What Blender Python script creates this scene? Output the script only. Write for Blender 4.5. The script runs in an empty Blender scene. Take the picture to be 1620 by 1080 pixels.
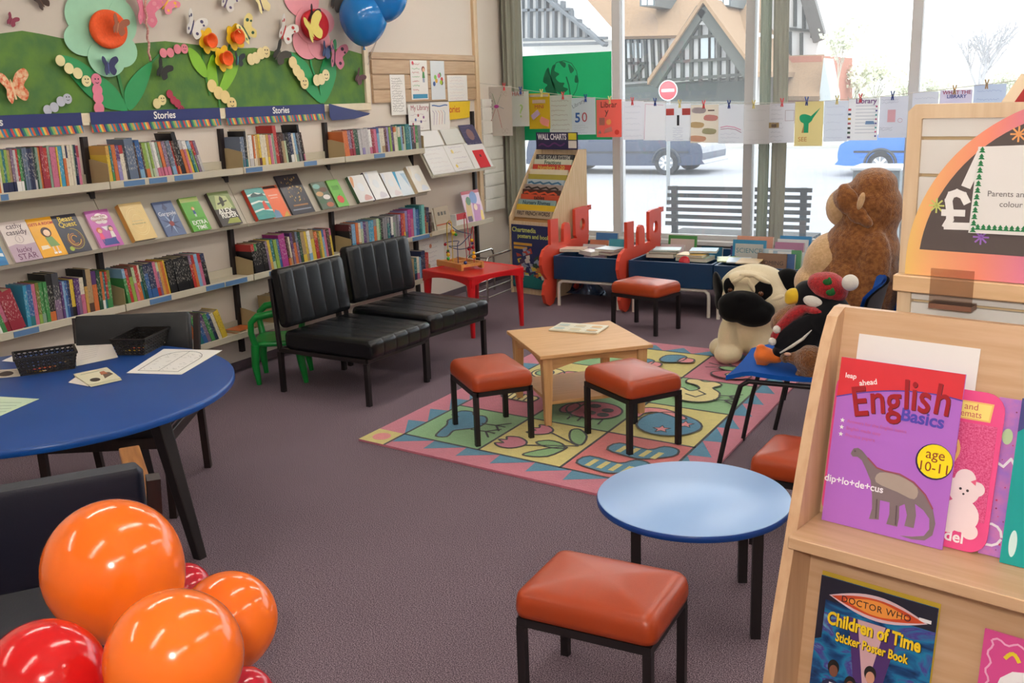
import bpy, math, random
import numpy as np
from mathutils import Matrix, Vector
random.seed(7)
SC = bpy.context.scene
COL = SC.collection
PI = math.pi

# ------------------------------------------------------------------ camera model
FOC = 1575.0
CH = 1.515
def _basis():
    ey = np.array([920., -419., FOC]); ey /= np.linalg.norm(ey)
    ez = -np.array([205., 6510., FOC]); ez -= ez.dot(ey)*ey; ez /= np.linalg.norm(ez)
    ex = np.cross(ey, ez)
    return np.array([ex, ey, ez])
RW = _basis()
C0 = np.array([0., 0., CH])
def ray(px, py): return RW @ np.array([px-810., py-540., FOC])
def _hit(px, py, ax, v):
    d = ray(px, py); t = (v-C0[ax])/d[ax]; return Vector(C0+t*d)
def FL(px, py, z=0.): return _hit(px, py, 2, z)
def WX(px, py, x=-4.26): return _hit(px, py, 0, x)
def WY(px, py, y): return _hit(px, py, 1, y)
def DP(px, py, d):
    r = ray(px, py); return Vector(C0 + r*d/FOC)
def ONP(px, py, P, n):
    r = ray(px, py); P = np.array(P); n = np.array(n)
    return Vector(C0 + r*(np.dot(P-C0, n)/np.dot(r, n)))
cam_d = bpy.data.cameras.new('camera'); cam = bpy.data.objects.new('camera', cam_d); COL.objects.link(cam)
cam_d.sensor_width = 36; cam_d.lens = FOC/1620*36; cam_d.clip_end = 300
m = Matrix([[RW[i][0], -RW[i][1], -RW[i][2], C0[i]] for i in range(3)]+[[0, 0, 0, 1]])
cam.matrix_world = m
SC.camera = cam

# ------------------------------------------------------------------ materials
def lin(h):
    h = h.lstrip('#'); o = []
    for i in (0, 2, 4):
        c = int(h[i:i+2], 16)/255; o.append(c/12.92 if c <= .04045 else ((c+.055)/1.055)**2.4)
    return (*o, 1)
_mc = {}
def newmat(name):
    m = bpy.data.materials.new(name); m.use_nodes = True
    nt = m.node_tree; b = nt.nodes['Principled BSDF']; return m, nt, b
def N(nt, t, **kw):
    n = nt.nodes.new(t)
    for k, v in kw.items(): setattr(n, k, v)
    return n
def M(hexc, rough=.55, var=.06, scale=25., bump=0., bscale=80., metal=0., coat=0., sheen=0., h2=None, stretch=None, spec=.5, sss=0.):
    key = (hexc, rough, var, scale, bump, bscale, metal, coat, sheen, h2, stretch, spec, sss)
    if key in _mc: return _mc[key]
    m, nt, b = newmat('surface_'+hexc.lstrip('#'))
    L = nt.links
    tc = N(nt, 'ShaderNodeTexCoord'); src = tc.outputs['Object']
    if stretch:
        mp = N(nt, 'ShaderNodeMapping'); mp.inputs['Scale'].default_value = stretch; L.new(src, mp.inputs[0]); src = mp.outputs[0]
    no = N(nt, 'ShaderNodeTexNoise'); no.inputs['Scale'].default_value = scale; no.inputs['Detail'].default_value = 4
    L.new(src, no.inputs['Vector'])
    mx = N(nt, 'ShaderNodeMix', data_type='RGBA')
    c = lin(hexc)
    if h2: a1, a2 = c, lin(h2)
    else:
        a1 = tuple(min(1, x*(1+var)) for x in c[:3])+(1,); a2 = tuple(x*(1-var) for x in c[:3])+(1,)
    mx.inputs['A'].default_value = a1; mx.inputs['B'].default_value = a2
    if h2:
        cr = N(nt, 'ShaderNodeMapRange'); cr.inputs['From Min'].default_value = .35; cr.inputs['From Max'].default_value = .65
        L.new(no.outputs['Fac'], cr.inputs['Value']); L.new(cr.outputs[0], mx.inputs['Factor'])
    else: L.new(no.outputs['Fac'], mx.inputs['Factor'])
    L.new(mx.outputs['Result'], b.inputs['Base Color'])
    b.inputs['Roughness'].default_value = rough; b.inputs['Metallic'].default_value = metal
    b.inputs['Specular IOR Level'].default_value = spec
    b.inputs['Coat Weight'].default_value = coat; b.inputs['Coat Roughness'].default_value = .08
    b.inputs['Sheen Weight'].default_value = sheen
    if sss: b.inputs['Subsurface Weight'].default_value = sss; b.inputs['Subsurface Radius'].default_value = (.05, .02, .01)
    if bump:
        n2 = N(nt, 'ShaderNodeTexNoise'); n2.inputs['Scale'].default_value = bscale; n2.inputs['Detail'].default_value = 5
        L.new(src, n2.inputs['Vector'])
        bp = N(nt, 'ShaderNodeBump'); bp.inputs['Strength'].default_value = bump; bp.inputs['Distance'].default_value = .01
        L.new(n2.outputs['Fac'], bp.inputs['Height']); L.new(bp.outputs[0], b.inputs['Normal'])
    _mc[key] = m; return m
def wood(hexc, hex2, axis='x', rough=.45, sc=6.):
    key = ('wood', hexc, hex2, axis, sc)
    if key in _mc: return _mc[key]
    st = {'x': (1, 14, 14), 'y': (14, 1, 14), 'z': (14, 14, 1)}[axis]
    m = M(hexc, rough=rough, h2=hex2, scale=sc, stretch=st, bump=.03, bscale=12.); _mc[key] = m; return m
def emis(hexc, s):
    m, nt, b = newmat('lamp_glow'); b.inputs['Base Color'].default_value = lin(hexc)
    b.inputs['Emission Color'].default_value = lin(hexc); b.inputs['Emission Strength'].default_value = s; return m

# ------------------------------------------------------------------ mesh builder
WM = {}
def wm(o): return WM.get(o.name, Matrix.Identity(4)) if o is not None else Matrix.Identity(4)
class MB:
    def __init__(s): s.v = []; s.f = []; s.mi = []; s.sm = []
    def add(s, vs, fs, mi=0, T=None, smooth=False):
        k = len(s.v)
        for p in vs:
            p = Vector(p); s.v.append(T @ p if T is not None else p)
        for f in fs: s.f.append([k+i for i in f]); s.mi.append(mi); s.sm.append(smooth)
        return s
    def box(s, c, sz, mi=0, T=None):
        x, y, z = c; a, b, d = sz[0]/2, sz[1]/2, sz[2]/2
        v = [(x+i*a, y+j*b, z+k*d) for k in (-1, 1) for j in (-1, 1) for i in (-1, 1)]
        return s.add(v, [(0, 2, 3, 1), (4, 5, 7, 6), (0, 1, 5, 4), (2, 6, 7, 3), (0, 4, 6, 2), (1, 3, 7, 5)], mi, T)
    def bb(s, lo, hi, mi=0, T=None):
        return s.box([(lo[i]+hi[i])/2 for i in range(3)], [abs(hi[i]-lo[i]) for i in range(3)], mi, T)
    def prism(s, pts, z0, z1, mi=0, T=None, smooth=False, mside=None):
        n = len(pts)
        ar = sum(pts[i][0]*pts[(i+1) % n][1]-pts[(i+1) % n][0]*pts[i][1] for i in range(n))
        if ar < 0: pts = pts[::-1]
        v = [(p[0], p[1], z0) for p in pts]+[(p[0], p[1], z1) for p in pts]
        s.add(v, [list(range(n))[::-1], list(range(n, 2*n))], mi, T)
        s.add(v, [(i, (i+1) % n, n+(i+1) % n, n+i) for i in range(n)], mi if mside is None else mside, T, smooth)
        return s
    def flat(s, pts, z, mi=0, T=None, th=.0004): return s.prism(pts, z, z+th, mi, T)
    def rect(s, x0, y0, x1, y1, z, mi=0, T=None, th=.0004): return s.bb((x0, y0, z), (x1, y1, z+th), mi, T)
    def disc(s, cx, cy, r, z, mi=0, T=None, ry=None, n=24, th=.0004, rot=0):
        ry = ry or r; c, q = math.cos(rot), math.sin(rot); P = []
        for i in range(n):
            a, b = r*math.cos(2*PI*i/n), ry*math.sin(2*PI*i/n); P.append((cx+a*c-b*q, cy+a*q+b*c))
        return s.prism(P, z, z+th, mi, T)
    def line(s, pts, w, z, mi=0, T=None, th=.0004, close=False):
        if close: pts = list(pts)+[pts[0]]
        for (x0, y0), (x1, y1) in zip(pts, pts[1:]):
            z += 4e-6; L = math.hypot(x1-x0, y1-y0)
            if L < 1e-6: continue
            nx, ny = -(y1-y0)/L*w/2, (x1-x0)/L*w/2
            ex, ey = (x1-x0)/L*w*.3, (y1-y0)/L*w*.3
            s.prism([(x0-ex+nx, y0-ey+ny), (x0-ex-nx, y0-ey-ny), (x1+ex-nx, y1+ey-ny), (x1+ex+nx, y1+ey+ny)], z, z+th, mi, T)
        return s
    def tube(s, pts, r, mi=0, n=8, T=None, close=False, caps=True):
        P = [Vector(p) for p in pts]; m_ = len(P); R = r if isinstance(r, (list, tuple)) else [r]*m_
        vs = []; u = None
        for i in range(m_):
            if close: t = (P[(i+1) % m_]-P[i-1]).normalized()
            else: t = (P[min(i+1, m_-1)]-P[max(i-1, 0)]).normalized()
            if u is None:
                u = t.cross(Vector((0, 0, 1)));
                if u.length < 1e-3: u = t.cross(Vector((1, 0, 0)))
            else: u = u-t*u.dot(t)
            u.normalize(); w = t.cross(u)
            for k in range(n):
                a = 2*PI*k/n; vs.append(P[i]+(u*math.cos(a)+w*math.sin(a))*R[i])
        fs = []
        for i in range(m_ if close else m_-1):
            j = (i+1) % m_
            for k in range(n): fs.append((i*n+k, i*n+(k+1) % n, j*n+(k+1) % n, j*n+k))
        s.add(vs, fs, mi, T, True)
        if caps and not close:
            s.add(vs[:n], [tuple(range(n))[::-1]], mi, T); s.add(vs[-n:], [tuple(range(n))], mi, T)
        return s
    def bar(s, p0, p1, w, h, mi=0, T=None, up=(0, 0, 1)):
        p0, p1 = Vector(p0), Vector(p1); t = (p1-p0).normalized(); u = t.cross(Vector(up))
        if u.length < 1e-3: u = t.cross(Vector((0, 1, 0)))
        u.normalize(); q = u.cross(t)
        v = [p+u*(w/2*i)+q*(h/2*j) for p in (p0, p1) for i, j in ((-1, -1), (1, -1), (1, 1), (-1, 1))]
        return s.add(v, [(0, 1, 2, 3), (7, 6, 5, 4), (0, 4, 5, 1), (1, 5, 6, 2), (2, 6, 7, 3), (3, 7, 4, 0)], mi, T)
    def cyl(s, p0, p1, r0, r1=None, mi=0, n=16, T=None): return s.tube([p0, p1], [r0, r0 if r1 is None else r1], mi, n, T)
    def lathe(s, prof, n=32, mi=0, T=None, smooth=True):
        vs = []; fs = []; m_ = len(prof)
        for r, z in prof:
            for k in range(n): vs.append((r*math.cos(2*PI*k/n), r*math.sin(2*PI*k/n), z))
        for i in range(m_-1):
            for k in range(n): fs.append((i*n+k, i*n+(k+1) % n, (i+1)*n+(k+1) % n, (i+1)*n+k))
        s.add(vs, fs, mi, T, smooth)
        if prof[0][0] > 1e-5: s.add(vs[:n], [tuple(range(n))[::-1]], mi, T)
        if prof[-1][0] > 1e-5: s.add(vs[-n:], [tuple(range(n))], mi, T)
        return s
    def ell(s, c, r, mi=0, nu=20, nv=12, T=None, rot=None):
        if not isinstance(r, (list, tuple)): r = (r, r, r)
        A = Matrix.Translation(c)
        if rot is not None: A = A @ rot
        if T is not None: A = T @ A
        vs = [(0, 0, -r[2])]; fs = []
        for i in range(1, nv):
            p = -PI/2+PI*i/nv
            for k in range(nu): vs.append((r[0]*math.cos(p)*math.cos(2*PI*k/nu), r[1]*math.cos(p)*math.sin(2*PI*k/nu), r[2]*math.sin(p)))
        vs.append((0, 0, r[2])); l = len(vs)-1
        for k in range(nu):
            fs.append((0, 1+(k+1) % nu, 1+k)); fs.append((l, l-nu+k, l-nu+(k+1) % nu))
        for i in range(nv-2):
            for k in range(nu): fs.append((1+i*nu+k, 1+i*nu+(k+1) % nu, 1+(i+1)*nu+(k+1) % nu, 1+(i+1)*nu+k))
        return s.add(vs, fs, mi, A, True)
    def grid(s, fn, nu, nv, mi=0, T=None, smooth=True):
        vs = [fn(i/nu, j/nv) for j in range(nv+1) for i in range(nu+1)]
        fs = [(j*(nu+1)+i, j*(nu+1)+i+1, (j+1)*(nu+1)+i+1, (j+1)*(nu+1)+i) for j in range(nv) for i in range(nu)]
        return s.add(vs, fs, mi, T, smooth)
    def build(s, name, mats, parent=None, world=False, W=None):
        """W: world matrix for a root object (verts are local). world=True: verts are in world space."""
        me = bpy.data.meshes.new(name)
        v = s.v
        if world:
            inv = (wm(parent) if parent is not None else (W or Matrix.Identity(4))).inverted(); v = [inv @ p for p in v]
        me.from_pydata([tuple(p) for p in v], [], s.f)
        if not isinstance(mats, (list, tuple)): mats = [mats]
        for m_ in mats: me.materials.append(m_)
        me.polygons.foreach_set('material_index', s.mi); me.polygons.foreach_set('use_smooth', s.sm)
        me.update()
        o = bpy.data.objects.new(name, me); COL.objects.link(o)
        if parent is not None: o.parent = parent; WM[o.name] = wm(parent)
        else:
            if W is not None: o.matrix_world = W
            WM[o.name] = W or Matrix.Identity(4)
        return o
def tag(o, label=None, cat=None, group=None, kind=None):
    if label: o['label'] = label
    if cat: o['category'] = cat
    if group: o['group'] = group
    if kind: o['kind'] = kind
    return o
def empty(name, W, label=None, cat=None, group=None):
    o = bpy.data.objects.new(name, None); COL.objects.link(o); o.empty_display_size = .1
    if not isinstance(W, Matrix): W = Matrix.Translation(W)
    o.matrix_world = W; WM[o.name] = W; return tag(o, label, cat, group)
def bev(o, w=.004, seg=2):
    b = o.modifiers.new('bevel', 'BEVEL'); b.width = w; b.segments = seg; b.limit_method = 'ANGLE'; b.angle_limit = math.radians(40); return o
def subs(o, n=1):
    b = o.modifiers.new('subdivision', 'SUBSURF'); b.levels = n; b.render_levels = n; return o
def copy_tree(root, W, label=None, group=None):
    r = root.copy(); COL.objects.link(r); r.matrix_world = W; WM[r.name] = W
    if label: r['label'] = label
    if group: r['group'] = group
    for ch in list(root.children):
        c = ch.copy(); COL.objects.link(c); c.parent = r
        for g in list(ch.children):
            d = g.copy(); COL.objects.link(d); d.parent = c
    return r
def RZ(a): return Matrix.Rotation(math.radians(a), 4, 'Z')
def TR(x, y=None, z=None): return Matrix.Translation((x, y, z)) if y is not None else Matrix.Translation(x)
def frame(o, ux, uy):
    """matrix with columns right, up, normal at origin o"""
    ux = Vector(ux).normalized(); uy = Vector(uy); uy = (uy-ux*uy.dot(ux)).normalized(); n = ux.cross(uy)
    return Matrix([[ux[i], uy[i], n[i], o[i]] for i in range(3)]+[[0, 0, 0, 1]])
def text(parent, s_, size, mat, x, y, z=.001, name='title_text', align='CENTER', th=.0003, bold=0., sx=1., T=None, rot=0, shear=0, spacing=1.):
    """lettering in the parent's local plane (or in plane T given in parent local space)"""
    cu = bpy.data.curves.new('lettering', 'FONT'); cu.body = s_; cu.size = size; cu.align_x = align; cu.align_y = 'CENTER'
    cu.extrude = th/2; cu.offset = bold; cu.resolution_u = 3; cu.shear = shear; cu.space_character = spacing
    tmp = bpy.data.objects.new('lettering', cu); me = bpy.data.meshes.new_from_object(tmp)
    bpy.data.objects.remove(tmp); bpy.data.curves.remove(cu)
    A = Matrix.Translation((x, y, z)) @ RZ(rot) @ Matrix.Diagonal((sx, 1, 1, 1))
    if T is not None: A = T @ A
    me.transform(A); me.materials.clear(); me.materials.append(mat); me.name = name
    o = bpy.data.objects.new(name, me); COL.objects.link(o); o.parent = parent; WM[o.name] = wm(parent)
    return o

def MT(hexc, k=.6):
    key = ('MT', hexc)
    if key in _mc: return _mc[key]
    m, nt, b = newmat('thin_paper'); L = nt.links; hc_ = tuple(min(.95, c*1.08) for c in lin(hexc)[:3])+(1,); b.inputs['Base Color'].default_value = hc_; b.inputs['Roughness'].default_value = .7
    no = N(nt, 'ShaderNodeTexNoise'); no.inputs['Scale'].default_value = 40; bp = N(nt, 'ShaderNodeBump'); bp.inputs['Strength'].default_value = .05; L.new(no.outputs['Fac'], bp.inputs['Height']); L.new(bp.outputs[0], b.inputs['Normal'])
    t = N(nt, 'ShaderNodeBsdfTranslucent'); t.inputs['Color'].default_value = hc_; mx = N(nt, 'ShaderNodeMixShader'); mx.inputs[0].default_value = k
    L.new(b.outputs[0], mx.inputs[1]); L.new(t.outputs[0], mx.inputs[2]); L.new(mx.outputs[0], nt.nodes['Material Output'].inputs[0]); _mc[key] = m; return m
SKY = 2.8
EXPO = 0.45
TUBE = emis('FFFAF3', 30)
# ------------------------------------------------------------------ the room
XW, YG, HC = -4.26, 7.575, 2.7
XR, YB = 2.3, -1.6
wallm = M('DDD2C6', rough=.85, var=.02, scale=3, bump=.05, bscale=120)
def struct(name, mb, mats): return tag(mb.build(name, mats), kind='structure')
def carpet():
    m, nt, b = newmat('carpet_pile'); L = nt.links
    tc = N(nt, 'ShaderNodeTexCoord')
    n1 = N(nt, 'ShaderNodeTexNoise'); n1.inputs['Scale'].default_value = 300; n1.inputs['Detail'].default_value = 3
    n2 = N(nt, 'ShaderNodeTexNoise'); n2.inputs['Scale'].default_value = 1.6; n2.inputs['Detail'].default_value = 3
    for n in (n1, n2): L.new(tc.outputs['Object'], n.inputs['Vector'])
    r = N(nt, 'ShaderNodeValToRGB'); e = r.color_ramp.elements
    e[0].position = .40; e[0].color = lin('463A42'); e[1].position = .61; e[1].color = lin('A08E96')
    e2 = e.new(.5); e2.color = lin('705F69')
    L.new(n1.outputs['Fac'], r.inputs[0])
    mx = N(nt, 'ShaderNodeMix', data_type='RGBA', blend_type='MULTIPLY'); mx.inputs['Factor'].default_value = .35
    L.new(r.outputs[0], mx.inputs['A']); L.new(n2.outputs['Color'], mx.inputs['B'])
    r2 = N(nt, 'ShaderNodeMapRange'); r2.inputs['From Min'].default_value = .3; r2.inputs['From Max'].default_value = .7; r2.inputs['To Min'].default_value = .75; r2.inputs['To Max'].default_value = 1.1
    L.new(n2.outputs['Fac'], r2.inputs['Value']); L.new(r2.outputs[0], mx.inputs['B'])
    L.new(mx.outputs['Result'], b.inputs['Base Color']); b.inputs['Roughness'].default_value = .95; b.inputs['Specular IOR Level'].default_value = .15
    bp = N(nt, 'ShaderNodeBump'); bp.inputs['Strength'].default_value = .2; bp.inputs['Distance'].default_value = .003
    L.new(n1.outputs['Fac'], bp.inputs['Height']); L.new(bp.outputs[0], b.inputs['Normal']); return m
struct('floor', MB().bb((XW-.1, YB, -.06), (XR, YG+.12, 0)), carpet())
struct('wall_left', MB().bb((XW-.12, YB, 0), (XW, YG+.12, HC)), wallm)
struct('wall_right', MB().bb((XR, YB, 0), (XR+.12, YG+.12, HC)), wallm)
struct('wall_back', MB().bb((XW-.12, YB-.12, 0), (XR+.12, YB, HC)), wallm)
struct('ceiling', MB().bb((XW-.12, YB-.12, HC), (XR+.12, YG+.15, HC+.1)), M('EFEDE6', rough=.9, bump=.1, bscale=60))
struct('baseboard_left', MB().bb((XW, YB, 0), (XW+.012, YG-.05, .045)), M('5E5058', rough=.9))
SILL = .365
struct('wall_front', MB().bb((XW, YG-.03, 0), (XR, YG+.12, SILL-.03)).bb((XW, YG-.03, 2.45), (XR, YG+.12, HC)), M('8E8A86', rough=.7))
framem = M('C9C8C8', rough=.45, var=.02)
struct('trim_1', MB().bb((XW, YG-.12, SILL-.03), (XR, YG+.06, SILL)), M('DDDCDA', rough=.4))
glass, gnt, gb = newmat('window_glass')
gnt.nodes.remove(gb); out = gnt.nodes['Material Output']
tr = N(gnt, 'ShaderNodeBsdfTransparent'); gl = N(gnt, 'ShaderNodeBsdfGlossy'); gl.inputs['Roughness'].default_value = .02
df = N(gnt, 'ShaderNodeBsdfTranslucent'); df.inputs['Color'].default_value = (.95, .97, 1, 1)  # milky veil mixed into the panes to imitate glare haze
fr = N(gnt, 'ShaderNodeFresnel'); fr.inputs['IOR'].default_value = 1.5
tr.inputs['Color'].default_value = (.96, .98, .98, 1)
mx1 = N(gnt, 'ShaderNodeMixShader'); mx2 = N(gnt, 'ShaderNodeMixShader'); mx1.inputs[0].default_value = .07
dn = N(gnt, 'ShaderNodeTexNoise'); dn.inputs['Scale'].default_value = 1.2; dtc = N(gnt, 'ShaderNodeTexCoord'); gnt.links.new(dtc.outputs['Object'], dn.inputs['Vector'])
dr = N(gnt, 'ShaderNodeMapRange'); dr.inputs['To Min'].default_value = .02; dr.inputs['To Max'].default_value = .07
gnt.links.new(dn.outputs['Fac'], dr.inputs['Value']); gnt.links.new(dr.outputs[0], mx1.inputs[0])
gnt.links.new(tr.outputs[0], mx1.inputs[1]); gnt.links.new(df.outputs[0], mx1.inputs[2])
gnt.links.new(fr.outputs[0], mx2.inputs[0]); gnt.links.new(mx1.outputs[0], mx2.inputs[1]); gnt.links.new(gl.outputs[0], mx2.inputs[2])
gnt.links.new(mx2.outputs[0], out.inputs[0])
MUL = [XW+.035, -3.30, -2.225, -1.075, .04, 1.15, XR-.04]
for i in range(6):
    x0, x1 = MUL[i], MUL[i+1]
    fr_ = MB()
    fr_.bb((x0-.034, YG-.05, SILL), (x0+.034, YG+.06, 2.45)) if i else fr_.bb((XW, YG-.05, SILL), (x0+.034, YG+.06, 2.45))
    fr_.bb((x0+.034, YG-.02, SILL), (x1-.034, YG+.03, SILL+.035)).bb((x0+.034, YG-.02, 2.41), (x1-.034, YG+.03, 2.45))
    if i == 5: fr_.bb((x1-.034, YG-.05, SILL), (XR, YG+.06, 2.45))
    w = tag(bev(fr_.build('window_%d' % (i+1), framem), .004), kind='structure')
    g = MB().bb((x0+.034, YG, SILL+.035), (x1-.034, YG+.006, 2.41)).build('pane', glass, w)
# strip trims at the end of the left wall
struct('trim_2', MB().bb((XW, 6.93, .62), (XW+.025, 6.965, HC)).bb((XW, 6.985, .62), (XW+.015, 7.0, HC)), M('D9BC96', rough=.5))
bpy.data.objects['trim_2']['label'] = 'pale wooden corner strip on the left wall'

# slatwall panel by the window corner (white boards with grooves)
so = MB(); z = .60
so.bb((XW, 7.01, .60), (XW+.012, 7.32, 1.50))
k = 0
while z < 1.45:
    so.bb((XW+.012, 7.01, z), (XW+.024, 7.32, min(z+.095, 1.5))); z += .105
tag(so.build('slatwall', M('E4E2DA', rough=.5)), 'white grooved slatwall panel beside the corner curtain', 'wall panel')
# tan slatwall board
y0, y1 = 5.6, 6.93; sl = MB(); sl.bb((XW, y0, 1.50), (XW+.01, y1, 1.835))
for z0, z1 in ((1.50, 1.585), (1.592, 1.685), (1.692, 1.785), (1.792, 1.835)): sl.bb((XW+.01, y0, z0), (XW+.02, y1, z1))
tag(bev(sl.build('slatwall', wood('C2A483', 'B59676', 'y')), .002, 1), 'tan grooved slat board on the wall right of the noticeboard', 'wall panel')

# ------------------------------------------------------------------ shelving bays
steel = M('C4BCA8', rough=.45, var=.03); steel2 = M('A6926C', rough=.5, var=.03); black = M('1E1517', rough=.5)
lblue = M('5C7FA8', rough=.3)
BY = [2.37, 3.27, 4.17, 5.07, 5.97, 6.865]
ordn = ['first', 'second', 'third', 'fourth', 'fifth']
ZT, ZD0, ZD1, ZM, ZB = 1.168, .855, 1.115, .562, .248
XF = -4.10
def tray(y0, y1, z, name, root, gus, lbls=()):
    t = MB().bb((XW+.006, y0+.003, z-.006), (XF-.001, y1-.003, z)).bb((XF-.004, y0+.003, z-.026), (XF+.004, y1-.003, z+.010)).bb((XW+.03, y0+.003, z-.03), (XF-.012, y1-.003, z-.006)).bb((XW+.006, y0+.003, z), (XW+.012, y1-.003, z+.045))
    s = bev(t.build(name, steel, root, True), .0015, 1)
    P = [(XW+.012, z-.03), (XF-.002, z-.03), (XF-.002, z+gus*.82), (XW+.05, z+gus), (XW+.012, z+gus)]
    for yy in (y0+.006,)+((y1-.006,) if gus > 0 and y1 in (5.97,) else ()):
        T = Matrix(((1, 0, 0, 0), (0, 0, 1, yy), (0, 1, 0, 0), (0, 0, 0, 1)))
        MB().prism(P, -.0015, .0015, 0, T).build('bracket_panel', steel2, s, True)
    for a, b in lbls:
        if b > y0 and a < y1: MB().bb((XF+.004, max(a, y0+.005), z-.022), (XF+.006, min(b, y1-.005), z+.004)).build('shelf_label', lblue, s, True)
    return s
def lb(px, zz, pairs): return [(WX(a, b_, XF).y, WX(c, d, XF).y) for (a, b_, c, d) in pairs]
LT = lb(0, 0, [(0, 310, 12, 309), (195, 290, 228, 286), (235, 285, 263, 282), (275, 280, 304, 277), (388, 268, 414, 265), (480, 256, 500, 254), (591, 245, 608, 243)])
LM = lb(0, 0, [(20, 525, 60, 516), (236, 476, 270, 469), (325, 455, 354, 448), (356, 447, 390, 440), (425, 432, 470, 421), (652, 379, 683, 372)])
bays = []
for b in range(5):
    y0, y1 = BY[b], BY[b+1]
    r = empty('wall_shelving_bay', (XW, (y0+y1)/2, 0), 'beige metal wall shelving bay with black uprights, %s of five from the left' % ordn[b], 'shelving', 'wall shelving bays')
    if b == 4: r['label'] = 'right end wall shelving bay with one sloping leaflet shelf and a magazine shelf'
    for yy in ((y0,) if b < 4 else (y0+.03, y1)):
        ztop = 1.392 if b < 4 else 1.41
        up = MB().bb((XW+.001, yy-.014, .10), (XW+.026, yy+.014, ztop)).build('upright', black, r, True)
    if b < 4:
        tray(y0, y1, ZT, 'top_shelf', r, .115, LT)
        n = Vector((ZD1-ZD0, 0, XW+.14-XF)).normalized()
        T = Matrix(((1, 0, 0, 0), (0, 0, 1, 0), (0, 1, 0, 0), (0, 0, 0, 1)))
        P = [(XW+.004, ZD1), (XW+.012, ZD1+.003), (-4.118+.012, ZD0+.004), (-4.118+.018, ZD0+.012), (-4.118+.022, ZD0+.010), (-4.118+.016, ZD0-.008), (-4.118+.004, ZD0-.008)]
        MB().prism(P, y0+.002, y1-.002, 0, T).build('display_shelf', M('B4AC9C', rough=.45, var=.02), r, True)
        tray(y0, y1, ZM, 'middle_shelf', r, .105, LM)
        tray(y0, y1, ZB, 'bottom_shelf', r, .115, [(4.95, 5.0)])
    else:
        T = Matrix(((1, 0, 0, 0), (0, 0, 1, 0), (0, 1, 0, 0), (0, 0, 0, 1)))
        P = [(XW+.004, 1.30), (XW+.012, 1.303), (-4.07, .972), (-4.062, .980), (-4.058, .977), (-4.064, .962), (-4.074, .962)]
        MB().prism(P, y0+.03, y1+.02, 0, T).build('sloping_shelf', M('CFC9BA', rough=.5), r, True)
        tray(y0+.03, y1+.02, ZM+.004, 'magazine_shelf', r, 0, [])
    bays.append(r)

# ------------------------------------------------------------------ books
PAL = dict(wht='F0EEE8', crm='E6DBC0', yel='E3C02C', gld='D6A040', org='DE6E2C', red='C22A28', crs='A8263C', pnk='D46A8C', mag='B83290',
 pur='5C3278', lav='9688C4', nav='26305A', blu='2F62A8', lbl='7EB0D4', cya='2F9AC2', teal='1F7C80', aqu='6EC4BC', dgr='1D5238', grn='3C9448',
 lim='8FB440', pgr='B6CCA0', sag='86A48C', gry='8A8A90', dgy='474950', blk='1B1A1E', brn='56392C', drd='64202A', tan='B59668', pgy='C6C2C2',
 gbl='64748E', mau='86688A', oli='7C7A2C')
PNM = dict(wht='white', crm='cream', yel='yellow', gld='golden yellow', org='orange', red='red', crs='crimson', pnk='pink', mag='magenta', pur='purple',
 lav='lavender', nav='navy blue', blu='blue', lbl='light blue', cya='bright blue', teal='teal', aqu='aqua', dgr='dark green', grn='green', lim='lime green',
 pgr='pale green', sag='sage green', gry='grey', dgy='dark grey', blk='black', brn='brown', drd='dark red', tan='tan', pgy='pale grey', gbl='grey blue', mau='mauve', oli='olive')
def _mute(h):
    r, g, b_ = [int(h[i:i+2], 16) for i in (0, 2, 4)]; l = .3*r+.59*g+.11*b_
    return '%02X%02X%02X' % tuple(int(max(0, min(255, (l+(c-l)*.86)*.94))) for c in (r, g, b_))
PAL = {k_: _mute(v_) for k_, v_ in PAL.items()}
_bm = {}
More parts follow.
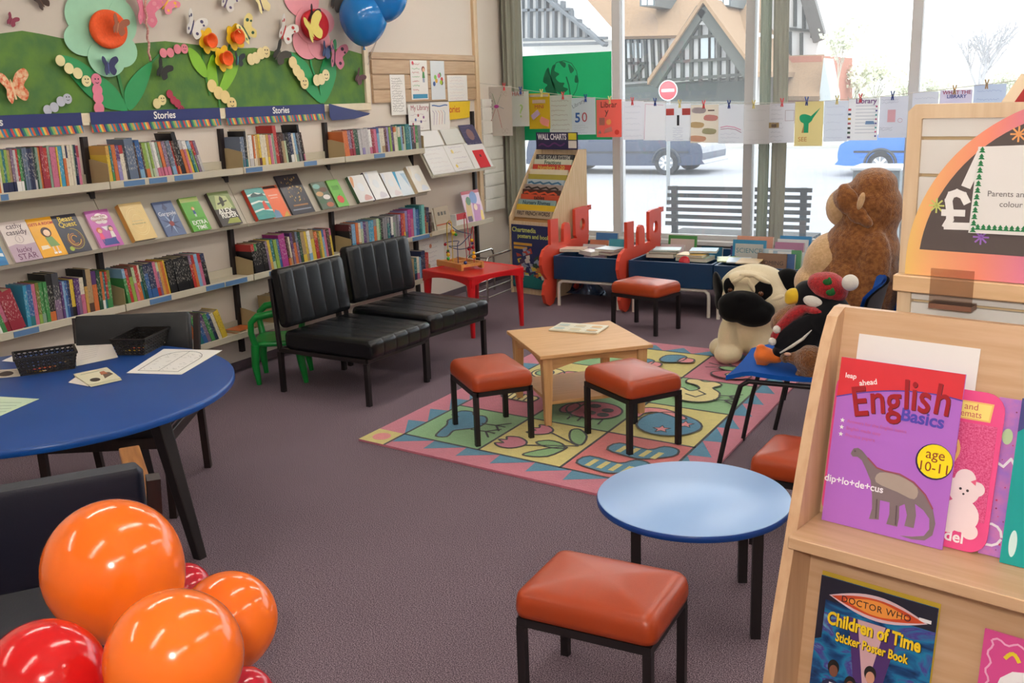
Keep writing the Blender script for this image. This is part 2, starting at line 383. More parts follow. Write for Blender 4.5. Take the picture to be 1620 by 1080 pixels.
def spine(c1, c2, kind):
    key = (c1, c2, kind)
    if key in _bm: return _bm[key]
    m, nt, b = newmat('book_cover_'+c1+'_'+c2); L = nt.links
    tc = N(nt, 'ShaderNodeTexCoord'); oi = N(nt, 'ShaderNodeObjectInfo')
    sp = N(nt, 'ShaderNodeSeparateXYZ'); L.new(tc.outputs['Object'], sp.inputs[0])
    ad = N(nt, 'ShaderNodeVectorMath', operation='ADD'); cx = N(nt, 'ShaderNodeCombineXYZ')
    mu = N(nt, 'ShaderNodeMath', operation='MULTIPLY'); mu.inputs[1].default_value = 40
    L.new(oi.outputs['Random'], mu.inputs[0]); L.new(mu.outputs[0], cx.inputs[2]); L.new(tc.outputs['Object'], ad.inputs[0]); L.new(cx.outputs[0], ad.inputs[1])
    mp = N(nt, 'ShaderNodeMapping'); mp.inputs['Scale'].default_value = (20, 190, 75); L.new(ad.outputs[0], mp.inputs[0])
    no = N(nt, 'ShaderNodeTexNoise'); no.inputs['Scale'].default_value = 1; no.inputs['Detail'].default_value = 2; L.new(mp.outputs[0], no.inputs['Vector'])
    g1 = N(nt, 'ShaderNodeMath', operation='GREATER_THAN'); g1.inputs[1].default_value = .58; L.new(no.outputs['Fac'], g1.inputs[0])
    g2 = N(nt, 'ShaderNodeMath', operation='GREATER_THAN'); g2.inputs[1].default_value = .05; L.new(sp.outputs['Z'], g2.inputs[0])
    g3 = N(nt, 'ShaderNodeMath', operation='LESS_THAN'); g3.inputs[1].default_value = .172; L.new(sp.outputs['Z'], g3.inputs[0])
    a = N(nt, 'ShaderNodeMath', operation='MULTIPLY'); L.new(g1.outputs[0], a.inputs[0]); L.new(g2.outputs[0], a.inputs[1])
    a2 = N(nt, 'ShaderNodeMath', operation='MULTIPLY'); L.new(a.outputs[0], a2.inputs[0]); L.new(g3.outputs[0], a2.inputs[1])
    base = lin(PAL[c1]); lum = .3*base[0]+.6*base[1]+.1*base[2]
    mark = lin('EFE9DA') if lum < .22 else lin('4A3440')
    a3 = N(nt, 'ShaderNodeMath', operation='MULTIPLY'); a3.inputs[1].default_value = .36; gx = N(nt, 'ShaderNodeMath', operation='GREATER_THAN'); gx.inputs[1].default_value = -.003; L.new(sp.outputs['X'], gx.inputs[0]); a4 = N(nt, 'ShaderNodeMath', operation='MULTIPLY'); L.new(a2.outputs[0], a4.inputs[0]); L.new(gx.outputs[0], a4.inputs[1]); L.new(a4.outputs[0], a3.inputs[0])
    m0 = N(nt, 'ShaderNodeMix', data_type='RGBA'); m0.inputs['A'].default_value = base; m0.inputs['B'].default_value = lin(PAL[c2]) if c2 != c1 else base
    if kind == 'b': op, th = 'LESS_THAN', .05
    elif kind == 't': op, th = 'GREATER_THAN', .135
    elif kind == 'h': op, th = 'LESS_THAN', .10
    else: op, th = 'LESS_THAN', .03
    lt = N(nt, 'ShaderNodeMath', operation=op); lt.inputs[1].default_value = th; L.new(sp.outputs['Z'], lt.inputs[0]); L.new(lt.outputs[0], m0.inputs['Factor'])
    m1 = N(nt, 'ShaderNodeMix', data_type='RGBA'); L.new(a3.outputs[0], m1.inputs['Factor']); L.new(m0.outputs['Result'], m1.inputs['A']); m1.inputs['B'].default_value = mark
    L.new(m1.outputs['Result'], b.inputs['Base Color']); b.inputs['Roughness'].default_value = .38
    _bm[key] = m; return m
pagem = M('A8987C', rough=.85, var=.12, scale=300, stretch=(1, 6, 1))
pagew = M('DCD6C6', rough=.8, var=.06, scale=300)
_bmesh = {}
def bookmesh(t, h, d, mats):
    """spine faces +X at x=0, thickness along +Y, height +Z"""
    b = MB(); c = min(.0022, t*.2)
    b.bb((-.0025, 0, 0), (0, t, h)); b.bb((-d, 0, 0), (-.0025, c, h)); b.bb((-d, t-c, 0), (-.0025, t, h))
    b.bb((-d+.003, c, .002), (-.0025, t-c, h-.003), 1); return b
used = {}
def ordinal(n):
    return '%d%s' % (n, 'th' if 10 <= n % 100 <= 20 else {1: 'st', 2: 'nd', 3: 'rd'}.get(n % 10, 'th'))
def put_row(spec, pa, pb, z, where, group, lean0=0., lean1=None, h=.195, d=.13, xf=None, ltr=True):
    xf = XF-.012 if xf is None else xf
    toks = spec.split(); ya, yb = WX(pa[0], pa[1], xf).y, WX(pb[0], pb[1], xf).y
    items = []
    for t_ in toks:
        q = t_.split(':'); cc = q[0].split('/'); c1 = cc[0]; c2 = c1; kind = ''
        if len(cc) > 1: c2 = cc[1][:-1] if cc[1][-1] in 'bth' and cc[1][:-1] in PAL else cc[1]; kind = cc[1][-1] if c2 != cc[1] else 'b'
        items.append((c1, c2, kind, float(q[1]), float(q[2]) if len(q) > 2 else h*random.uniform(.965, 1.01)))
    tot = sum(i[3] for i in items)
    for yb_ in BY:
        if abs(ya-yb_) < .06: ya = max(ya, yb_+.011+h*math.sin(math.radians(lean0)))
    y = ya; lean1 = lean0 if lean1 is None else lean1
    for k, (c1, c2, kind, w, hh) in enumerate(items):
        t = (yb-ya)*w/tot; a = lean0+(lean1-lean0)*k/max(1, len(items)-1)
        th = max(.004, t*math.cos(math.radians(a))*.955-(.0016 if lean1 > lean0+4 else 0)); dd = min(d, .128)*random.uniform(.95, 1.)
        b = bookmesh(th, hh, dd, None)
        # lean to the left: rotate about X so the top moves to -Y, pivot at the lower left edge
        R = Matrix.Rotation(math.radians(a), 4, 'X')
        W = TR(xf-random.uniform(0, .006), y+.0006, z+.0012) @ R
        if a > .5: W = TR(xf-random.uniform(0, .006), y+.0006, z+.0012+0*th) @ R
        o = b.build('book', [spine(c1, c2, kind), pagem], W=W)
        sz = 'thick ' if th > .028 else ('slim ' if th < .013 else '')
        tl = 'tall ' if hh > h*1.06 else ''
        two = (' and %s' % PNM[c2]) if c2 != c1 else ''
        tag(o, '%s%s%s%s book, %s from left, %s' % (sz, tl, PNM[c1], two, ordinal(k+1), where), 'book', group)
        y += t
put_row('drd:35 org:40 crm:35 lim/navb:44 teal/navb:44 lim/navb:44 tan/navb:44 mau/navb:44 pgy/whtb:40 red/whtb:40 grn/whtb:40 dgr:30 gbl:36 gbl:36 nav:40 nav:42 dgy/pgyb:42 dgr:22 sag:40 org:32 crs:60 red/crsb:60 sag:42 pnk:50 pnk:60 yel:28 cya:82 org/crmt:50 crm/navt:40 crm:48 crm:42 sag/navb:28 nav:26 pnk/crst:48',
        (-4, 306.8), (131.5, 292), ZT, 'top shelf left end bay', 'spines on the top shelf, left end bay', 0)
put_row('yel/gldt:42 teal/grnb:27 org:48 pur/lavh:46 crm/redt:50 dgy:30:.175 gbl:112:.205 brn:20:.185 blu/lblb:58:.195 brn:26:.18 lim/orgb:50 pgr:32 lim/pgrb:32 pgy:35 wht/pnkb:38 sag/pnkb:36 org/pnkb:44 mau/pnkb:48 dgy:22 gbl/lblb:56 red:24 brn/orgb:30 blk:64:.225 org/pgyt:44 pnk/whtt:34 yel/whtt:38 teal/lblt:36 lim/pgyt:24 red/mauh:36 mau/pgyh:40',
        (173.5, 287), (325.5, 270), ZT, 'top shelf second bay', 'spines on the top shelf, second bay', 2, 17, h=.182)
put_row('gbl/tealb:40 gbl:36 blk/tealb:36:.205 crm:30:.215 wht/pgyb:66 org/crmb:30 crm:22 gld/tanb:45 yel/drdb:40 crm/yelb:58 crm:50 gld/yelb:46 pnk:46 crm:14 sag:36 red:66:.225 drd:30 brn:26 tan/brnt:50 pgr/dgyt:44 blk:48 nav/whtb:60 crm:38 lbl/sagb:46 dgy:32 gry:24 blk:42:.225 brn/pnkb:24',
        (381, 268), (485.5, 254.5), ZT, 'top shelf third bay', 'spines on the top shelf, third bay', 0, 9, h=.18)
put_row('org:60 mau/crsb:42 crs:30 dgr:56 pgy:36 pgy/lavb:34 pgy:34 pgy:28 wht/pnkb:36 crs:34 pnk:38 lbl/blut:34 crm:26 crm/tanb:46 drd:32 lav:30 lim:30 pur:34:.175 crm/orgt:40 pgr:20:.175 crm/grnh:38 lbl:26 drd/pgyb:26 pgr:22 teal:60:.18 lbl:24 dgy:34:.17 pnk/brnb:24 grn/pgrb:42 gry:46',
        (541, 247.5), (668, 235.5), ZT, 'top shelf fourth bay', 'spines on the top shelf, fourth bay', 7, 2, h=.17)

put_row('wht:46:.15 wht/grnt:36:.16 grn:52:.165 pnk/crsb:52 crs:60 crs:112:.19', (-6, 527.6), (44.5, 518), ZM, 'middle shelf left end leaning group', 'spines on the middle shelf, left end bay', 15)
put_row('cya:42 blu/tealb:58 pnk:46 oli/limb:40 grn/sagb:44 grn:44 blk/orgb:74:.225 dgy/mauh:80:.225 pur:28:.18 lbl:28:.18 blu:32:.18 nav:30:.18 yel/blkb:54:.18 pur:34:.18 pur/mauh:38:.18 crm/pnkh:52:.18 gld/blkt:34:.215 tan/brnb:66:.215 org/purt:62:.2 dgr:50:.2 org/whtb:34:.19 teal:28:.185 red/grnb:28:.185 grn/olit:42:.19',
        (45, 518), (181, 489), ZM, 'middle shelf after leaning crimson ones', 'spines on the middle shelf, left end bay', 0)
put_row('grn/lbt:40'.replace('/lbt', '/lblt')+' red:44 lim/brnt:46 pgr/pnkh:38 red/orgh:50 crm/tealh:34 dgr:40 blu/navt:56 nav/blub:84 pnk/redb:44 mau/pgrt:32 gld:38 org:46 yel:22 blk:56 blk:58 blk:58 blk:60 blk:62 blk:64 red/mau:40'.replace('/mau:', '/maut:')+' org/redt:42 lbl:52 pnk/redt:52 blk/navt:60',
        (201, 482.5), (333.5, 450), ZM, 'middle shelf second bay', 'spines on the middle shelf, second bay', 7, 9, h=.185)
put_row('blk/red:40'.replace('/red', '/redt')+' blk/grnt:34 blk:60 blk:58 mau:30 yel/gldb:38 teal/pgrb:40 lim:46 blu:38 mag:92:.2 brn/orgb:28 crm/tanb:36 pur/mauh:32:.2 org/brnt:44:.2 mau/gbl:34:.2 dgr:40:.195 tan/yelb:56:.19 yel/tanb:36:.19 wht/lblb:48:.19 yel/tant:58:.19 red/orgt:50 oli:30 yel:36 lbl/blut:34 pnk:40 brn:46 yel/pnk:34'.replace('/gbl:', '/gblt:').replace('/pnk:34', '/pnkt:34'),
        (401, 433.5), (530, 404), ZM, 'middle shelf third bay', 'spines on the middle shelf, third bay', 8, 7, h=.18)
put_row('blk/drdt:30 lbl/cyab:46 org/redb:34 crm/tanb:30 pgr/lblt:28 pur:38 gry:34 cya:32 cya/lblb:34 org/gryt:36 pgr:34 grn:26 blk:30 gry:28 gry:28 teal/gry:26 nav:22 wht/nav:28 sag/gry:32 gry:30 gry:24 pur/lav:26 red:36 org/yelb:28 lav/gbl:36:.195 mag:40:.2 pnk/magt:40:.2 lbl:34:.205 blu:56:.19 teal:32:.215 aqu:52:.215 red/brn:24:.19 nav:48:.19 brn:24:.15'.replace('teal/gry', 'teal/gryt').replace('wht/nav', 'wht/navb').replace('sag/gry', 'sag/gryt').replace('pur/lav:', 'pur/lavt:').replace('lav/gbl', 'lav/gblb').replace('red/brn', 'red/brnt'),
        (551, 400), (684, 369), ZM, 'middle shelf fourth bay', 'spines on the middle shelf, fourth bay', 1, 0, h=.18)
put_row('dgy:40:.15 tan:40 brn/crmt:40 gry:40 crm:36 wht/pgyb:36 org:40 teal/grnt:44 blu:40 mau/purt:40 grn:36 nav/blut:36 crm:34 yel:56', (272, 550), (361, 525), ZB, 'bottom shelf behind dark chair', 'spines on the bottom shelf, second bay', 19, h=.17)
put_row('tan:70 drd:30 brn:46 gry:40 crm:40 nav:30 tan/orgt:40 dgr:40 red:30 blu:40 crm:40 lbl:40', (436, 503), (520, 478), ZB, 'bottom shelf behind green chair', 'spines on the bottom shelf, third bay', 2, h=.165)
put_row('pgy:30 lav:26 wht:20 blu/tealb:50 tan/gldb:36 teal/navb:34 crm/pnkb:30 lbl:22 nav:52:.2 red/orgb:46:.18', (636, 442), (680, 429), ZB, 'bottom shelf beside red table', 'spines on the bottom shelf, fourth bay', 0, h=.165)
put_row('crm:30 red:30 gld:34 teal:34 pnk:30 org:30 wht:34 nav:30 lim:30 lbl:34 crs:30 org:30 gld:30 teal:30 lbl:30', (0, 632), (108, 600), ZB, 'bottom shelf behind baskets', 'spines on the bottom shelf, left end bay', 0, h=.165)
# a flat book lying on the bottom shelf and a loose teal one in the next bay
fb = MB().bb((-.11, 0, 0), (0, .13, .003)).bb((-.108, .001, .003), (-.002, .129, .016), 1).bb((-.11, 0, .016), (0, .13, .019))
tag(fb.build('book', [spine('gbl', 'org', 'b'), pagem], W=TR(XF-.006, 4.03, ZB+.001) @ RZ(3)), 'blue and orange book lying flat at the right end of the bottom shelf row', 'book')
# ------------------------------------------------------------------ noticeboard wall
NT = Matrix(((0, 0, 1, 0), (1, 0, 0, 0), (0, 1, 0, 0), (0, 0, 0, 1)))     # local x -> world y, y -> z, z -> x
class Art:
    """flat thing on the left wall, drawn with measured outline points at its own depth"""
    def __init__(s, base, xo):
        s.x = XW+xo; p = WX(base[0], base[1], s.x); s.y0, s.z0 = p.y, p.z
        s.W = Matrix.Translation((s.x, s.y0, s.z0)) @ NT; s.k = None
    def p(s, px, py):
        q = WX(px, py, s.x); return (q.y-s.y0, q.z-s.z0)
    def P(s, pts): return [s.p(*q) for q in pts]
def smooth(pts, n=4):
    out = []; m_ = len(pts)
    for i in range(m_):
        p0, p1, p2, p3 = [Vector(pts[(i+j-1) % m_]) for j in range(4)]
        for k in range(n):
            t = k/n; out.append(tuple(.5*((2*p1)+(-p0+p2)*t+(2*p0-5*p1+4*p2-p3)*t*t+(-p0+3*p1-3*p2+p3)*t**3)))
    return out
hillm = M('5E8432', rough=.75, h2='47703A', scale=9, bump=.15, bscale=60)
nb = empty('noticeboard', (XW, 4.2, 1.456), 'long white noticeboard with cream frame and green paper hill above the shelves', 'noticeboard')
MB().bb((XW, 2.2, 1.50), (XW+.008, 5.515, 2.62)).build('backing_board', M('C9BFB2', rough=.7, var=.03), nb, True)
f_ = MB().bb((XW, 2.2, 1.456), (XW+.028, 5.557, 1.503)).bb((XW, 5.513, 1.503), (XW+.028, 5.557, 2.66)).bb((XW, 2.2, 2.62), (XW+.028, 5.513, 2.66))
bev(f_.build('board_frame', M('E2D3B6', rough=.5), nb, True), .003, 1)
hp = [(0, 53), (35, 48.5), (67, 54), (98, 60.5), (150, 64), (206, 69), (261, 65), (297, 69), (330, 73), (365, 77), (402, 75.5), (435, 81.5), (470, 83), (510, 80), (541, 76.4), (573, 85.5)]
H2 = [(WX(a, b, XW+.01).y, WX(a, b, XW+.01).z) for a, b in hp]
H2 = [(2.2, H2[0][1])]+H2+[(5.512, H2[-1][1]-.005), (5.512, 1.504), (2.2, 1.504)]
MB().prism(H2, XW+.008, XW+.0105, 0, NT).build('paper_hill', hillm, nb, True)
def leaf(mb, pts, z, mi, A, th=.004): mb.prism(smooth(A.P(pts)), z, z+th, mi)
gleaf = M('1F9150', rough=.45); gstem = M('2A7A38', rough=.5); lleaf = M('7CB51E', rough=.45)
A = Art((200, 174), .011)
r = empty('paper_flower', A.W, 'giant mint green paper flower with orange centre on the noticeboard', 'paper flower', 'paper flowers on the noticeboard')
mint = M('9CCFAE', rough=.6)
for kk, (q, rr) in enumerate((((165, 6), (34, 30)), ((192, 34), (22, 34)), ((138, 26), (36, 38)), ((130, 62), (30, 27)), ((188, 80), (26, 27)), ((166, 92), (29, 30)))):
    c = A.p(*q); e = A.p(q[0]+rr[0], q[1]); g_ = A.p(q[0], q[1]-rr[1])
    bev(MB().disc(c[0], c[1], abs(e[0]-c[0]), .006+.0016*kk, 0, None, abs(g_[1]-c[1]), 40, .0014).build('petal', mint, r), .001, 1)
c = A.p(163, 47); e = A.p(191, 47); g_ = A.p(163, 16)
MB().lathe([(0, 0), (.9, 0), (1.0, .15), (.98, .3), (.7, .22), (.3, .16), (0, .14)], 40, 0, Matrix.Translation((c[0], c[1], .018)) @ Matrix.Diagonal((e[0]-c[0], g_[1]-c[1], .11, 1))).build('flower_centre', M('E8561A', rough=.7, var=.15, scale=60, bump=.3), r)
mb = MB(); leaf(mb, [(91, 88), (120, 94), (152, 116), (182, 140), (200, 173), (188, 175), (160, 168), (130, 143), (105, 112)], .004, 0, A); mb.build('leaf', gleaf, r)
mb = MB(); leaf(mb, [(239, 99), (216, 113), (199, 135), (195, 155), (202, 174), (214, 166), (229, 140)], .004, 0, A); mb.build('leaf', gleaf, r)
mb = MB(); mb.line(A.P([(184, 108), (190, 135), (200, 172)]), .018, .002, 0, None, .004); mb.build('stem', gstem, r)
mb = MB(); mb.line(A.P([(236, 103), (245, 92), (262, 78)]), .01, .003, 0, None, .003); mb.build('leaf_tip', gstem, r)
A = Art((507, 163), .011)
r = empty('paper_flower', A.W, 'giant pink paper flower with red oval centre near the noticeboard right edge', 'paper flower', 'paper flowers on the noticeboard')
pk = M('E59AA4', rough=.6)
for kk, (q, rr) in enumerate((((476, -2), (27, 30)), ((507, 34), (20, 21)), ((484, 66), (22, 28)), ((502, 66), (18, 28)), ((490, 40), (24, 30)))):
    c = A.p(*q); e = A.p(q[0]+rr[0], q[1]); g_ = A.p(q[0], q[1]-rr[1])
    bev(MB().disc(c[0], c[1], abs(e[0]-c[0]), .006+.0016*kk, 0, None, abs(g_[1]-c[1]), 36, .0014).build('petal', pk, r), .001, 1)
c = A.p(489, 40); e = A.p(507, 40); g_ = A.p(489, 15)
MB().lathe([(0, 0), (.9, 0), (1.0, .25), (.95, .4), (.6, .2), (.3, .15), (0, .14)], 36, 0, Matrix.Translation((c[0], c[1], .016)) @ Matrix.Diagonal((e[0]-c[0], g_[1]-c[1], .14, 1))).build('flower_centre', M('C8202E', rough=.6, var=.15, scale=50, bump=.3), r)
mb = MB(); leaf(mb, [(457, 82), (466, 87), (484, 100), (497, 128), (508, 163), (490, 150), (470, 125), (460, 100)], .004, 0, A); mb.build('leaf', gleaf, r)
mb = MB(); leaf(mb, [(512, 92), (504, 120), (508, 162), (520, 150), (530, 120), (528, 98), (520, 92)], .004, 0, A); mb.build('leaf', gleaf, r)
mb = MB(); leaf(mb, [(519, 80), (528, 62), (530, 76), (522, 83)], .008, 0, A); mb.build('leaf', gleaf, r)
mb = MB(); mb.line(A.P([(489, 85), (492, 105), (498, 122)]), .014, .002, 0, None, .004); mb.build('stem', gleaf, r)
daf = [('left', (323, 65), [(319, 78), (322, 110), (331, 150)], [(296, 76), (311, 84), (324, 105), (327, 121), (318, 120), (303, 102)]),
       ('right', (366, 59), [(362, 72), (359, 95), (357, 110)], [(374, 88), (362, 96), (350, 125), (345, 143), (356, 143), (370, 122), (376, 102)]),
       ('lower middle', (348, 93), [(341, 103), (343, 130), (347, 170)], [(336, 86), (327, 104), (328, 130), (343, 144), (341, 112)])]
for nm, c0, st, lf in daf:
    A = Art(st[-1], .0115)
    r = empty('paper_daffodil', A.W, 'yellow paper daffodil with orange trumpet, %s of the three on the noticeboard' % nm, 'paper flower', 'paper daffodils')
    mb = MB(); leaf(mb, lf, .004, 0, A); mb.build('leaf', lleaf, r)
    MB().line(A.P(st), .014, .002, 0, None, .004).build('stem', M('3A7E2E', rough=.5), r)
    c = A.p(*c0); e = A.p(c0[0]+14, c0[1]); R = e[0]-c[0]
    for k in range(6):
        a = k*PI/3+.3
        P = [(0, -.14*R), (.5*R, -.42*R), (.95*R, -.28*R), (1.12*R, 0), (.95*R, .28*R), (.5*R, .42*R), (0, .14*R)]
        T = Matrix.Translation((c[0], c[1], .014+.002*(k % 2))) @ Matrix.Rotation(a, 4, 'Z') @ Matrix.Rotation(-.22, 4, 'Y')
        MB().prism(smooth(P, 3), 0, .002, 0, T).build('petal', M('E8BE18', rough=.6, var=.1), r)
    prof = [(R*.12, 0), (R*.42, .004), (R*.5, .03), (R*.62, .045), (R*.5, .038), (R*.38, .012), (0, .008)]
    MB().lathe(prof, 20, 0, Matrix.Translation((c[0], c[1], .018))).build('trumpet', M('E8601C', rough=.6, var=.15, scale=80), r)
cats = [((95, 97), (136, 127), 'E9DDA6', 4, 6.5, 'cream', 'on the mint flower left leaf'), ((152, 127), (156, 170), 'DE7F96', 4, 7, 'pink', 'standing upright below the mint flower'),
        ((75, 175), (106, 155), 'B9BCC8', 4, 6, 'pale lavender', 'low on the hill at the left'), ((258, 85), (291, 76), 'DB7F8C', 4, 5, 'pink', 'on the hill top above the black butterfly'),
        ((248, 165), (256, 157), 'E6D79A', 2, 5.5, 'small cream', 'low beside the crimson caterpillar'), ((268, 150), (286, 172), 'A8324A', 4, 4.5, 'crimson', 'crawling down to the banner'),
        ((335, 137), (366, 163), 'E4CB8C', 4, 6.5, 'cream and yellow', 'below the daffodils'), ((397, 95), (420, 81), 'E8D6A0', 4, 5.5, 'cream', 'right of the daffodils'),
        ((463, 100), (481, 130), 'E8D29A', 4, 5.5, 'cream', 'on the pink flower left leaf'), ((501, 128), (515, 120), 'E8D8A8', 3, 5, 'short cream', 'on the pink flower right leaf')]
for a, b, hx, n, rr, cn, wh in cats:
    A = Art(a, .034 if 'flower' in wh and 'below' not in wh else .020); mb = MB(); rr *= 1.14
    for k in range(n):
        t = k/(n-1); q = (a[0]+(b[0]-a[0])*t, a[1]+(b[1]-a[1])*t+(1.2 if k % 2 else -1.2)); c = A.p(*q); e = A.p(q[0]+rr, q[1])
        mb.disc(c[0], c[1], e[0]-c[0], .0006*k, 0, None, None, 20, .003)
    hd = A.p(b[0], b[1]) if n != 4 or cn not in ('pink',) or a[0] != 152 else A.p(*a)
    o = tag(mb.build('paper_caterpillar', M(hx, rough=.7), W=A.W), '%s paper caterpillar of joined discs %s' % (cn, wh), 'paper caterpillar', 'paper caterpillars on the noticeboard')
    s_ = abs(e[0]-c[0])
    MB().disc(hd[0]-s_*.3, hd[1]+s_*.2, s_*.13, .0062).disc(hd[0]+s_*.3, hd[1]+s_*.2, s_*.13, .0062).line([(hd[0]-s_*.3, hd[1]-s_*.35), (hd[0], hd[1]-s_*.5), (hd[0]+s_*.3, hd[1]-s_*.35)], s_*.1, .0062).build('face', M('2A2226'), o)
bfl = [((20, 140), 26, 'D8582A', 'E8C8A0', 100, 'large orange patchwork paper', 'at the left end of the hill'), ((17, 33), 10, '8E3A50', '8E3A50', 60, 'small magenta outline', 'on the white sky at far left'),
       ((64, 2), 14, '4A3830', '6A5040', 120, 'dark brown', 'at the top left above the hill'), ((228, 20), 22, 'DA7890', 'E090A0', 80, 'large pink paper', 'hanging right of the mint flower'),
       ((262, 6), 15, 'DF8498', 'E8B030', 45, 'small pink paper', 'right of the large pink one'), ((171, 106), 14, '3A3E66', '5A68A0', 90, 'dark blue', 'on the mint flower lower petal'),
       ((255, 112), 13, '22221F', '2F2F2A', 60, 'black', 'on the hill right of the mint flower'), ((304, 42), 17, 'D9D5CF', '4A4468', 65, 'white paper with purple body', 'left above the daffodils'),
       ((358, 1), 15, 'CFCAC2', '5A4A70', 60, 'white paper', 'cut by the top edge above the daffodils'), ((412, 5), 14, 'E8D8A0', '3A2A50', 110, 'cream spotted paper', 'at the top between the flowers'),
       ((388, 50), 16, 'E8D78C', '2F5A48', 125, 'cream paper with green body', 'beside the right daffodil'), ((449, 50), 15, 'D8D4CE', 'B83030', 60, 'white paper with red body', 'left of the pink flower'),
       ((440, 86), 13, '3A3630', '4A4438', 45, 'dark grey', 'on the hill left of the pink flower'), ((376, 95), 9, '242A30', '4FA0A8', 80, 'small black and blue', 'right of the lower daffodil'),
       ((186, 42), 14, '9C5A40', 'B87A58', 70, 'brown tissue', 'on the orange flower centre'), ((492, 46), 16, 'E8D878', 'E8D878', 110, 'yellow tissue', 'on the red flower centre'),
       ((529, 90), 15, 'C87A90', '3A2A3A', 80, 'pink spotted', 'right of the pink flower'), ((514, 81), 9, '4A5E88', '3A4A70', 70, 'small blue', 'on the pink flower lower right petal'),
       ((529, 3), 12, '4A4440', '5A5048', 60, 'dark brown', 'at the top beside the blue balloons'), ((566, 123), 8, '5A3A40', '6A4A48', 50, 'tiny brown', 'near the noticeboard right frame'),
       ((494, 23), 9, '3A2224', '4A2A2A', 70, 'small dark', 'at the top of the red flower centre')]
for c0, rr, hx, h2, ang, cn, wh in bfl:
    A = Art(c0, .075 if 'centre' in wh else (.034 if 'flower' in wh or 'daffodil' in wh else .018)); e = A.p(c0[0]+rr, c0[1])[0]
    T = Matrix.Rotation(math.radians(ang-90), 4, 'Z')
    o = MB().prism([(-e*.05, -e*.6), (e*.05, -e*.6), (e*.07, e*.2), (0, e*.5), (-e*.07, e*.2)], 0, .004, 0, T).build('paper_butterfly', M(h2, rough=.6), W=A.W)
    tag(o, '%s butterfly %s' % (cn, wh), 'paper butterfly', 'butterflies on the noticeboard')
    for s_ in (-1, 1):
        Q = T @ Matrix.Rotation(math.radians(-24*s_), 4, 'Y')
        P = smooth([(0, .12*e), (.35*e, .75*e), (.85*e, .95*e), (1.0*e, .55*e), (.6*e, .08*e), (.75*e, -.35*e), (.5*e, -.75*e), (.2*e, -.55*e), (0, -.1*e)], 3)
        if s_ < 0: P = [(-x, y) for x, y in P]
        w_ = MB().prism(P, 0, .0015, 0, Q)
        big = rr > 14
        if big:
            for (u, v, q) in ((.55, .6, .12), (.75, .4, .08), (.45, -.35, .11)): w_.disc(s_*u*e, v*e, q*e, .0016, 1, Q)
        w_.build('wing', [M(hx, rough=.65, h2=h2 if 'patchwork' in cn else None, scale=60), M(h2, rough=.6)], o)
# rope hanging from the noticeboard top and blue balloons
A = Art((237, 96), .06)
pts = [(229+8*t, 0+96*t) for t in [i/14 for i in range(15)]]
pw = [WX(a, b, XW+.05)+Vector((.004*math.sin(i*1.9), .004*math.cos(i*1.9), 0)) for i, (a, b) in enumerate(pts)]
pw = [Vector((XW+.05, pw[0].y-.02, 2.6))]+pw
tag(MB().tube(pw, .006, 0, 8).build('twisted_cord', M('B06A68', rough=.6, h2='D8B0A0', scale=90), W=Matrix.Identity(4)), 'pink twisted cord hanging over the noticeboard beside the mint flower', 'cord')
def balloon(name, c, r, ax, hx, label, group, knot=True, ribbon=None, stretch=1.12):
    """c centre, r radius, ax direction from centre to the knot"""
    d = Vector(ax).normalized(); q = d.to_track_quat('-Z', 'Y').to_matrix().to_4x4()
    prof = []
    for i in range(25):
        t = PI*i/24; z = -math.cos(t); rr = math.sin(t)
        if z < 0: z *= stretch*1.12; rr *= (1-.10*(-z)**2*.8)
        prof.append((max(0, rr*r), z*r))
    W = Matrix.Translation(c) @ q
    m_ = M(hx, rough=.15, var=.03, coat=.1)
    o = MB().lathe(prof, 48).build(name, m_, W=W)
    tag(o, label, 'balloon', group)
    zb = -stretch*1.12*r
    MB().lathe([(.003, zb+.004), (.006, zb-.004), (.004, zb-.01), (.011, zb-.018), (.010, zb-.020), (0, zb-.014)], 14).build('knot', m_, o)
    if ribbon:
        p0 = W @ Vector((0, 0, zb-.01)); P = [p0]+[Vector(p) for p in ribbon]
        MB().tube(P, .0016, 0, 5).build('ribbon', M('C8C4C0', rough=.4), o, True)
    return o
xb = XW+.2
c = WX(575, 24, xb); r0 = (WX(598, 24, xb).y-c.y)
balloon('balloon', c, r0*1.0, (0, -.08, -1), '1E78C2', 'blue balloon hanging at the noticeboard right corner, lower left of the pair', 'blue balloons', ribbon=[(xb-.05, 5.50, 1.9), (XW+.035, 5.535, 1.75)])
c = WX(609, -6, xb+.1); balloon('balloon', c, r0*.93, (.1, -.5, -.8), '1A6FB8', 'blue balloon cut by the top edge, upper right of the pair', 'blue balloons', ribbon=[(xb-.05, 5.55, 1.95), (XW+.035, 5.545, 1.80)])
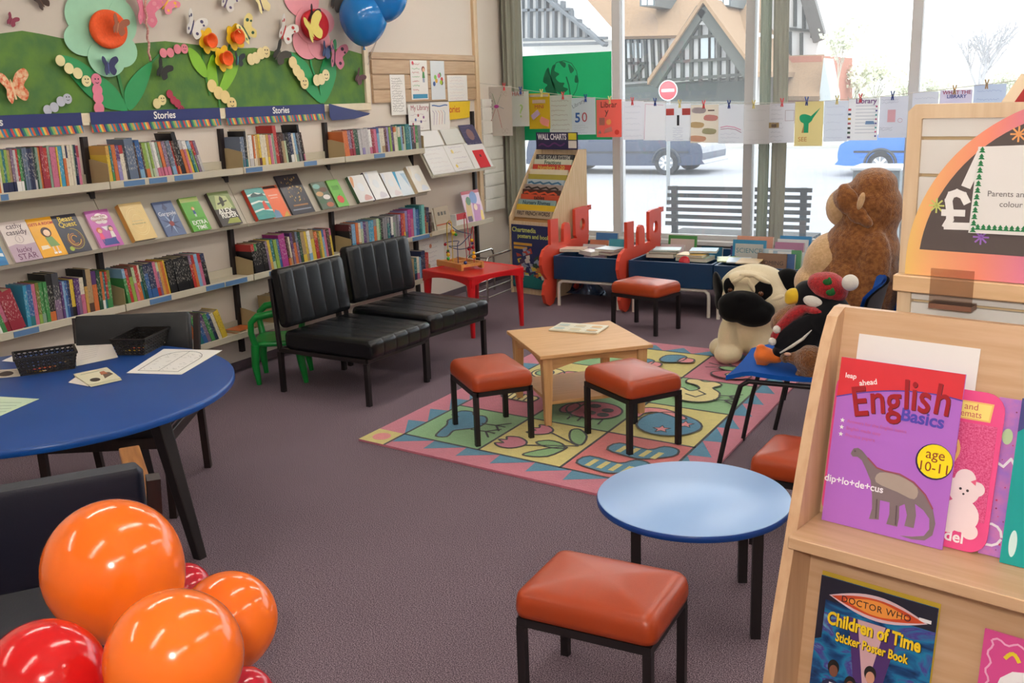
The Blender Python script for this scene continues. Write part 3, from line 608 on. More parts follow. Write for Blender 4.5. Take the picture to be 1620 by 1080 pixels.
# ------------------------------------------------------------------ banners above the shelves
navy = M('26306A', rough=.35); 
def stripes():
    m, nt, b = newmat('rainbow_stripes'); L = nt.links; tc = N(nt, 'ShaderNodeTexCoord'); sp = N(nt, 'ShaderNodeSeparateXYZ'); L.new(tc.outputs['Object'], sp.inputs[0])
    a = N(nt, 'ShaderNodeMath', operation='MULTIPLY_ADD'); a.inputs[1].default_value = .35; L.new(sp.outputs['Y'], a.inputs[0]); L.new(sp.outputs['X'], a.inputs[2])
    f = N(nt, 'ShaderNodeMath', operation='MULTIPLY'); f.inputs[1].default_value = 7.2; L.new(a.outputs[0], f.inputs[0])
    g = N(nt, 'ShaderNodeMath', operation='FRACT'); L.new(f.outputs[0], g.inputs[0]); r = N(nt, 'ShaderNodeValToRGB'); r.color_ramp.interpolation = 'CONSTANT'; L.new(g.outputs[0], r.inputs[0])
    cs = ['D0562C', '1F7A70', '2D4A8A', 'C63A34', '2D9A8C', 'E0C050', 'D8683A', '2A3A70', '25806A', '7DB060', 'D89A50', '2F80A8']
    for i, c in enumerate(cs):
        e = r.color_ramp.elements[i] if i < 2 else r.color_ramp.elements.new(i/12)
        e.position = i/12; e.color = lin(c)
    L.new(r.outputs[0], b.inputs['Base Color']); b.inputs['Roughness'].default_value = .4; return m
strm = stripes(); whitep = M('F2EFEA', rough=.5)
for (a, b, tx, lab) in ((2.3, 3.262, 2.775, 'left end navy Stories banner cut by the photo edge'), (3.311, 4.166, 3.77, 'navy Stories banner with rainbow hem above the second bay'), (4.208, 5.064, 4.66, 'navy Stories banner with rainbow hem above the third bay')):
    W = Matrix.Translation((XW+.03, a, 1.41)) @ NT
    o = bev(MB().bb((0, .037, 0), (b-a, .097, .002)).build('header_banner', navy, W=W), .0008, 1)
    tag(o, lab, 'banner', 'Stories banners')
    MB().bb((0, 0, .0), (b-a, .037, .0015)).build('rainbow_hem', strm, o)
    text(o, 'Stories', .052, whitep, tx-a, .068, .0032, bold=.0009)
o = MB().prism([(0, 0), (0, .083), (.10, .062), (.42, .01), (.40, 0), (.25, -.02), (.02, -.022)], 0, .002).build('header_banner', navy, W=Matrix.Translation((XW+.05, 5.085, 1.425)) @ NT)
tag(o, 'curled blank navy banner drooping above the fourth bay', 'banner', 'Stories banners')
for yy, t_ in ((3.286, 'left'), (4.187, 'right')):
    tag(MB().bb((-.018, 0, 0), (.018, .055, .0015)).build('cream_card', M('E9DFC6'), W=Matrix.Translation((XW+.026, yy, 1.447)) @ NT), 'small cream card between two navy banners, the %s one' % t_, 'card')
# ------------------------------------------------------------------ face-out books
sl_o = Vector((-4.118+.013, 0, ZD0+.0065)); sl_u = Vector((XW+.012-(-4.118+.012), 0, ZD1-ZD0-.001)).normalized()
def cover(y0, y1, h, th, hx, name, label, art=None, spinec=None, lead=.0, off=0.):
    w = y1-y0; n = Vector((0, 1, 0)).cross(sl_u)
    W = frame(sl_o+Vector((0, y0, 0))+n*(.0012+off)+sl_u*lead, (0, 1, 0), sl_u)
    b = MB().bb((0, 0, 0), (w, h, .0022)).bb((0, 0, th-.0022), (w, h, th)).bb((0, 0, .0022), (.0022, h, th-.0022), 2).bb((.0022, .003, .0022), (w-.003, h-.003, th-.0022), 1)
    o = tag(b.build('book', [M(hx, rough=.3), pagew, M(spinec or hx, rough=.35)], W=W), label, 'book', 'books facing out on the sloping display shelf')
    if art:
        mb, mats, tx = MB(), [], []
        def mi(c):
            m_ = M(c, rough=.35)
            if m_ not in mats: mats.append(m_)
            return mats.index(m_)
        art(mb, w, h, th+.0002, mi, lambda s_, x, y, size, c, **k: tx.append((s_, x, y, size, c, k)))
        if mb.v: mb.build('cover_picture', mats, o)
        for s_, x, y, size, c, k in tx: text(o, s_, size, M(c, rough=.35), x*w, y*h, th+.0012, **k)
    return o
def cy(pl, pr): return WX(pl[0], pl[1], -4.112).y, WX(pr[0], pr[1], -4.112).y
def kid(mb, x, y, s, z, mi, hair, top, leg, skin='E8B896'):
    mb.prism([(x-.22*s, y), (x+.22*s, y), (x+.14*s, y+.55*s), (x-.14*s, y+.55*s)], z, z+.0004, mi(top)); mb.rect(x-.13*s, y-.4*s, x-.04*s, y, z, mi(leg)); mb.rect(x+.04*s, y-.4*s, x+.13*s, y, z, mi(leg))
    mb.disc(x, y+.8*s, .27*s, z, mi(hair)); mb.disc(x+.03*s, y+.74*s, .19*s, z+.0005, mi(skin))
def a_stripe(mb, w, h, z, mi, t):
    for k in range(5): mb.prism([(w*.2, h*(.1+.18*k)), (w*.95, h*(.02+.18*k)), (w*.95, h*(.10+.18*k)), (w*.2, h*(.18+.18*k))], z, z+.0004, mi('E8EEF2' if k % 2 else '1E6EA8'))
def a_star(mb, w, h, z, mi, t):
    mb.prism([(0, 0), (w, 0), (w, h*.42), (w*.6, h*.4), (w*.3, h*.44), (0, h*.40)], z, z+.0004, mi('B49CAC'))
    mb.line([(w*.5+.14*w*math.cos(a), h*.55+.14*w*math.sin(a)) for a in [i*PI/10 for i in range(21)]], .0012, z, mi('7A5A68')); mb.line([(w*.5, h*.5), (w*.5, h*.6)], .001, z, mi('7A5A68'))
    t('cathy', .5, .87, w*.27, '4A3440'); t('cassidy', .5, .72, w*.27, '4A3440'); t('lucky', .5, .28, w*.26, '6A3A5A'); t('STAR', .52, .11, w*.3, '6A3A5A')
def a_room(mb, w, h, z, mi, t):
    mb.disc(w*.55, h*.62, w*.2, z, mi('4A2A1C')); mb.disc(w*.56, h*.6, w*.13, z+.0005, mi('EFCBA8')); mb.prism([(w*.42, h*.5), (w*.7, h*.5), (w*.86, h*.25), (w*.48, h*.25)], z, z+.0004, mi('7A9A5A')); mb.rect(w*.52, h*.1, w*.58, h*.25, z, mi('E8C8A8')); mb.rect(w*.68, h*.1, w*.74, h*.25, z, mi('E8C8A8'))
    mb.rect(w*.5, h*.06, w*.62, h*.11, z, mi('F2F2EE')); mb.rect(w*.66, h*.06, w*.78, h*.11, z, mi('F2F2EE')); mb.prism([(w*.12, h*.3), (w*.4, h*.3), (w*.45, h*.22), (w*.1, h*.2)], z, z+.0004, mi('EADCC0'))
    t('GETS A ROOM', .5, .84, w*.15, 'B8381C', bold=.0004)
def a_beast(mb, w, h, z, mi, t):
    for k in range(5):
        R = w*(.12+.06*k); mb.line([(w*.52+R*math.cos(a), h*.36+R*1.1*math.sin(a)) for a in [(.4+k*.9)+i*.35 for i in range(12)]], .004, z, mi(['C88A2C', 'A86A3A', 'D8A83C', '7A4A2A', '9A8A3A'][k]))
    mb.disc(w*.25, h*.12, w*.09, z, mi('9AAA3A')); t('Beast', .5, .88, w*.28, 'E4C84A', bold=.0004); t('Quest', .5, .74, w*.28, 'E4C84A', bold=.0004)
def a_kids(mb, w, h, z, mi, t):
    for x, y, r_ in ((.3, .78, .16), (.5, .82, .18), (.7, .79, .16), (.42, .7, .15), (.62, .69, .15)): mb.disc(w*x, h*y, w*r_, z, mi('F3E6E6'), None, w*r_*.7)
    mb.prism([(w*.4, h*.55), (w*.75, h*.55), (w*.56, h*.42)], z, z+.0004, mi('EFE9EE')); kid(mb, w*.26, h*.22, h*.3, z, mi, 'B85A2A', 'E0507A', '3A4A8A'); kid(mb, w*.74, h*.24, h*.3, z, mi, '3A2218', 'EDE7DE', '3A4A8A')
    mb.prism([(w*.2, h*.05), (w*.85, h*.05), (w*.75, h*.22), (w*.3, h*.22)], z+.0004, z+.0008, mi('34488C')); t('How You', .5, .83, w*.14, 'A83048'); t('Started Out!', .5, .73, w*.13, 'A83048')
def a_gold(mb, w, h, z, mi, t):
    for R in (.42, .36, .2): mb.line([(w*.5+w*R*math.cos(a), h*.5+w*R*1.3*math.sin(a)) for a in [i*PI/14 for i in range(29)]], .0014, z, mi('F3E2A8'))
    mb.rect(w*.2, h*.42, w*.8, h*.45, z, mi('B8A878')); mb.rect(w*.25, h*.5, w*.75, h*.52, z, mi('C8B888'))
def a_garg(mb, w, h, z, mi, t):
    for k in range(9):
        a = k*2*PI/9; mb.prism([(w*.5+.05*w*math.cos(a+1.5), h*.35+.05*w*math.sin(a+1.5)), (w*.5+.48*w*math.cos(a), h*.38+.55*w*math.sin(a)), (w*.5+.05*w*math.cos(a-1.5), h*.35+.05*w*math.sin(a-1.5))], z, z+.0004, mi('A8BCD8' if k % 2 else '2F3A5E'))
    mb.prism([(w*.38, h*.8), (w*.5, h*.95), (w*.64, h*.8), (w*.5, h*.72)], z, z+.0005, mi('3A4466')); mb.disc(w*.5, h*.35, w*.12, z+.0005, mi('8A3A3A'))
    t('Gargoyle', .5, .64, w*.25, 'EEF0F4')
def a_extra(mb, w, h, z, mi, t):
    mb.rect(0, h*.86, w, h*.98, z, mi('A8B86A')); kid(mb, w*.5, h*.5, h*.2, z, mi, 'C88A3A', '2A4A7A', 'F0F0F0'); mb.rect(w*.1, h*.36, w*.9, h*.37, z, mi('2A4A1C'))
    t('EXTRA', .52, .24, w*.26, 'F4F6F0', bold=.0006); t('TIME', .52, .09, w*.26, 'F4F6F0', bold=.0006)
def a_alex(mb, w, h, z, mi, t):
    mb.prism([(0, h*.5), (w, h*.45), (w, h), (0, h)], z, z+.0003, mi('7E8E5A')); mb.prism([(w*.1, h*.5), (w*.9, h*.5), (w*.8, h*.85), (w*.3, h*.9)], z+.0003, z+.0006, mi('B4BC84')); mb.prism([(w*.42, h*.55), (w*.56, h*.6), (w*.6, h*.8), (w*.5, h*.87), (w*.42, h*.78)], z+.0007, z+.001, mi('3A3A28')); mb.prism([(w*.25, h*.62), (w*.75, h*.7), (w*.75, h*.74), (w*.25, h*.67)], z+.0007, z+.001, mi('3A3A28'))
    mb.prism([(w*.3, h*.06), (w*.95, h*.04), (w*.9, h*.2), (w*.5, h*.2)], z, z+.0005, mi('9AA04A')); t('ALEX', .46, .42, w*.28, 'F2F2EA', bold=.0008); t('RIDER', .55, .29, w*.28, 'F2F2EA', bold=.0008)
def a_sea(mb, w, h, z, mi, t):
    for k in range(6): mb.prism([(0, h*(.1+.13*k)), (w*.5, h*(.16+.13*k)), (w, h*(.08+.13*k)), (w, h*(.13+.13*k)), (w*.5, h*(.21+.13*k)), (0, h*(.16+.13*k))], z, z+.0003, mi('E4ECE4' if k % 2 else '4A9A94'))
    mb.prism([(w*.15, h*.72), (w*.9, h*.72), (w*.85, h*.82), (w*.6, h*.78), (w*.4, h*.86), (w*.2, h*.8)], z+.0004, z+.0008, mi('27484A')); mb.prism([(w*.58, h*.28), (w*.86, h*.28), (w*.76, h*.58), (w*.62, h*.52)], z+.0004, z+.0009, mi('D8422C'))
def a_oran(mb, w, h, z, mi, t):
    mb.prism([(w*.1, h*.92), (w*.9, h*.92), (w*.85, h*.99), (w*.2, h*.99)], z, z+.0003, mi('3A1A18')); mb.prism([(w*.05, 0), (w*.5, 0), (w*.45, h*.2), (w*.25, h*.26), (w*.1, h*.15)], z, z+.0004, mi('6A8AAA')); mb.prism([(w*.6, 0), (w*.95, 0), (w*.9, h*.18), (w*.75, h*.1)], z, z+.0004, mi('C8A03A')); mb.rect(w*.25, h*.68, w*.8, h*.72, z, mi('F0B49A')); mb.rect(w*.3, h*.6, w*.75, h*.63, z, mi('F0B49A'))
def a_dark(mb, w, h, z, mi, t):
    rr = random.Random(3)
    for k in range(60): x, y = rr.uniform(.12, .85), rr.uniform(.3, .9); mb.prism([(w*x, h*y), (w*(x+.05), h*(y+.01)), (w*(x+.03), h*(y+.05))], z, z+.0003+k*1e-6, mi(['B8924A', '8A6A4A', '6A4A3A', 'D8B870'][k % 4]))
    mb.rect(w*.1, h*.1, w*.9, h*.13, z, mi('8A90A0')); mb.rect(w*.2, h*.2, w*.85, h*.24, z, mi('9A6A40'))
def a_mix(mb, w, h, z, mi, t):
    for k, c in enumerate(('7AA8A0', '6A4A34', 'C8A070', 'E8E0D8', '4A6A4A', 'B86A4A')):
        mb.disc(w*(.3+.4*(k % 2)), h*(.85-.14*k), w*.26, z+k*.0001, mi(c), None, h*.09)
def a_fruit(mb, w, h, z, mi, t):
    mb.disc(w*.5, h*.27, w*.28, z, mi('E04A3A'), None, w*.24); mb.line([(w*.5, h*.4), (w*.62, h*.46)], .003, z, mi('2A3A1C'))
    for k in range(7): mb.line([(w*(.22+.09*k), h*.62), (w*(.25+.09*k), h*.72), (w*(.2+.09*k), h*.78)], .002, z, mi('24401C'))
def mk_pale(c1, c2):
    def f(mb, w, h, z, mi, t):
        mb.prism(smooth([(w*.05, h*.55), (w*.25, h*.9), (w*.12, h*.97), (w*.02, h*.8)]), z, z+.0003, mi(c1)); mb.prism(smooth([(w*.4, h*.05), (w*.9, h*.08), (w*.8, h*.2), (w*.55, h*.25)]), z, z+.0003, mi(c2)); mb.disc(w*.5, h*.55, w*.2, z, mi('E4E8EA'))
    return f
G = [((-24, 429), (11, 422.5), .198, .012, '2A7EB4', 'partly cut off blue and white striped book, far left of the display shelf', a_stripe, None),
     ((22, 421), (65, 414), .198, .014, 'D9CCC6', 'pale mauve book reading cathy cassidy lucky STAR', a_star, None),
     ((66, 413), (105, 407), .198, .012, 'E8A820', 'bright yellow book with a cartoon girl and red title', a_room, None),
     ((105.5, 407), (143.7, 400), .198, .010, '2F3040', 'dark book with yellow lettering and a golden coiled serpent', a_beast, None),
     ((157, 397), (193.5, 391.5), .198, .012, 'BC62AC', 'pink purple book with two children under a white cloud bubble', a_kids, 'D8B8C0'),
     ((208, 388.5), (243, 379.5), .205, .03, 'DFC386', 'thick gold book with faint rings on the cover', a_gold, 'D89A4A'),
     ((263, 378.5), (292.6, 372), .198, .010, '5C6C92', 'grey blue book with a spiky burst and white Gargoyle title', a_garg, None),
     ((303, 371), (331, 364.5), .198, .018, '55A032', 'green football book reading EXTRA TIME', a_extra, '6A8A3A'),
     ((346.7, 362.5), (379, 356), .205, .024, '3A3430', 'dark book reading ALEX RIDER with a jumping figure', a_alex, '463A38'),
     ((403, 353), (430.6, 347), .195, .03, '3F9490', 'thick teal sea book with red spine and a red sail', a_sea, 'C03A22'),
     ((431, 347), (457, 342), .205, .012, 'E0642E', 'orange book with dark top edge beside the teal sea book', a_oran, None),
     ((461, 342.5), (496, 335.8), .262, .010, '37343C', 'tallest dark book with scattered gold shapes on the display shelf', a_dark, None),
     ((507.4, 334.8), (528, 331), .185, .015, '5F6A58', 'green brown mottled book left of the bright green one', a_mix, '4A5A48'),
     ((532.6, 330), (550, 327), .190, .012, '6FB446', 'bright green book with a red fruit', a_fruit, '37542C'),
     ((563.7, 324.4), (587.4, 320.3), .190, .03, 'E6E4E0', 'thick white book with green spine and pinkish corner', mk_pale('D89A6A', 'D8A8A0'), '3C5A3C'),
     ((589, 319.6), (611, 316), .205, .03, 'ECEBE8', 'thick white book with dark purple spine', mk_pale('DDE2EA', 'D8D4D8'), '4A3A50'),
     ((614, 315.6), (633, 312.3), .185, .025, 'E8E6E4', 'thick pale book with brown spine', mk_pale('DDE0E8', 'E4D8D8'), '6A5A4A'),
     ((633.5, 312.2), (652.6, 309), .185, .015, 'DCE6EC', 'white book with a bright blue left stripe', lambda mb, w, h, z, mi, t: (mb.prism([(0, h*.15), (w*.12, h*.3), (w*.3, h), (0, h)], z, z+.0004, mi('3A9CC4')), mb.prism([(w*.6, h*.9), (w*.95, h*.9), (w*.9, h*.3)], z, z+.0004, mi('A8C8DC'))), None),
     ((656, 308.6), (676, 305), .205, .03, 'EAE6DC', 'thick cream book at the right end of the display shelf', mk_pale('E8DCC8', 'DDE4EC'), 'DCC8A8')]
for i, (pl, pr, h, th, hx, lab, art, sc) in enumerate(G):
    ya, yb = cy(pl, pr); cover(ya, yb-.0006, h, th, hx, 'book', lab, art, sc)
# ------------------------------------------------------------------ sheets pinned on the wall and leaflets
paper = M('ECE9E4', rough=.7, var=.015)
def scr(mb, w, h, z, mi, n, cols, seed, x0=.1, x1=.9, y0=.1, y1=.9, lw=.0015):
    """hand written lines"""
    rr = random.Random(seed)
    for k in range(n):
        y = h*(y1-(y1-y0)*k/max(1, n-1)); x = w*x0; P = [(x, y)]; e = w*(x0+(x1-x0)*rr.uniform(.7, 1))
        while x < e: x += w*.03; P.append((min(x, e), y+rr.uniform(-.006, .006)))
        mb.line(P, lw, z, mi(cols[k % len(cols)]))
def sheet(W, w, h, label, cat='paper sheet', hx='ECE9E4', name='paper_sheet', draw=None, group=None, th=.0008, bend=0., pm=None):
    mb = MB()
    if bend: mb.grid(lambda u, v: (u*w, v*h, bend*math.sin(PI*u)*(.4+.6*(1-v))), 8, 6); mb.grid(lambda u, v: ((1-u)*w, v*h, bend*math.sin(PI*u)*(.4+.6*(1-v))-th), 8, 6)
    else: mb.bb((0, 0, 0), (w, h, th))
    o = tag(mb.build(name, pm or M(hx, rough=.65, var=.015), W=W), label, cat, group)
    if draw:
        mb, mats, tx = MB(), [], []
        def mi(c):
            m_ = M(c, rough=.5)
            if m_ not in mats: mats.append(m_)
            return mats.index(m_)
        zz = th+.0001+max(0, bend)
        draw(mb, w, h, zz, mi, lambda s_, x, y, size, c, **k: tx.append((s_, x, y, size, c, k)))
        if mb.v: mb.build('drawing', mats, o)
        for s_, x, y, size, c, k in tx: text(o, s_, size, M(c, rough=.5), x*w, y*h, zz+.0006, name='lettering', **k)
    return o
def wsheet(pl, pr, label, draw=None, hx='ECE9E4', xo=.022, **k):
    a = WX(pl[0], pl[1], XW+xo); b = WX(pr[0], pr[1], XW+xo)
    return sheet(Matrix.Translation((XW+xo, a.y, b.z)) @ NT, b.y-a.y, a.z-b.z, label, 'paper sheet', hx, draw=draw, group='sheets pinned beside the noticeboard', **k)
wsheet((616, 118), (643, 181), 'white typed page pinned lowest left beside the slat board', lambda mb, w, h, z, mi, t: scr(mb, w, h, z, mi, 14, ['9A9894'], 1, lw=.0022))
wsheet((648, 95), (678, 157), 'white leaflet with a small cartoon boy and blue foot band', lambda mb, w, h, z, mi, t: (mb.rect(w*.08, h*.03, w*.95, h*.14, z, mi('3A8AB0')), kid(mb, w*.76, h*.55, h*.28, z, mi, '8A3A2A', '4A8A4A', '4A6A9A'), scr(mb, w, h, z, mi, 7, ['C87A7A', '8ABA8A'], 2, .1, .55, .25, .9, .003), mb.disc(w*.15, h*.93, w*.06, z, mi('C83048'))))
wsheet((680, 96), (705, 157), 'pale blue leaflet with a coloured flower scribble', lambda mb, w, h, z, mi, t: [mb.disc(w*(.5+.28*math.cos(k)), h*(.52+.12*math.sin(k*1.7)), w*.09, z+k*.0001, mi(c)) for k, c in enumerate(('C84A4A', '5AA04A', 'E0A83A', '3A5A9A', '8ACA5A', 'D86A9A', '3A2A2A', 'B0D040'))], hx='DCE2E6')
wsheet((707, 119), (740, 159), 'small white sheet with faint pencil drawing, right end of the slat board', lambda mb, w, h, z, mi, t: scr(mb, w, h, z, mi, 8, ['C8CCDA', 'D8C0C0'], 3))
wsheet((645, 165), (680, 205), 'childs sheet headed My Library under the boy leaflet', lambda mb, w, h, z, mi, t: (t('My Library', .55, .85, w*.2, 'A84A5A'), [mb.disc(w*(.2+.13*k), h*(.25+.4*((k*7) % 5)/5), w*.04, z, mi(c)) for k, c in enumerate(('B04A6A', '4A6AB0', 'B84A4A', '5A4A8A', '9A5A9A'))], scr(mb, w, h, z, mi, 3, ['B090A8'], 4, .1, .9, .1, .6)), xo=.03)
wsheet((680, 162), (712, 204), 'childs sheet with a blue wavy line across the top', lambda mb, w, h, z, mi, t: (mb.line([(w*x/10, h*(.87+.02*math.sin(x))) for x in range(1, 10)], .008, z, mi('3A6AA8')), [mb.line([(w*(.15+.14*k), h*.2), (w*(.2+.14*k), h*.6), (w*(.12+.14*k), h*.7)], .003, z, mi(c)) for k, c in enumerate(('8A6AA8', 'B08AC0', 'E0A070', 'D07A8A', '4A7AB0'))]), xo=.031)
a = WX(712, 161, XW+.02); b = WX(745, 188, XW+.02)
o = tag(MB().prism([(-.12, 0), (b.y-a.y-.02, .012), (b.y-a.y, (a.z-b.z)), (-.12, (a.z-b.z))], 0, .0015).build('yellow_sign', M('E8C32A', rough=.4), W=Matrix.Translation((XW+.018, a.y, b.z)) @ NT), 'yellow sign with red lettering half hidden behind the pinned sheets', 'sign')
text(o, 'Stories', .075, M('C8482C', rough=.4), .03, (a.z-b.z)*.58, .002, bold=.001)
# sloping leaflet shelf in the fifth bay
s5o = Vector((-4.066, 0, .983)); s5u = Vector((XW+.012+4.07, 0, 1.303-.972)).normalized()
def lsheet(y0, y1, v0, v1, label, hx='E9E8E6', draw=None, off=.002, rot=0, cat='leaflet'):
    W = frame(s5o+Vector((0, y0, 0))+s5u*v0+Vector((0, 1, 0)).cross(s5u)*off, (0, 1, 0), s5u) @ RZ(rot)
    return sheet(W, y1-y0, v1-v0, label, cat, hx, draw=draw, group='leaflets on the sloping shelf by the corner')
lsheet(6.01, 6.30, 0, .215, 'white leaflet with faint print, left on the sloping leaflet shelf', draw=lambda mb, w, h, z, mi, t: scr(mb, w, h, z, mi, 6, ['CFCFD6', 'D8C8C8'], 5))
lsheet(6.305, 6.58, 0, .215, 'white sheet with coloured scribbles, middle of the sloping leaflet shelf', draw=lambda mb, w, h, z, mi, t: (mb.disc(w*.2, h*.2, w*.05, z, mi('E0C860')), mb.disc(w*.3, h*.75, w*.06, z, mi('E8D890')), scr(mb, w, h, z, mi, 5, ['B8B0C8', 'C8B8A8'], 6, .2)))
lsheet(6.585, 6.86, 0, .215, 'white sheet behind the red leaflet on the sloping shelf')
lsheet(6.66, 6.82, .0, .15, 'red leaflet standing on the sloping shelf', 'CF2A34', draw=lambda mb, w, h, z, mi, t: (mb.rect(w*.45, h*.6, w*.6, h*.75, z, mi('5A1A20')),), off=.004)
lsheet(6.03, 6.33, .22, .345, 'white sheet at the back left of the sloping shelf')
lsheet(6.36, 6.62, .22, .345, 'pale grey leaflet at the back middle of the sloping shelf', 'D8D8D2')
lsheet(6.64, 6.86, .20, .37, 'dark purple blue booklet at the back of the sloping shelf', '4A4868', draw=lambda mb, w, h, z, mi, t: (mb.disc(w*.5, h*.5, w*.22, z, mi('8A6A6A')), scr(mb, w, h, z, mi, 4, ['7A6A88'], 7)))
# magazine shelf
def stand(px, py, w, h, th, tilt, rz, hx, name, label, draw=None, x=-4.13, z=None, cat='magazine', spinec=None):
    p = WX(px, py, x); z = ZM+.006 if z is None else z
    W = Matrix.Translation((x, p.y, z+.001)) @ RZ(rz) @ NT @ Matrix.Rotation(math.radians(-tilt), 4, 'X')
    o = tag(MB().bb((0, 0, -th), (w, h, 0)).build(name, M(hx, rough=.3), W=W), label, cat)
    if draw:
        mb, mats = MB(), []
        def mi(c):
            m_ = M(c, rough=.35)
            if m_ not in mats: mats.append(m_)
            return mats.index(m_)
        draw(mb, w, h, .0002, mi); mb.build('cover_picture', mats, o)
    return o
stand(740, 337, .26, .245, .006, 14, 0, 'D8B8D0', 'magazine', 'colourful magazine with red top band standing on the right end shelf', lambda mb, w, h, z, mi: (mb.rect(0, h*.9, w, h, z, mi('C8324A')), mb.prism([(w*.02, h*.1), (w*.35, h*.05), (w*.4, h*.6), (w*.15, h*.72)], z, z+.0004, mi('C8A868')), mb.disc(w*.3, h*.68, w*.13, z+.0005, mi('3F7A4A')), mb.disc(w*.6, h*.75, w*.2, z+.0003, mi('6A8AC8')), mb.prism([(w*.42, 0), (w*.75, 0), (w*.9, h*.5), (w*.5, h*.6)], z+.0004, z+.0008, mi('B06AA8')), mb.disc(w*.62, h*.45, w*.1, z+.001, mi('E8C8B0')), mb.prism([(w*.8, 0), (w*.97, 0), (w*.97, h*.3), (w*.82, h*.35)], z, z+.0004, mi('E0C050')), mb.rect(w*.06, h*.02, w*.3, h*.2, z+.0005, mi('5A3A5A'))))
stand(692, 352, .19, .165, .012, 10, 0, 'B8AC98', 'booklet', 'grey brown booklet with a red line standing on the magazine shelf', lambda mb, w, h, z, mi: (mb.rect(0, h*.18, w, h*.24, z, mi('B0502C')), mb.rect(w*.2, h*.62, w*.34, h*.78, z, mi('5A5A58')), mb.rect(w*.42, h*.62, w*.56, h*.78, z, mi('5A5A58')), mb.rect(w*.64, h*.62, w*.78, h*.78, z, mi('6A6A66'))), cat='booklet')
stand(722, 346, .15, .085, .05, 3, 0, 'E4E2E0', 'leaflet_box', 'low white leaflet box with red card on the magazine shelf', lambda mb, w, h, z, mi: (mb.rect(w*.05, h*.5, w*.98, h*1.05, z, mi('C0323C')),), x=-4.12, cat='box')
for i, (px_, c_) in enumerate(((683, 'E8E4DC'), (689, 'D8D4CC'))):
    stand(px_, 356, .06, .17-.02*i, .004, 8, 30, c_, 'leaflet', '%s pale leaflet leaning beside the last book on the middle shelf' % ('first', 'second')[i], cat='leaflet')
W = Matrix.Translation((XW+.012, WX(662, 380, XW+.01).y, WX(662, 440, XW+.01).z)) @ NT
sheet(W, .33, .30, 'white notice with printed lines hanging below the magazine shelf', draw=lambda mb, w, h, z, mi, t: (scr(mb, w, h, z, mi, 8, ['A8A6B0'], 9, .12, .8), mb.disc(w*.45, h*.72, w*.05, z, mi('D88A6A'))))
# ------------------------------------------------------------------ loft helpers
def rrect(w, d, r, n=5):
    P = []
    for cx, cy_, a0 in ((w/2-r, d/2-r, 0), (-w/2+r, d/2-r, 90), (-w/2+r, -d/2+r, 180), (w/2-r, -d/2+r, 270)):
        for k in range(n+1):
            a = math.radians(a0+90*k/n); P.append((cx+r*math.cos(a), cy_+r*math.sin(a)))
    return P
def loft(mb, rings, mi=0, T=None, smooth=True, caps=True):
    n = len(rings[0]); v = [p for r in rings for p in r]
    f = [(i*n+k, i*n+(k+1) % n, (i+1)*n+(k+1) % n, (i+1)*n+k) for i in range(len(rings)-1) for k in range(n)]
    mb.add(v, f, mi, T, smooth)
    if caps: mb.add(rings[0], [tuple(range(n))[::-1]], mi, T, smooth); mb.add(rings[-1], [tuple(range(n))], mi, T, smooth)
    return mb
def cushion(w, d, h, r=.03, dome=.012, T=None, mb=None, mi=0):
    """soft box, bottom at z=0"""
    R = []
    for ins, z, rr in ((.012, 0, r*.8), (.003, .004, r), (0, h*.25, r), (.001, h*.55, r), (.005, h*.76, r*.95), (.013, h*.89, r*.85), (.024, h*.955, r*.8)):
        R.append([(x, y, z) for x, y in rrect(w-2*ins, d-2*ins, min(rr, min(w, d)/2-ins-.002))])
    B_ = R[-1]; zt = B_[0][2]
    for k in range(1, 15):
        q_ = 1-k/14.6; R.append([(p[0]*q_, p[1]*q_, zt+(h+dome-zt)*(1-q_**2.2)) for p in B_])
    return loft(mb or MB(), R, mi, T)
def channel(depth, height, width, nch, r=.03, g=.005, T=None):
    """upholstered pad with stitched channels; x=depth 0..d, y=width, z=height"""
    sec = rrect(depth, height, r, 5); st = []
    for k in range(nch):
        a, b = width*k/nch, width*(k+1)/nch
        for t in (0, .03, .12, .5, .88, .97): st.append((a+(b-a)*t, g*(1 if t == 0 else (.3 if t in (.03, .97) else .0))))
    st.append((width, g)); R = []
    for i, (y, e) in enumerate(st):
        if i in (0, len(st)-1): e = .02
        if i in (1, len(st)-2): e = .006
        sx, sz = (depth-2*e)/depth, (height-2*e)/height
        R.append([(depth/2+x*sx, y, height/2+z*sz) for x, z in sec])
    mb = MB(); loft(mb, [r_[::-1] for r_ in R], 0, T); return mb
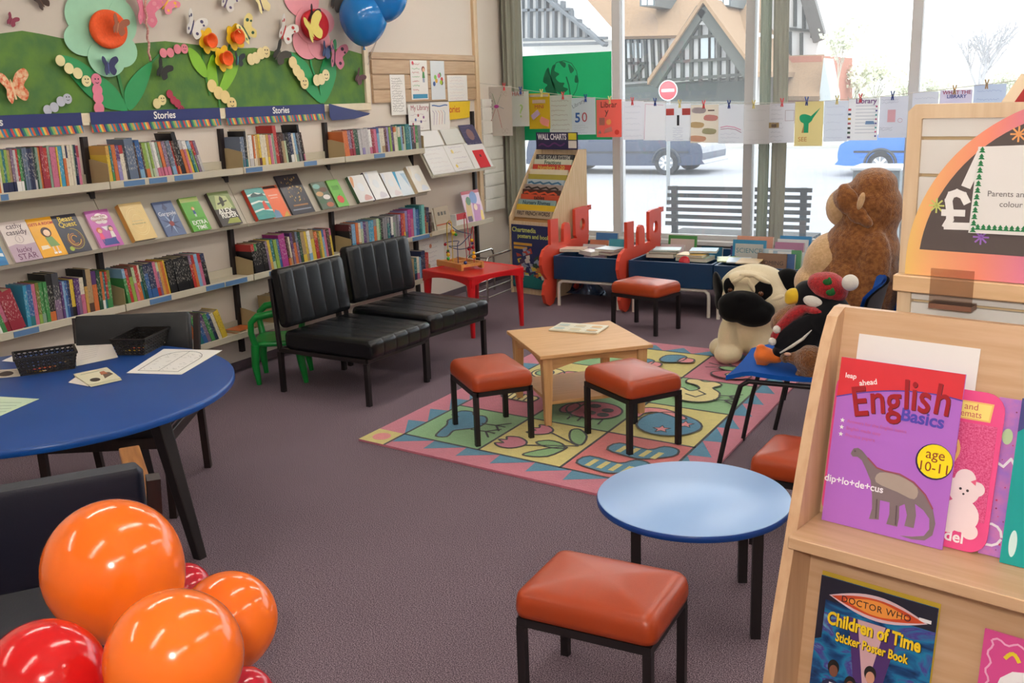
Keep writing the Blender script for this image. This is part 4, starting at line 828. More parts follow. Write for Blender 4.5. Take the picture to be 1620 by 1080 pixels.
# ------------------------------------------------------------------ rug
def rug():
    A, B, Cc, D = Vector((-2.79, 3.405)), Vector((-1.205, 3.245)), Vector((-1.21, 5.57)), Vector((-2.79, 5.62))
    cols = ['C87084', '3E86A6', 'D9CB78', '86B77E', 'D66C6A', '1E1C22', 'E6D690', '7FB070', 'E88C90', 'C45A6E']
    mats = [M(c, rough=.95, var=.14, scale=45, bump=.5, bscale=220, sheen=.3) for c in cols]
    PK, BL, YE, GR, SA, BK, CR, LG, LP, DP_ = range(10)
    mb = MB(); Wd, Ld, bo = 1.6, 2.2, .157; t0 = .010
    mb.bb((0, 0, 0), (Wd, Ld, t0), PK)
    cw, cl = (Wd-2*bo)/3, (Ld-2*bo)/4
    bg = [[GR, YE, SA], [PK, GR, YE], [YE, PK, GR], [GR, YE, PK]]
    for r in range(4):
        for c in range(3): mb.rect(bo+c*cw, bo+r*cl, bo+(c+1)*cw, bo+(r+1)*cl, t0, bg[r][c])
    for (x, y) in ((0, 0), (Wd-bo, 0), (0, Ld-bo), (Wd-bo, Ld-bo)):
        mb.rect(x, y, x+bo, y+bo, t0, YE); mb.disc(x+bo/2, y+bo/2, .045, t0+.0004, LP)
    nf, nl = 7, 10
    for k in range(nf):
        a, b = bo+(Wd-2*bo)*k/nf, bo+(Wd-2*bo)*(k+1)/nf
        mb.flat([(a, bo), (b, bo), (a+.01, .05)], t0, BL); mb.flat([(a, Ld-bo), (b, Ld-bo), ((a+b)/2, Ld-.05)], t0, BL)
    for k in range(nl):
        a, b = bo+(Ld-2*bo)*k/nl, bo+(Ld-2*bo)*(k+1)/nl
        mb.flat([(bo, a), (bo, b), (.05, b-.02)], t0, BL); mb.flat([(Wd-bo, a), (Wd-bo, b), (Wd-.05, a+.02)], t0, BL)
    lw = .012
    for c in range(4): mb.rect(bo+c*cw-lw/2, bo-lw/2, bo+c*cw+lw/2, Ld-bo+lw/2, t0+.0006, BK)
    for r in range(5): mb.rect(bo-lw/2, bo+r*cl-lw/2, Wd-bo+lw/2, bo+r*cl+lw/2, t0+.0006, BK)
    for x in (bo, Wd-bo): mb.rect(x-lw/2, 0, x+lw/2, bo, t0+.0006, BK); mb.rect(x-lw/2, Ld-bo, x+lw/2, Ld, t0+.0006, BK)
    zz = [t0+.0010]
    def blob(c, r, pts, col, sm=True, line=.010):
        P = [(bo+(c+x)*cw, bo+(r+y)*cl) for x, y in pts]; 
        if sm: P = smooth(P, 3)
        z = zz[0]; zz[0] += .0002
        mb.prism(P, z, z+.0004, col); mb.line(P, line, z+.0002, BK, th=.0006, close=True)
    def ln(c, r, pts, w=.010, col=BK):
        z = zz[0]+.0006; zz[0] += .0001
        mb.line([(bo+(c+x)*cw, bo+(r+y)*cl) for x, y in pts], w, z, col)
    el = lambda cx, cy_, rx, ry, n=12, a=0: [(cx+rx*math.cos(t)*math.cos(a)-ry*math.sin(t)*math.sin(a), cy_+rx*math.cos(t)*math.sin(a)+ry*math.sin(t)*math.cos(a)) for t in [2*PI*i/n for i in range(n)]]
    # bird
    blob(0, 0, [(.12, .70), (.14, .85), (.28, .88), (.36, .80), (.5, .82), (.62, .68), (.62, .50), (.50, .38), (.44, .30), (.48, .14), (.36, .10), (.30, .25), (.26, .42), (.18, .55), (.22, .68)], BL)
    for y in (.62, .42): ln(0, 0, [(.6, y), (.78, y+.02)]); [ln(0, 0, [(.78, y+.02), (.9, y+.02+q)]) for q in (-.12, 0, .12)]
    # tulips
    blob(1, 0, [(.08, .42), (.2, .46), (.34, .40), (.38, .30), (.30, .18), (.16, .16), (.06, .22), (.14, .26), (.04, .32), (.12, .35)], PK); blob(1, 0, [(.22, .86), (.34, .86), (.44, .78), (.44, .68), (.32, .60), (.2, .62), (.26, .70), (.16, .74), (.26, .78)], PK)
    ln(1, 0, [(.38, .30), (.9, .52)]); ln(1, 0, [(.44, .72), (.9, .52)])
    for P in ([(.62, .30), (.5, .12), (.55, .08), (.75, .16), (.82, .40), (.78, .44)], [(.45, .42), (.55, .52), (.72, .50), (.8, .40), (.6, .36)], [(.62, .88), (.7, .92), (.86, .78), (.92, .56), (.8, .58), (.68, .72)]): blob(1, 0, P, LG)
    # socks
    for (x, y, s_) in ((.1, .1, 1), (.22, .52, 1)):
        P = [(x, y+.05), (x+.04, y+.25), (x+.38, y+.22), (x+.5, y+.36), (x+.66, y+.34), (x+.68, y+.18), (x+.45, y), (x+.3, y-.02)]
        blob(2, 0, P, BL)
        for k in range(4): mb.flat([(bo+(2+x+.1+.13*k)*cw, bo+(y+.03)*cl), (bo+(2+x+.16+.13*k)*cw, bo+(y+.03)*cl), (bo+(2+x+.18+.13*k)*cw, bo+(y+.2)*cl), (bo+(2+x+.12+.13*k)*cw, bo+(y+.2)*cl)], zz[0]+.001, YE)
    # striped caterpillar
    blob(0, 1, [(.3, .45), (.3, .62), (.7, .62), (.75, .5), (.68, .42)], CR); [ln(0, 1, [(.38+.08*k, .44), (.36+.08*k, .62)]) for k in range(4)]
    # ladybird
    blob(1, 1, el(.55, .5, .34, .26), DP_); blob(1, 1, el(.26, .45, .1, .16), DP_); ln(1, 1, [(.35, .28), (.35, .74)]); [blob(1, 1, el(x, y, .06, .05), BK) for x, y in ((.5, .62), (.7, .55), (.55, .40), (.72, .40))]; [ln(1, 1, [(.4+.13*k, .26), (.42+.13*k, .12)]) for k in range(4)]
    # purse
    blob(2, 1, [(.2, .28), (.18, .6), (.4, .78), (.75, .66), (.88, .45), (.75, .2), (.45, .12)], BL); blob(2, 1, [(.02, .55), (.04, .78), (.3, .84), (.6, .70), (.58, .62), (.3, .72), (.14, .66), (.12, .5)], LP)
    for (x, y) in ((.5, .28), (.68, .5)): blob(2, 1, [(x+.1*math.cos(a)*(1 if i % 2 else .45), y+.1*math.sin(a)*(1 if i % 2 else .45)) for i, a in enumerate([i*PI/5 for i in range(10)])], LP, False, .005)
    # egg and striped sweet
    blob(0, 2, el(.35, .45, .22, .2), CR); blob(0, 2, el(.3, .45, .12, .12), GR); blob(0, 2, [(.5, .35), (.55, .62), (.85, .62), (.92, .5), (.85, .34)], LP); ln(0, 2, [(.62, .35), (.66, .62)]); ln(0, 2, [(.76, .34), (.8, .62)])
    blob(1, 2, el(.5, .5, .28, .22), CR); blob(1, 2, el(.5, .5, .12, .12), BL)
    # chicken
    blob(2, 2, [(.1, .42), (.16, .60), (.3, .52), (.38, .62), (.3, .74), (.14, .80), (.12, .92), (.24, .95), (.34, .90), (.46, .94), (.58, .86), (.52, .72), (.66, .58), (.7, .36), (.55, .2), (.3, .2)], CR)
    ln(2, 2, [(.3, .4), (.45, .34), (.52, .48), (.4, .56)])
    for y in (.5, .34): ln(2, 2, [(.68, y), (.8, y+.02)]); [ln(2, 2, [(.8, y+.02), (.93, y+.02+q)]) for q in (-.1, 0, .1)]
    # green cell with a snail, mittens, butterfly
    blob(0, 3, el(.5, .5, .25, .2), YE); blob(0, 3, el(.5, .5, .12, .1), BL)
    for (x, y) in ((.12, .2), (.45, .52)):
        blob(1, 3, [(x, y), (x, y+.22), (x+.18, y+.3), (x+.3, y+.22), (x+.28, y+.02), (x+.12, y-.06)], BL); blob(1, 3, [(x+.26, y), (x+.26, y+.2), (x+.42, y+.18), (x+.44, y+.04)], LP)
    blob(2, 3, el(.5, .5, .2, .08), LG); blob(2, 3, el(.55, .75, .2, .15), DP_); blob(2, 3, el(.55, .26, .26, .15), DP_); blob(2, 3, el(.6, .76, .1, .07), YE); blob(2, 3, el(.6, .26, .12, .08), YE); ln(2, 3, [(.3, .55), (.12, .62)]); ln(2, 3, [(.3, .48), (.14, .44)])
    out = []
    for p in mb.v:
        u, v = p.x/Wd, p.y/Ld; q = A*(1-u)*(1-v)+B*u*(1-v)+Cc*u*v+D*(1-u)*v; out.append(Vector((q.x, q.y, p.z+.0005)))
    mb.v = out
    W = TR(-2.0, 4.4, 0)
    return tag(mb.build('rug', mats, None, True, W), 'colourful childrens rug of picture squares with a zigzag pink and blue border', 'rug')
rug()
# ------------------------------------------------------------------ stools
leather = M('A8401A', rough=.34, var=.06, scale=8, bump=.04, bscale=260); bmetal = M('191315', rough=.45, var=.05)
st = empty('padded_stool', TR(0, 0, 0), 'x', 'stool', 'orange brown padded stools')
cushion(.375, .285, .078, .03, .010, TR(0, 0, .247)).build('seat', leather, st)
fm = MB()
for s_ in (-1, 1): fm.box((0, s_*.128, .236), (.355, .02, .022)); fm.box((s_*.1675, 0, .236), (.02, .255, .022))
fm.build('seat_frame', bmetal, st)
for sx in (-1, 1):
    for sy in (-1, 1): MB().box((sx*.1675, sy*.128, .1125), (.022, .022, .225)).build('leg', bmetal, st)
def stool(x, y, a, label, first=False):
    W = TR(x, y, .0115 if first != 0 and first == 'rug' else 0) @ RZ(a)
    return copy_tree(st, W, label)
W0 = TR(-2.281, 3.753, .0118) @ RZ(math.degrees(math.atan2(.23, -.274)))
st.matrix_world = W0; WM[st.name] = W0; st['label'] = 'orange brown stool on the rug, left of the coffee table'
stool(-1.652, 3.918, math.degrees(math.atan2(.145, -.226)) + 0, 'orange brown stool on the rug, right of the coffee table', 'rug')
stool(-2.415, 5.965, math.degrees(math.atan2(.076, -.322)), 'orange brown stool in front of the blue book boxes')
stool(-.965, 2.095, 0+2, 'nearest orange brown stool, in front of the small round blue table')
stool(-.70, 3.245, -2, 'orange brown stool half hidden behind the wooden bookcase')
# ------------------------------------------------------------------ coffee table
beech = wood('D8AA76', 'CC9C66', 'x'); beechy = wood('D8AA76', 'CC9C66', 'z')
ct = empty('coffee_table', TR(-2.085, 4.262, .0118) @ RZ(45.5), 'square beech coffee table with a lower shelf standing on the rug', 'coffee table')
bev(MB().box((0, 0, .34), (.56, .56, .018)).build('tabletop', beech, ct), .003)
for sx in (-1, 1):
    for sy in (-1, 1):
        mb = MB(); R = [[(sx*.235+x, sy*.235+y, z) for x, y in rrect(w, w, .004, 2)] for w, z in ((.030, 0), (.045, .22), (.05, .331))]
        loft(mb, R, smooth=False); mb.build('leg', beechy, ct)
for k in range(4):
    P = [(-.215, .331), (.215, .331), (.215, .265)]+[(.215-.43*i/10, .265+.038*math.sin(PI*i/10)) for i in range(1, 10)]+[(-.215, .265)]
    MB().prism(P, -.008, .008, 0, RZ(90*k) @ TR(0, -.238, 0) @ Matrix.Rotation(PI/2, 4, 'X')).build('apron', beech, ct)
bev(MB().box((0, 0, .10), (.44, .44, .016)).build('lower_shelf', beech, ct), .002)
p = [FL(864, 525, .362), FL(949, 532, .362), FL(967, 514.5, .362), FL(884, 509.5, .362)]
cx_ = sum(p, Vector())/4; ux = ((p[1]-p[0])+(p[2]-p[3])).normalized()
W = frame(cx_, ux, Vector((-ux.y, ux.x, 0)))
o = MB().bb((-.13, -.085, 0), (.13, .085, .008)).build('board_book', [M('E2DCC4', rough=.4)], W=W); bev(o, .001, 1)
tag(o, 'thin pale picture board book lying on the coffee table', 'book')
mb = MB()
for k in range(6): mb.disc(-.09+.088*(k % 3), -.04+.075*(k//3), .03, .0082, k % 3, None, .02); mb.line([(-.115+.088*(k % 3), -.07+.075*(k//3)), (-.06+.088*(k % 3), -.068+.075*(k//3))], .004, .0082, 3)
mb.build('cover_picture', [M('B9C8C0'), M('D8C8A0'), M('D8B078'), M('9A988C')], o)
# ------------------------------------------------------------------ round blue table
bluetop_sheen = M('9CC0F0', rough=.36, var=.02, scale=4, spec=.9); blueedge = M('0C3F8C', rough=.3)  # top is plain blue; window reflection is painted in as a paler base colour
def round_top(r, z, th, root):
    MB().lathe([(0, z), (r-.002, z), (r, z-.002), (r, z-th)], 72).build('tabletop', bluetop_sheen, root)
    MB().lathe([(r, z-.003), (r+.002, z-.005), (r+.002, z-th+.002), (r, z-th), (0, z-th-.0005)], 72).build('edge_band', blueedge, root)
rt = empty('round_table', TR(-.915, 2.625, 0) @ RZ(23), 'small round blue table with black legs behind the nearest stool', 'table')
round_top(.280, .36, .022, rt)
for sx in (-1, 1):
    for sy in (-1, 1): MB().box((sx*.168, sy*.168, .169), (.028, .028, .338)).build('leg', bmetal, rt)
mb = MB(); [mb.box((0, s_*.168, .325), (.33, .02, .026)).box((s_*.168, 0, .325), (.02, .33, .026)) for s_ in (-1, 1)]; mb.build('table_frame', bmetal, rt)
# ------------------------------------------------------------------ big round blue table
bt = empty('activity_table', TR(-3.075, 2.067, 0), 'large round deep blue activity table with baskets and papers', 'table')
TZ = .58
deep = M('17458C', rough=.35, var=.03, scale=4)
MB().lathe([(0, TZ), (.640, TZ), (.643, TZ-.002), (.643, TZ-.02)], 96).build('tabletop', deep, bt)
MB().lathe([(.643, TZ-.003), (.645, TZ-.005), (.645, TZ-.024), (.643, TZ-.026), (0, TZ-.0265)], 96).build('edge_band', M('0F4C9C', rough=.3), bt)
for dx, dy in ((.50, .13), (.13, -.46), (-.46, -.10), (-.10, .46)):
    mb = MB(); R = [[(dx*t+x, dy*t+y, z) for x, y in rrect(w, w, .006, 2)] for t, w, z in ((1.06, .036, 0), (.86, .055, .53), (.86, .055, .553))]; loft(mb, R, smooth=False); mb.build('leg', bmetal, bt)
mb = MB(); L4 = [(.43, .11), (.11, -.40), (-.40, -.09), (-.09, .40)]
for i in range(4): mb.bar((*L4[i], .525), (*L4[(i+1) % 4], .525), .02, .055)
mb.build('table_frame', bmetal, bt)
# baskets
def basket(px1, px2, z, w, d, h, label, flip=0):
    a, b = FL(*px1, z), FL(*px2, z); ux = (b-a).normalized(); uy = Vector((-ux.y, ux.x, 0)); W = frame(a, ux, uy); w = (b-a).length
    mb = MB(); fl = .014
    mb.bb((0, 0, 0), (w, d, .003))
    for (p0, p1, q0, q1) in (((0, 0), (w, 0), (-fl, -fl), (w+fl, -fl)), ((0, d), (w, d), (-fl, d+fl), (w+fl, d+fl)), ((0, 0), (0, d), (-fl, -fl), (-fl, d+fl)), ((w, 0), (w, d), (w+fl, -fl), (w+fl, d+fl))):
        def at(u, v): return Vector((p0[0]+(p1[0]-p0[0])*u+((q0[0]-p0[0])+((q1[0]-p1[0])-(q0[0]-p0[0]))*u)*v, p0[1]+(p1[1]-p0[1])*u+((q0[1]-p0[1])+((q1[1]-p1[1])-(q0[1]-p0[1]))*u)*v, h*v))
        L = (Vector(p1)-Vector(p0)).length; n = int(L/.016); rows = 5
        for v in [i/rows for i in range(rows+1)]: mb.bar(at(0, v), at(1, v), .003, .004)
        for k in range(n):
            for r_ in range(rows):
                mb.bar(at(k/n, r_/rows), at((k+1)/n, (r_+1)/rows), .003, .003); mb.bar(at((k+1)/n, r_/rows), at(k/n, (r_+1)/rows), .003, .003)
        mb.bar(at(0, 1), at(1, 1), .008, .008)
    return tag(mb.build('woven_basket', M('15110F', rough=.4), W=W), label, 'basket'), W, w
bk1, WB1, w1 = basket((33, 594), (118, 582), TZ+.002, 0, .11, .062, 'black openwork plastic basket at the left, near the pale paper')
bk2, WB2, w2 = basket((186, 561), (228, 561), TZ+.002, 0, .19, .062, 'black openwork plastic basket with yellow crayons, farther right on the blue table')
def pencil(W, x, y, z, L, a, hx, label):
    o = MB().cyl((0, 0, 0), (L, 0, 0), .0038, mi=0, n=6).cyl((L, 0, 0), (L+.012, 0, 0), .0038, .0006, 1, 6).build('crayon', [M(hx, rough=.4), M('E8C898')], W=W @ TR(x, y, z) @ RZ(a))
    tag(o, label, 'crayon')
cr = [('E0B020', 'yellow'), ('C83028', 'red'), ('D86820', 'orange'), ('3A8A3A', 'green'), ('2A5AA8', 'blue'), ('8A5A2A', 'brown')]
for k, (hx, nm) in enumerate(cr):
    pencil(WB2, .02+.004*k, .03+.022*k, .0075+.002*(k % 2), .05, 20-12*k, hx, '%s crayon lying in the far right black basket' % nm)
    pencil(WB1, .02+.02*k, .02+.011*k, .0075, .06, 12*k-20, hx, '%s crayon lying in the left black basket' % nm)
def tsheet(corners, label, hx='EFECE6', draw=None, z=TZ+.001, cat='paper sheet', th=.0008):
    p = [FL(a, b, z) for a, b in corners]      # bl, br, tr, tl as seen
    o = p[0]; W = frame(o, p[1]-p[0], p[3]-p[0]); I = W.inverted(); q = [(I @ x) for x in p]
    mb = MB().prism([(v.x, v.y) for v in q], 0, th); ob = tag(mb.build('paper_sheet', M(hx, rough=.6, var=.01), W=W), label, cat)
    if draw:
        w = q[1].x; h = q[3].y; m2, mats = MB(), []
        def mi(c):
            m_ = M(c, rough=.5)
            if m_ not in mats: mats.append(m_)
            return mats.index(m_)
        def mp(u, v): a = q[0].lerp(q[1], u); b = q[3].lerp(q[2], u); c = a.lerp(b, v); return (c.x, c.y)
        draw(m2, mp, th+.0001, mi); m2.build('drawing', mats, ob)
    return ob
def d_church(mb, mp, z, mi):
    k = mi('3A3838'); P = [(.14, .1), (.14, .6)]+[(.5-.36*math.cos(a), .6+.32*math.sin(a)) for a in [i*PI/10 for i in range(11)]]+[(.86, .1)]
    mb.line([mp(u, v) for u, v in P], .0022, z, k, close=True); mb.line([mp(.5, .1), mp(.5, .92)], .0012, z, k)
    g = mi('9A9692'); rr = random.Random(5)
    for i in range(40): u, v = rr.uniform(.18, .8), rr.uniform(.15, .8); mb.line([mp(u, v), mp(u+.04, v+rr.uniform(-.04, .04))], .0012, z, g)
tsheet([(200, 590), (287, 592.5), (352, 554), (259, 552)], 'white colouring page with an arched window outline, right on the blue table', draw=d_church)
tsheet([(121, 579), (187, 565), (174, 539), (118, 544)], 'white sheet between the two black baskets', hx='E6DED6', draw=lambda mb, mp, z, mi: [mb.line([mp(.1+.02*k, .2+.1*k), mp(.5+.03*k, .25+.1*k)], .0015, z, mi('B8B0A8')) for k in range(7)])
tsheet([(3, 571), (26, 573), (24, 562), (20, 563)], 'corner of a white sheet behind the left basket')
tsheet([(-22, 600), (32, 595), (30, 583), (-10, 586)], 'printed card with a dark oval under the left basket', hx='D8CDBC', draw=lambda mb, mp, z, mi: (mb.prism([mp(.55+.25*math.cos(a), .45+.3*math.sin(a)) for a in [i*PI/8 for i in range(16)]], z, z+.0004, mi('4A3A32')), mb.line([mp(.2, .8), mp(.9, .8)], .003, z, mi('8A7A70'))))
tsheet([(108, 605), (140, 611), (150, 604), (120, 596)], 'white sheet sticking out under the card stack', hx='E2DAD0')
d_card = lambda mb, mp, z, mi: (mb.prism([mp(.32+.15*math.cos(a), .25+.14*math.sin(a)) for a in [i*PI/8 for i in range(16)]], z, z+.0004, mi('4A403A')), mb.prism([mp(.6, .2), mp(.95, .4), mp(.9, .6), mp(.7, .65)], z, z+.0004, mi('6A5A4E')), mb.prism([mp(.62, .5), mp(.82, .5), mp(.8, .75), mp(.66, .72)], z+.0004, z+.0008, mi('B06A48')), mb.line([mp(.15, .82), mp(.7, .84)], .003, z, mi('7A8A6A')))
for k in range(3):
    tsheet([(144-2*k, 612-1.6*k), (193-1*k, 601-1.6*k), (171-1*k, 584-1.6*k), (118-1*k, 595-1.6*k)], ['lowest', 'middle', 'top'][k]+' printed card of the small card stack near the table front', hx='DCD6B8', draw=d_card if k == 2 else None, z=TZ+.0022+.0016*k, cat='card')
tsheet([(-40, 668), (0, 658), (62, 631), (-10, 627)], 'pale green sheet at the near left of the blue table', hx='C9DCC0', draw=lambda mb, mp, z, mi: [mb.line([mp(.2, .3+.15*k), mp(.8, .3+.15*k)], .0015, z, mi('8AA890')) for k in range(4)])
# ------------------------------------------------------------------ chairs
vinyl = M('0E1014', rough=.27, var=.05, scale=5, bump=.05, bscale=200)
def easy_chair(x, y, a, w, label, dz=0):
    """faces +X; origin at rear right post foot"""
    r = empty('easy_chair', TR(x, y, 0) @ RZ(a) @ Matrix.Diagonal((1, 1, 1+dz, 1)), label, 'easy chair', 'black easy chairs')
    channel(.60, .10, w-.01, 5, .028, .0024, TR(.045, .005, .245)).build('seat', vinyl, r)
    T = TR(.015, .005, .355) @ Matrix.Rotation(math.radians(-8), 4, 'Y')
    channel(.075, .315, w-.01, 5, .028, .0024, T).build('backrest', vinyl, r)
    f = MB()
    for yy in (.012, w-.012):
        f.bar((.0, yy, .235), (.60, yy, .235), .022, .022)
        f.bar((.0, yy, .235), (-.025, yy, .62), .022, .022, up=(0, 1, 0))
    f.bar((.0, .012, .235), (.0, w-.012, .235), .022, .022); f.bar((.60, .012, .235), (.60, w-.012, .235), .022, .022)
    bev(f.build('frame', bmetal, r), .002, 1)
    for xx in (0, .60):
        for yy in (.012, w-.012): MB().box((xx, yy, .1125), (.024, .024, .225)).build('leg', bmetal, r)
    return r
easy_chair(-3.672, 3.868, -2.5, .515, 'black vinyl easy chair standing before the green child chair')
easy_chair(-3.675, 4.447, -6, .545, 'black vinyl easy chair between the other easy chair and the red table', .05)
def arm_chair(W, label, col, zs=.40, zb=.76, da=0, la=0):
    """faces +X, centred"""
    r = empty('arm_chair', W, label, 'chair', 'dark wooden armchairs around the blue table')
    dk = wood('2A1A16', '1E1210', 'z'); pad = M(col, rough=.45, var=.05, bump=.05, bscale=200)
    cushion(.50, .50, .07, .03, .006, TR(0, 0, zs-.06)).build('seat', pad, r)
    T = TR(-.25, 0, zs+.12) @ Matrix.Rotation(math.radians(-9), 4, 'Y')
    H = (zb-zs-.12)
    mb = MB(); R = [[(x_, y_, z_) for x_, y_ in rrect(.045-i, .56-2*i, .02-i*.9)] for i, z_ in ((.012, 0), (0, .012), (0, H-.015), (.012, H))]
    loft(mb, R, 0, T); mb.build('backrest', pad, r)
    f = MB()
    for s_ in (-1, 1): f.bar((.24, s_*.27, zs-.075), (-.27, s_*.27, zs-.075), .022, .05)
    f.bar((.24, -.27, zs-.075), (.24, .27, zs-.075), .022, .05); f.bar((-.27, -.27, zs-.075), (-.27, .27, zs-.075), .022, .05); bev(f.build('frame', dk, r), .003, 1)
    arms = wood('A8703A', '8A5426', 'x')
    for s_ in (-1, 1):
        mb = MB()
        mb.bar((.25+la, s_*.29, zs+.185+da), (-.28, s_*.29, zs+.165+da), .055, .022); bev(mb.build('armrest', arms, r), .004)
        MB().bar((.25, s_*.27, 0), (.235, s_*.28, zs+.175+da), .032, .032, up=(0, 1, 0)).build('leg', dk, r)
        mb = MB().bar((-.33, s_*.27, 0), (-.27, s_*.28, zs), .032, .032, up=(0, 1, 0)).bar((-.27, s_*.28, zs), (-.335, s_*.295, zb-.02), .03, .028, up=(0, 1, 0)); mb.build('leg', dk, r)
    return r
arm_chair(TR(-3.215, 2.485, 0) @ RZ(-57.5) @ Matrix.Diagonal((.92, .84, .92, 1)), 'dark armchair on the shelf side of the blue table, its tan arm tip showing', '0F1216', .40, .76, .0)
arm_chair(TR(-2.13, 1.31, 0) @ RZ(145), 'navy armchair on the near side of the blue table, behind the balloons', '0D1224', .40, .765, 0, .12)
# green child chair
gp = M('0F8A38', rough=.28, var=.04, coat=.2)
gc = empty('child_chair', TR(-3.872, 4.098, 0) @ RZ(math.degrees(math.atan2(-.151, -.223))), 'green plastic child armchair behind the black easy chair', 'chair')
mb = MB(); R = [[(x, y, z) for x, y in rrect(.27-i, .28-i, .06)] for i, z in ((.02, .215), (0, .222), (0, .236), (.02, .243), (.12, .238))]; loft(mb, R); mb.build('seat', gp, gc)
for s_ in (-1, 1):
    MB().tube([(.115, s_*.125, 0), (.125, s_*.13, .11), (.115, s_*.128, .228)], [.014, .022, .026], 0, 10).build('leg', gp, gc)
    MB().tube([(-.145, s_*.13, 0), (-.13, s_*.128, .11), (-.115, s_*.12, .228)], [.014, .022, .026], 0, 10).build('leg', gp, gc)
    MB().tube([(.115, s_*.13, .225), (.13, s_*.148, .30), (.125, s_*.15, .36), (.09, s_*.152, .392), (.0, s_*.15, .405), (-.08, s_*.145, .43), (-.13, s_*.125, .47), (-.15, s_*.09, .497)], [.02, .017, .018, .02, .02, .019, .018, .016], 0, 10).build('armrest', gp, gc)
mb = MB().tube([(-.15, -.10, .49), (-.155, -.05, .508), (-.157, 0, .513), (-.155, .05, .508), (-.15, .10, .49)], .016, 0, 10)
for k in range(5):
    y = -.08+.04*k; mb.tube([(-.115, y, .235), (-.14, y*1.05, .36), (-.155, y, .5)], .009, 0, 8)
for k in range(6): mb.tube([(-.118-.006*k, -.085, .26+.04*k), (-.12-.006*k, 0, .262+.04*k), (-.118-.006*k, .085, .26+.04*k)], .007, 0, 8)
mb.build('backrest', gp, gc)
MB().box((-.02, -.141, .232), (.03, .002, .012)).build('sticker', M('D8D8A8'), gc)
# red plastic table
rp = M('C8141C', rough=.3, var=.03, coat=.2)
rd = empty('plastic_table', TR(-3.507, 5.60, 0) @ RZ(-16), 'red plastic childrens table carrying the bead maze', 'table')
mb = MB(); S_ = .50
R = [[(x, y, z) for x, y in rrect(S_-i, S_-i, .03)] for i, z in ((.0, .385), (0, .402), (.006, .406), (.02, .406), (.035, .401), (.2, .401))]; loft(mb, R, smooth=False); mb.build('tabletop', rp, rd)
for k in range(4):
    P = [(-.235, .386), (.235, .386), (.235, .33)]+[(.235-.47*i/12, .33+.042*math.sin(PI*i/12)**.6) for i in range(1, 12)]+[(-.235, .33)]
    MB().prism(P, -.004, .004, 0, RZ(90*k) @ TR(0, -.241, 0) @ Matrix.Rotation(PI/2, 4, 'X')).build('apron', rp, rd)
for sx in (-1, 1):
    for sy in (-1, 1): 
        mb = MB(); R = [[(sx*c+x, sy*c+y, z) for x, y in rrect(w, w, w*.35, 3)] for c, w, z in ((.224, .026, 0), (.222, .036, .2), (.217, .05, .33), (.215, .055, .386))]; loft(mb, R); mb.build('leg', rp, rd)
# bead maze
c = FL(728, 421, .41); W = TR(c.x, c.y, .4065) @ RZ(-24) @ Matrix.Scale(1.32, 4)
bm = empty('bead_maze', W, 'wooden bead maze toy with coloured wires on the red table', 'bead maze toy')
wd = wood('C8904E', 'B87E40', 'x')
for s_ in (-1, 1): 
    P = [(-.115, 0), (-.09, 0), (-.07, .008), (.07, .008), (.09, 0), (.115, 0), (.115, .032), (-.115, .032)]
    MB().prism(P, -.007, .007, 0, TR(0, s_*.062, 0) @ Matrix.Rotation(PI/2, 4, 'X')).build('side_rail', wd, bm)
for xx in (-.10, -.02, .06, .105): MB().box((xx, 0, .022), (.016, .112, .014)).build('cross_slat', wd, bm)
wires = [('C8A820', [(-.03, -.05, .03), (-.03, -.05, .20), (-.02, -.045, .235), (-.005, -.04, .235), (.0, -.04, .20), (-.005, -.04, .03)]),
         ('24406A', [(-.11, .0, .06), (-.11, .0, .20), (-.09, .0, .215), (-.04, .02, .18), (.06, .03, .17), (.09, .0, .165), (.06, -.04, .12), (-.02, -.05, .11), (.0, .0, .09), (.09, .02, .11)]),
         ('B0243A', [(.02, .03, .03), (.01, .03, .24), (.03, .03, .25), (.05, .03, .1), (.06, .02, .07), (.07, .03, .18), (.09, .03, .2), (.10, .02, .03)]),
         ('24306A', [(.06, -.05, .03), (.06, -.05, .12), (.04, -.03, .14), (-.08, -.03, .12), (-.085, -.03, .11)])]
for hx, P in wires:
    q = []
    for i in range(len(P)-1):
        p0, p1, p2, p3 = [Vector(P[min(max(i+j-1, 0), len(P)-1)]) for j in range(4)]
        for k in range(5): t = k/5; q.append(.5*((2*p1)+(-p0+p2)*t+(2*p0-5*p1+4*p2-p3)*t*t+(-p0+3*p1-3*p2+p3)*t**3))
    q.append(Vector(P[-1])); MB().tube(q, .0022, 0, 6).build('wire', M(hx, rough=.3), bm)
for (p, hx, rr) in (((-.11, 0, .062), 'A81E2C', .009), ((-.085, -.03, .11), 'A81E2C', .008), ((-.06, .01, .165), 'E0B81C', .011), ((-.075, .01, .175), 'C86018', .010), ((-.045, .012, .160), '2A8A2A', .008), ((-.03, -.05, .045), '2A8A2A', .009), ((-.03, -.05, .065), 'E0B81C', .010), ((-.03, -.05, .085), '2A6A2A', .007), ((.045, .03, .095), 'C01E2C', .011), ((.073, .03, .14), 'E0B81C', .009), ((.075, .03, .125), '2A2A6A', .007), ((.08, .03, .105), 'C01E2C', .009), ((.10, .02, .06), 'E8A01C', .011), ((.10, .02, .08), 'E8B81C', .008), ((.11, -.04, .038), '22306A', .009)):
    MB().ell(p, rr, 0, 12, 8).build('bead', M(hx, rough=.25), bm)
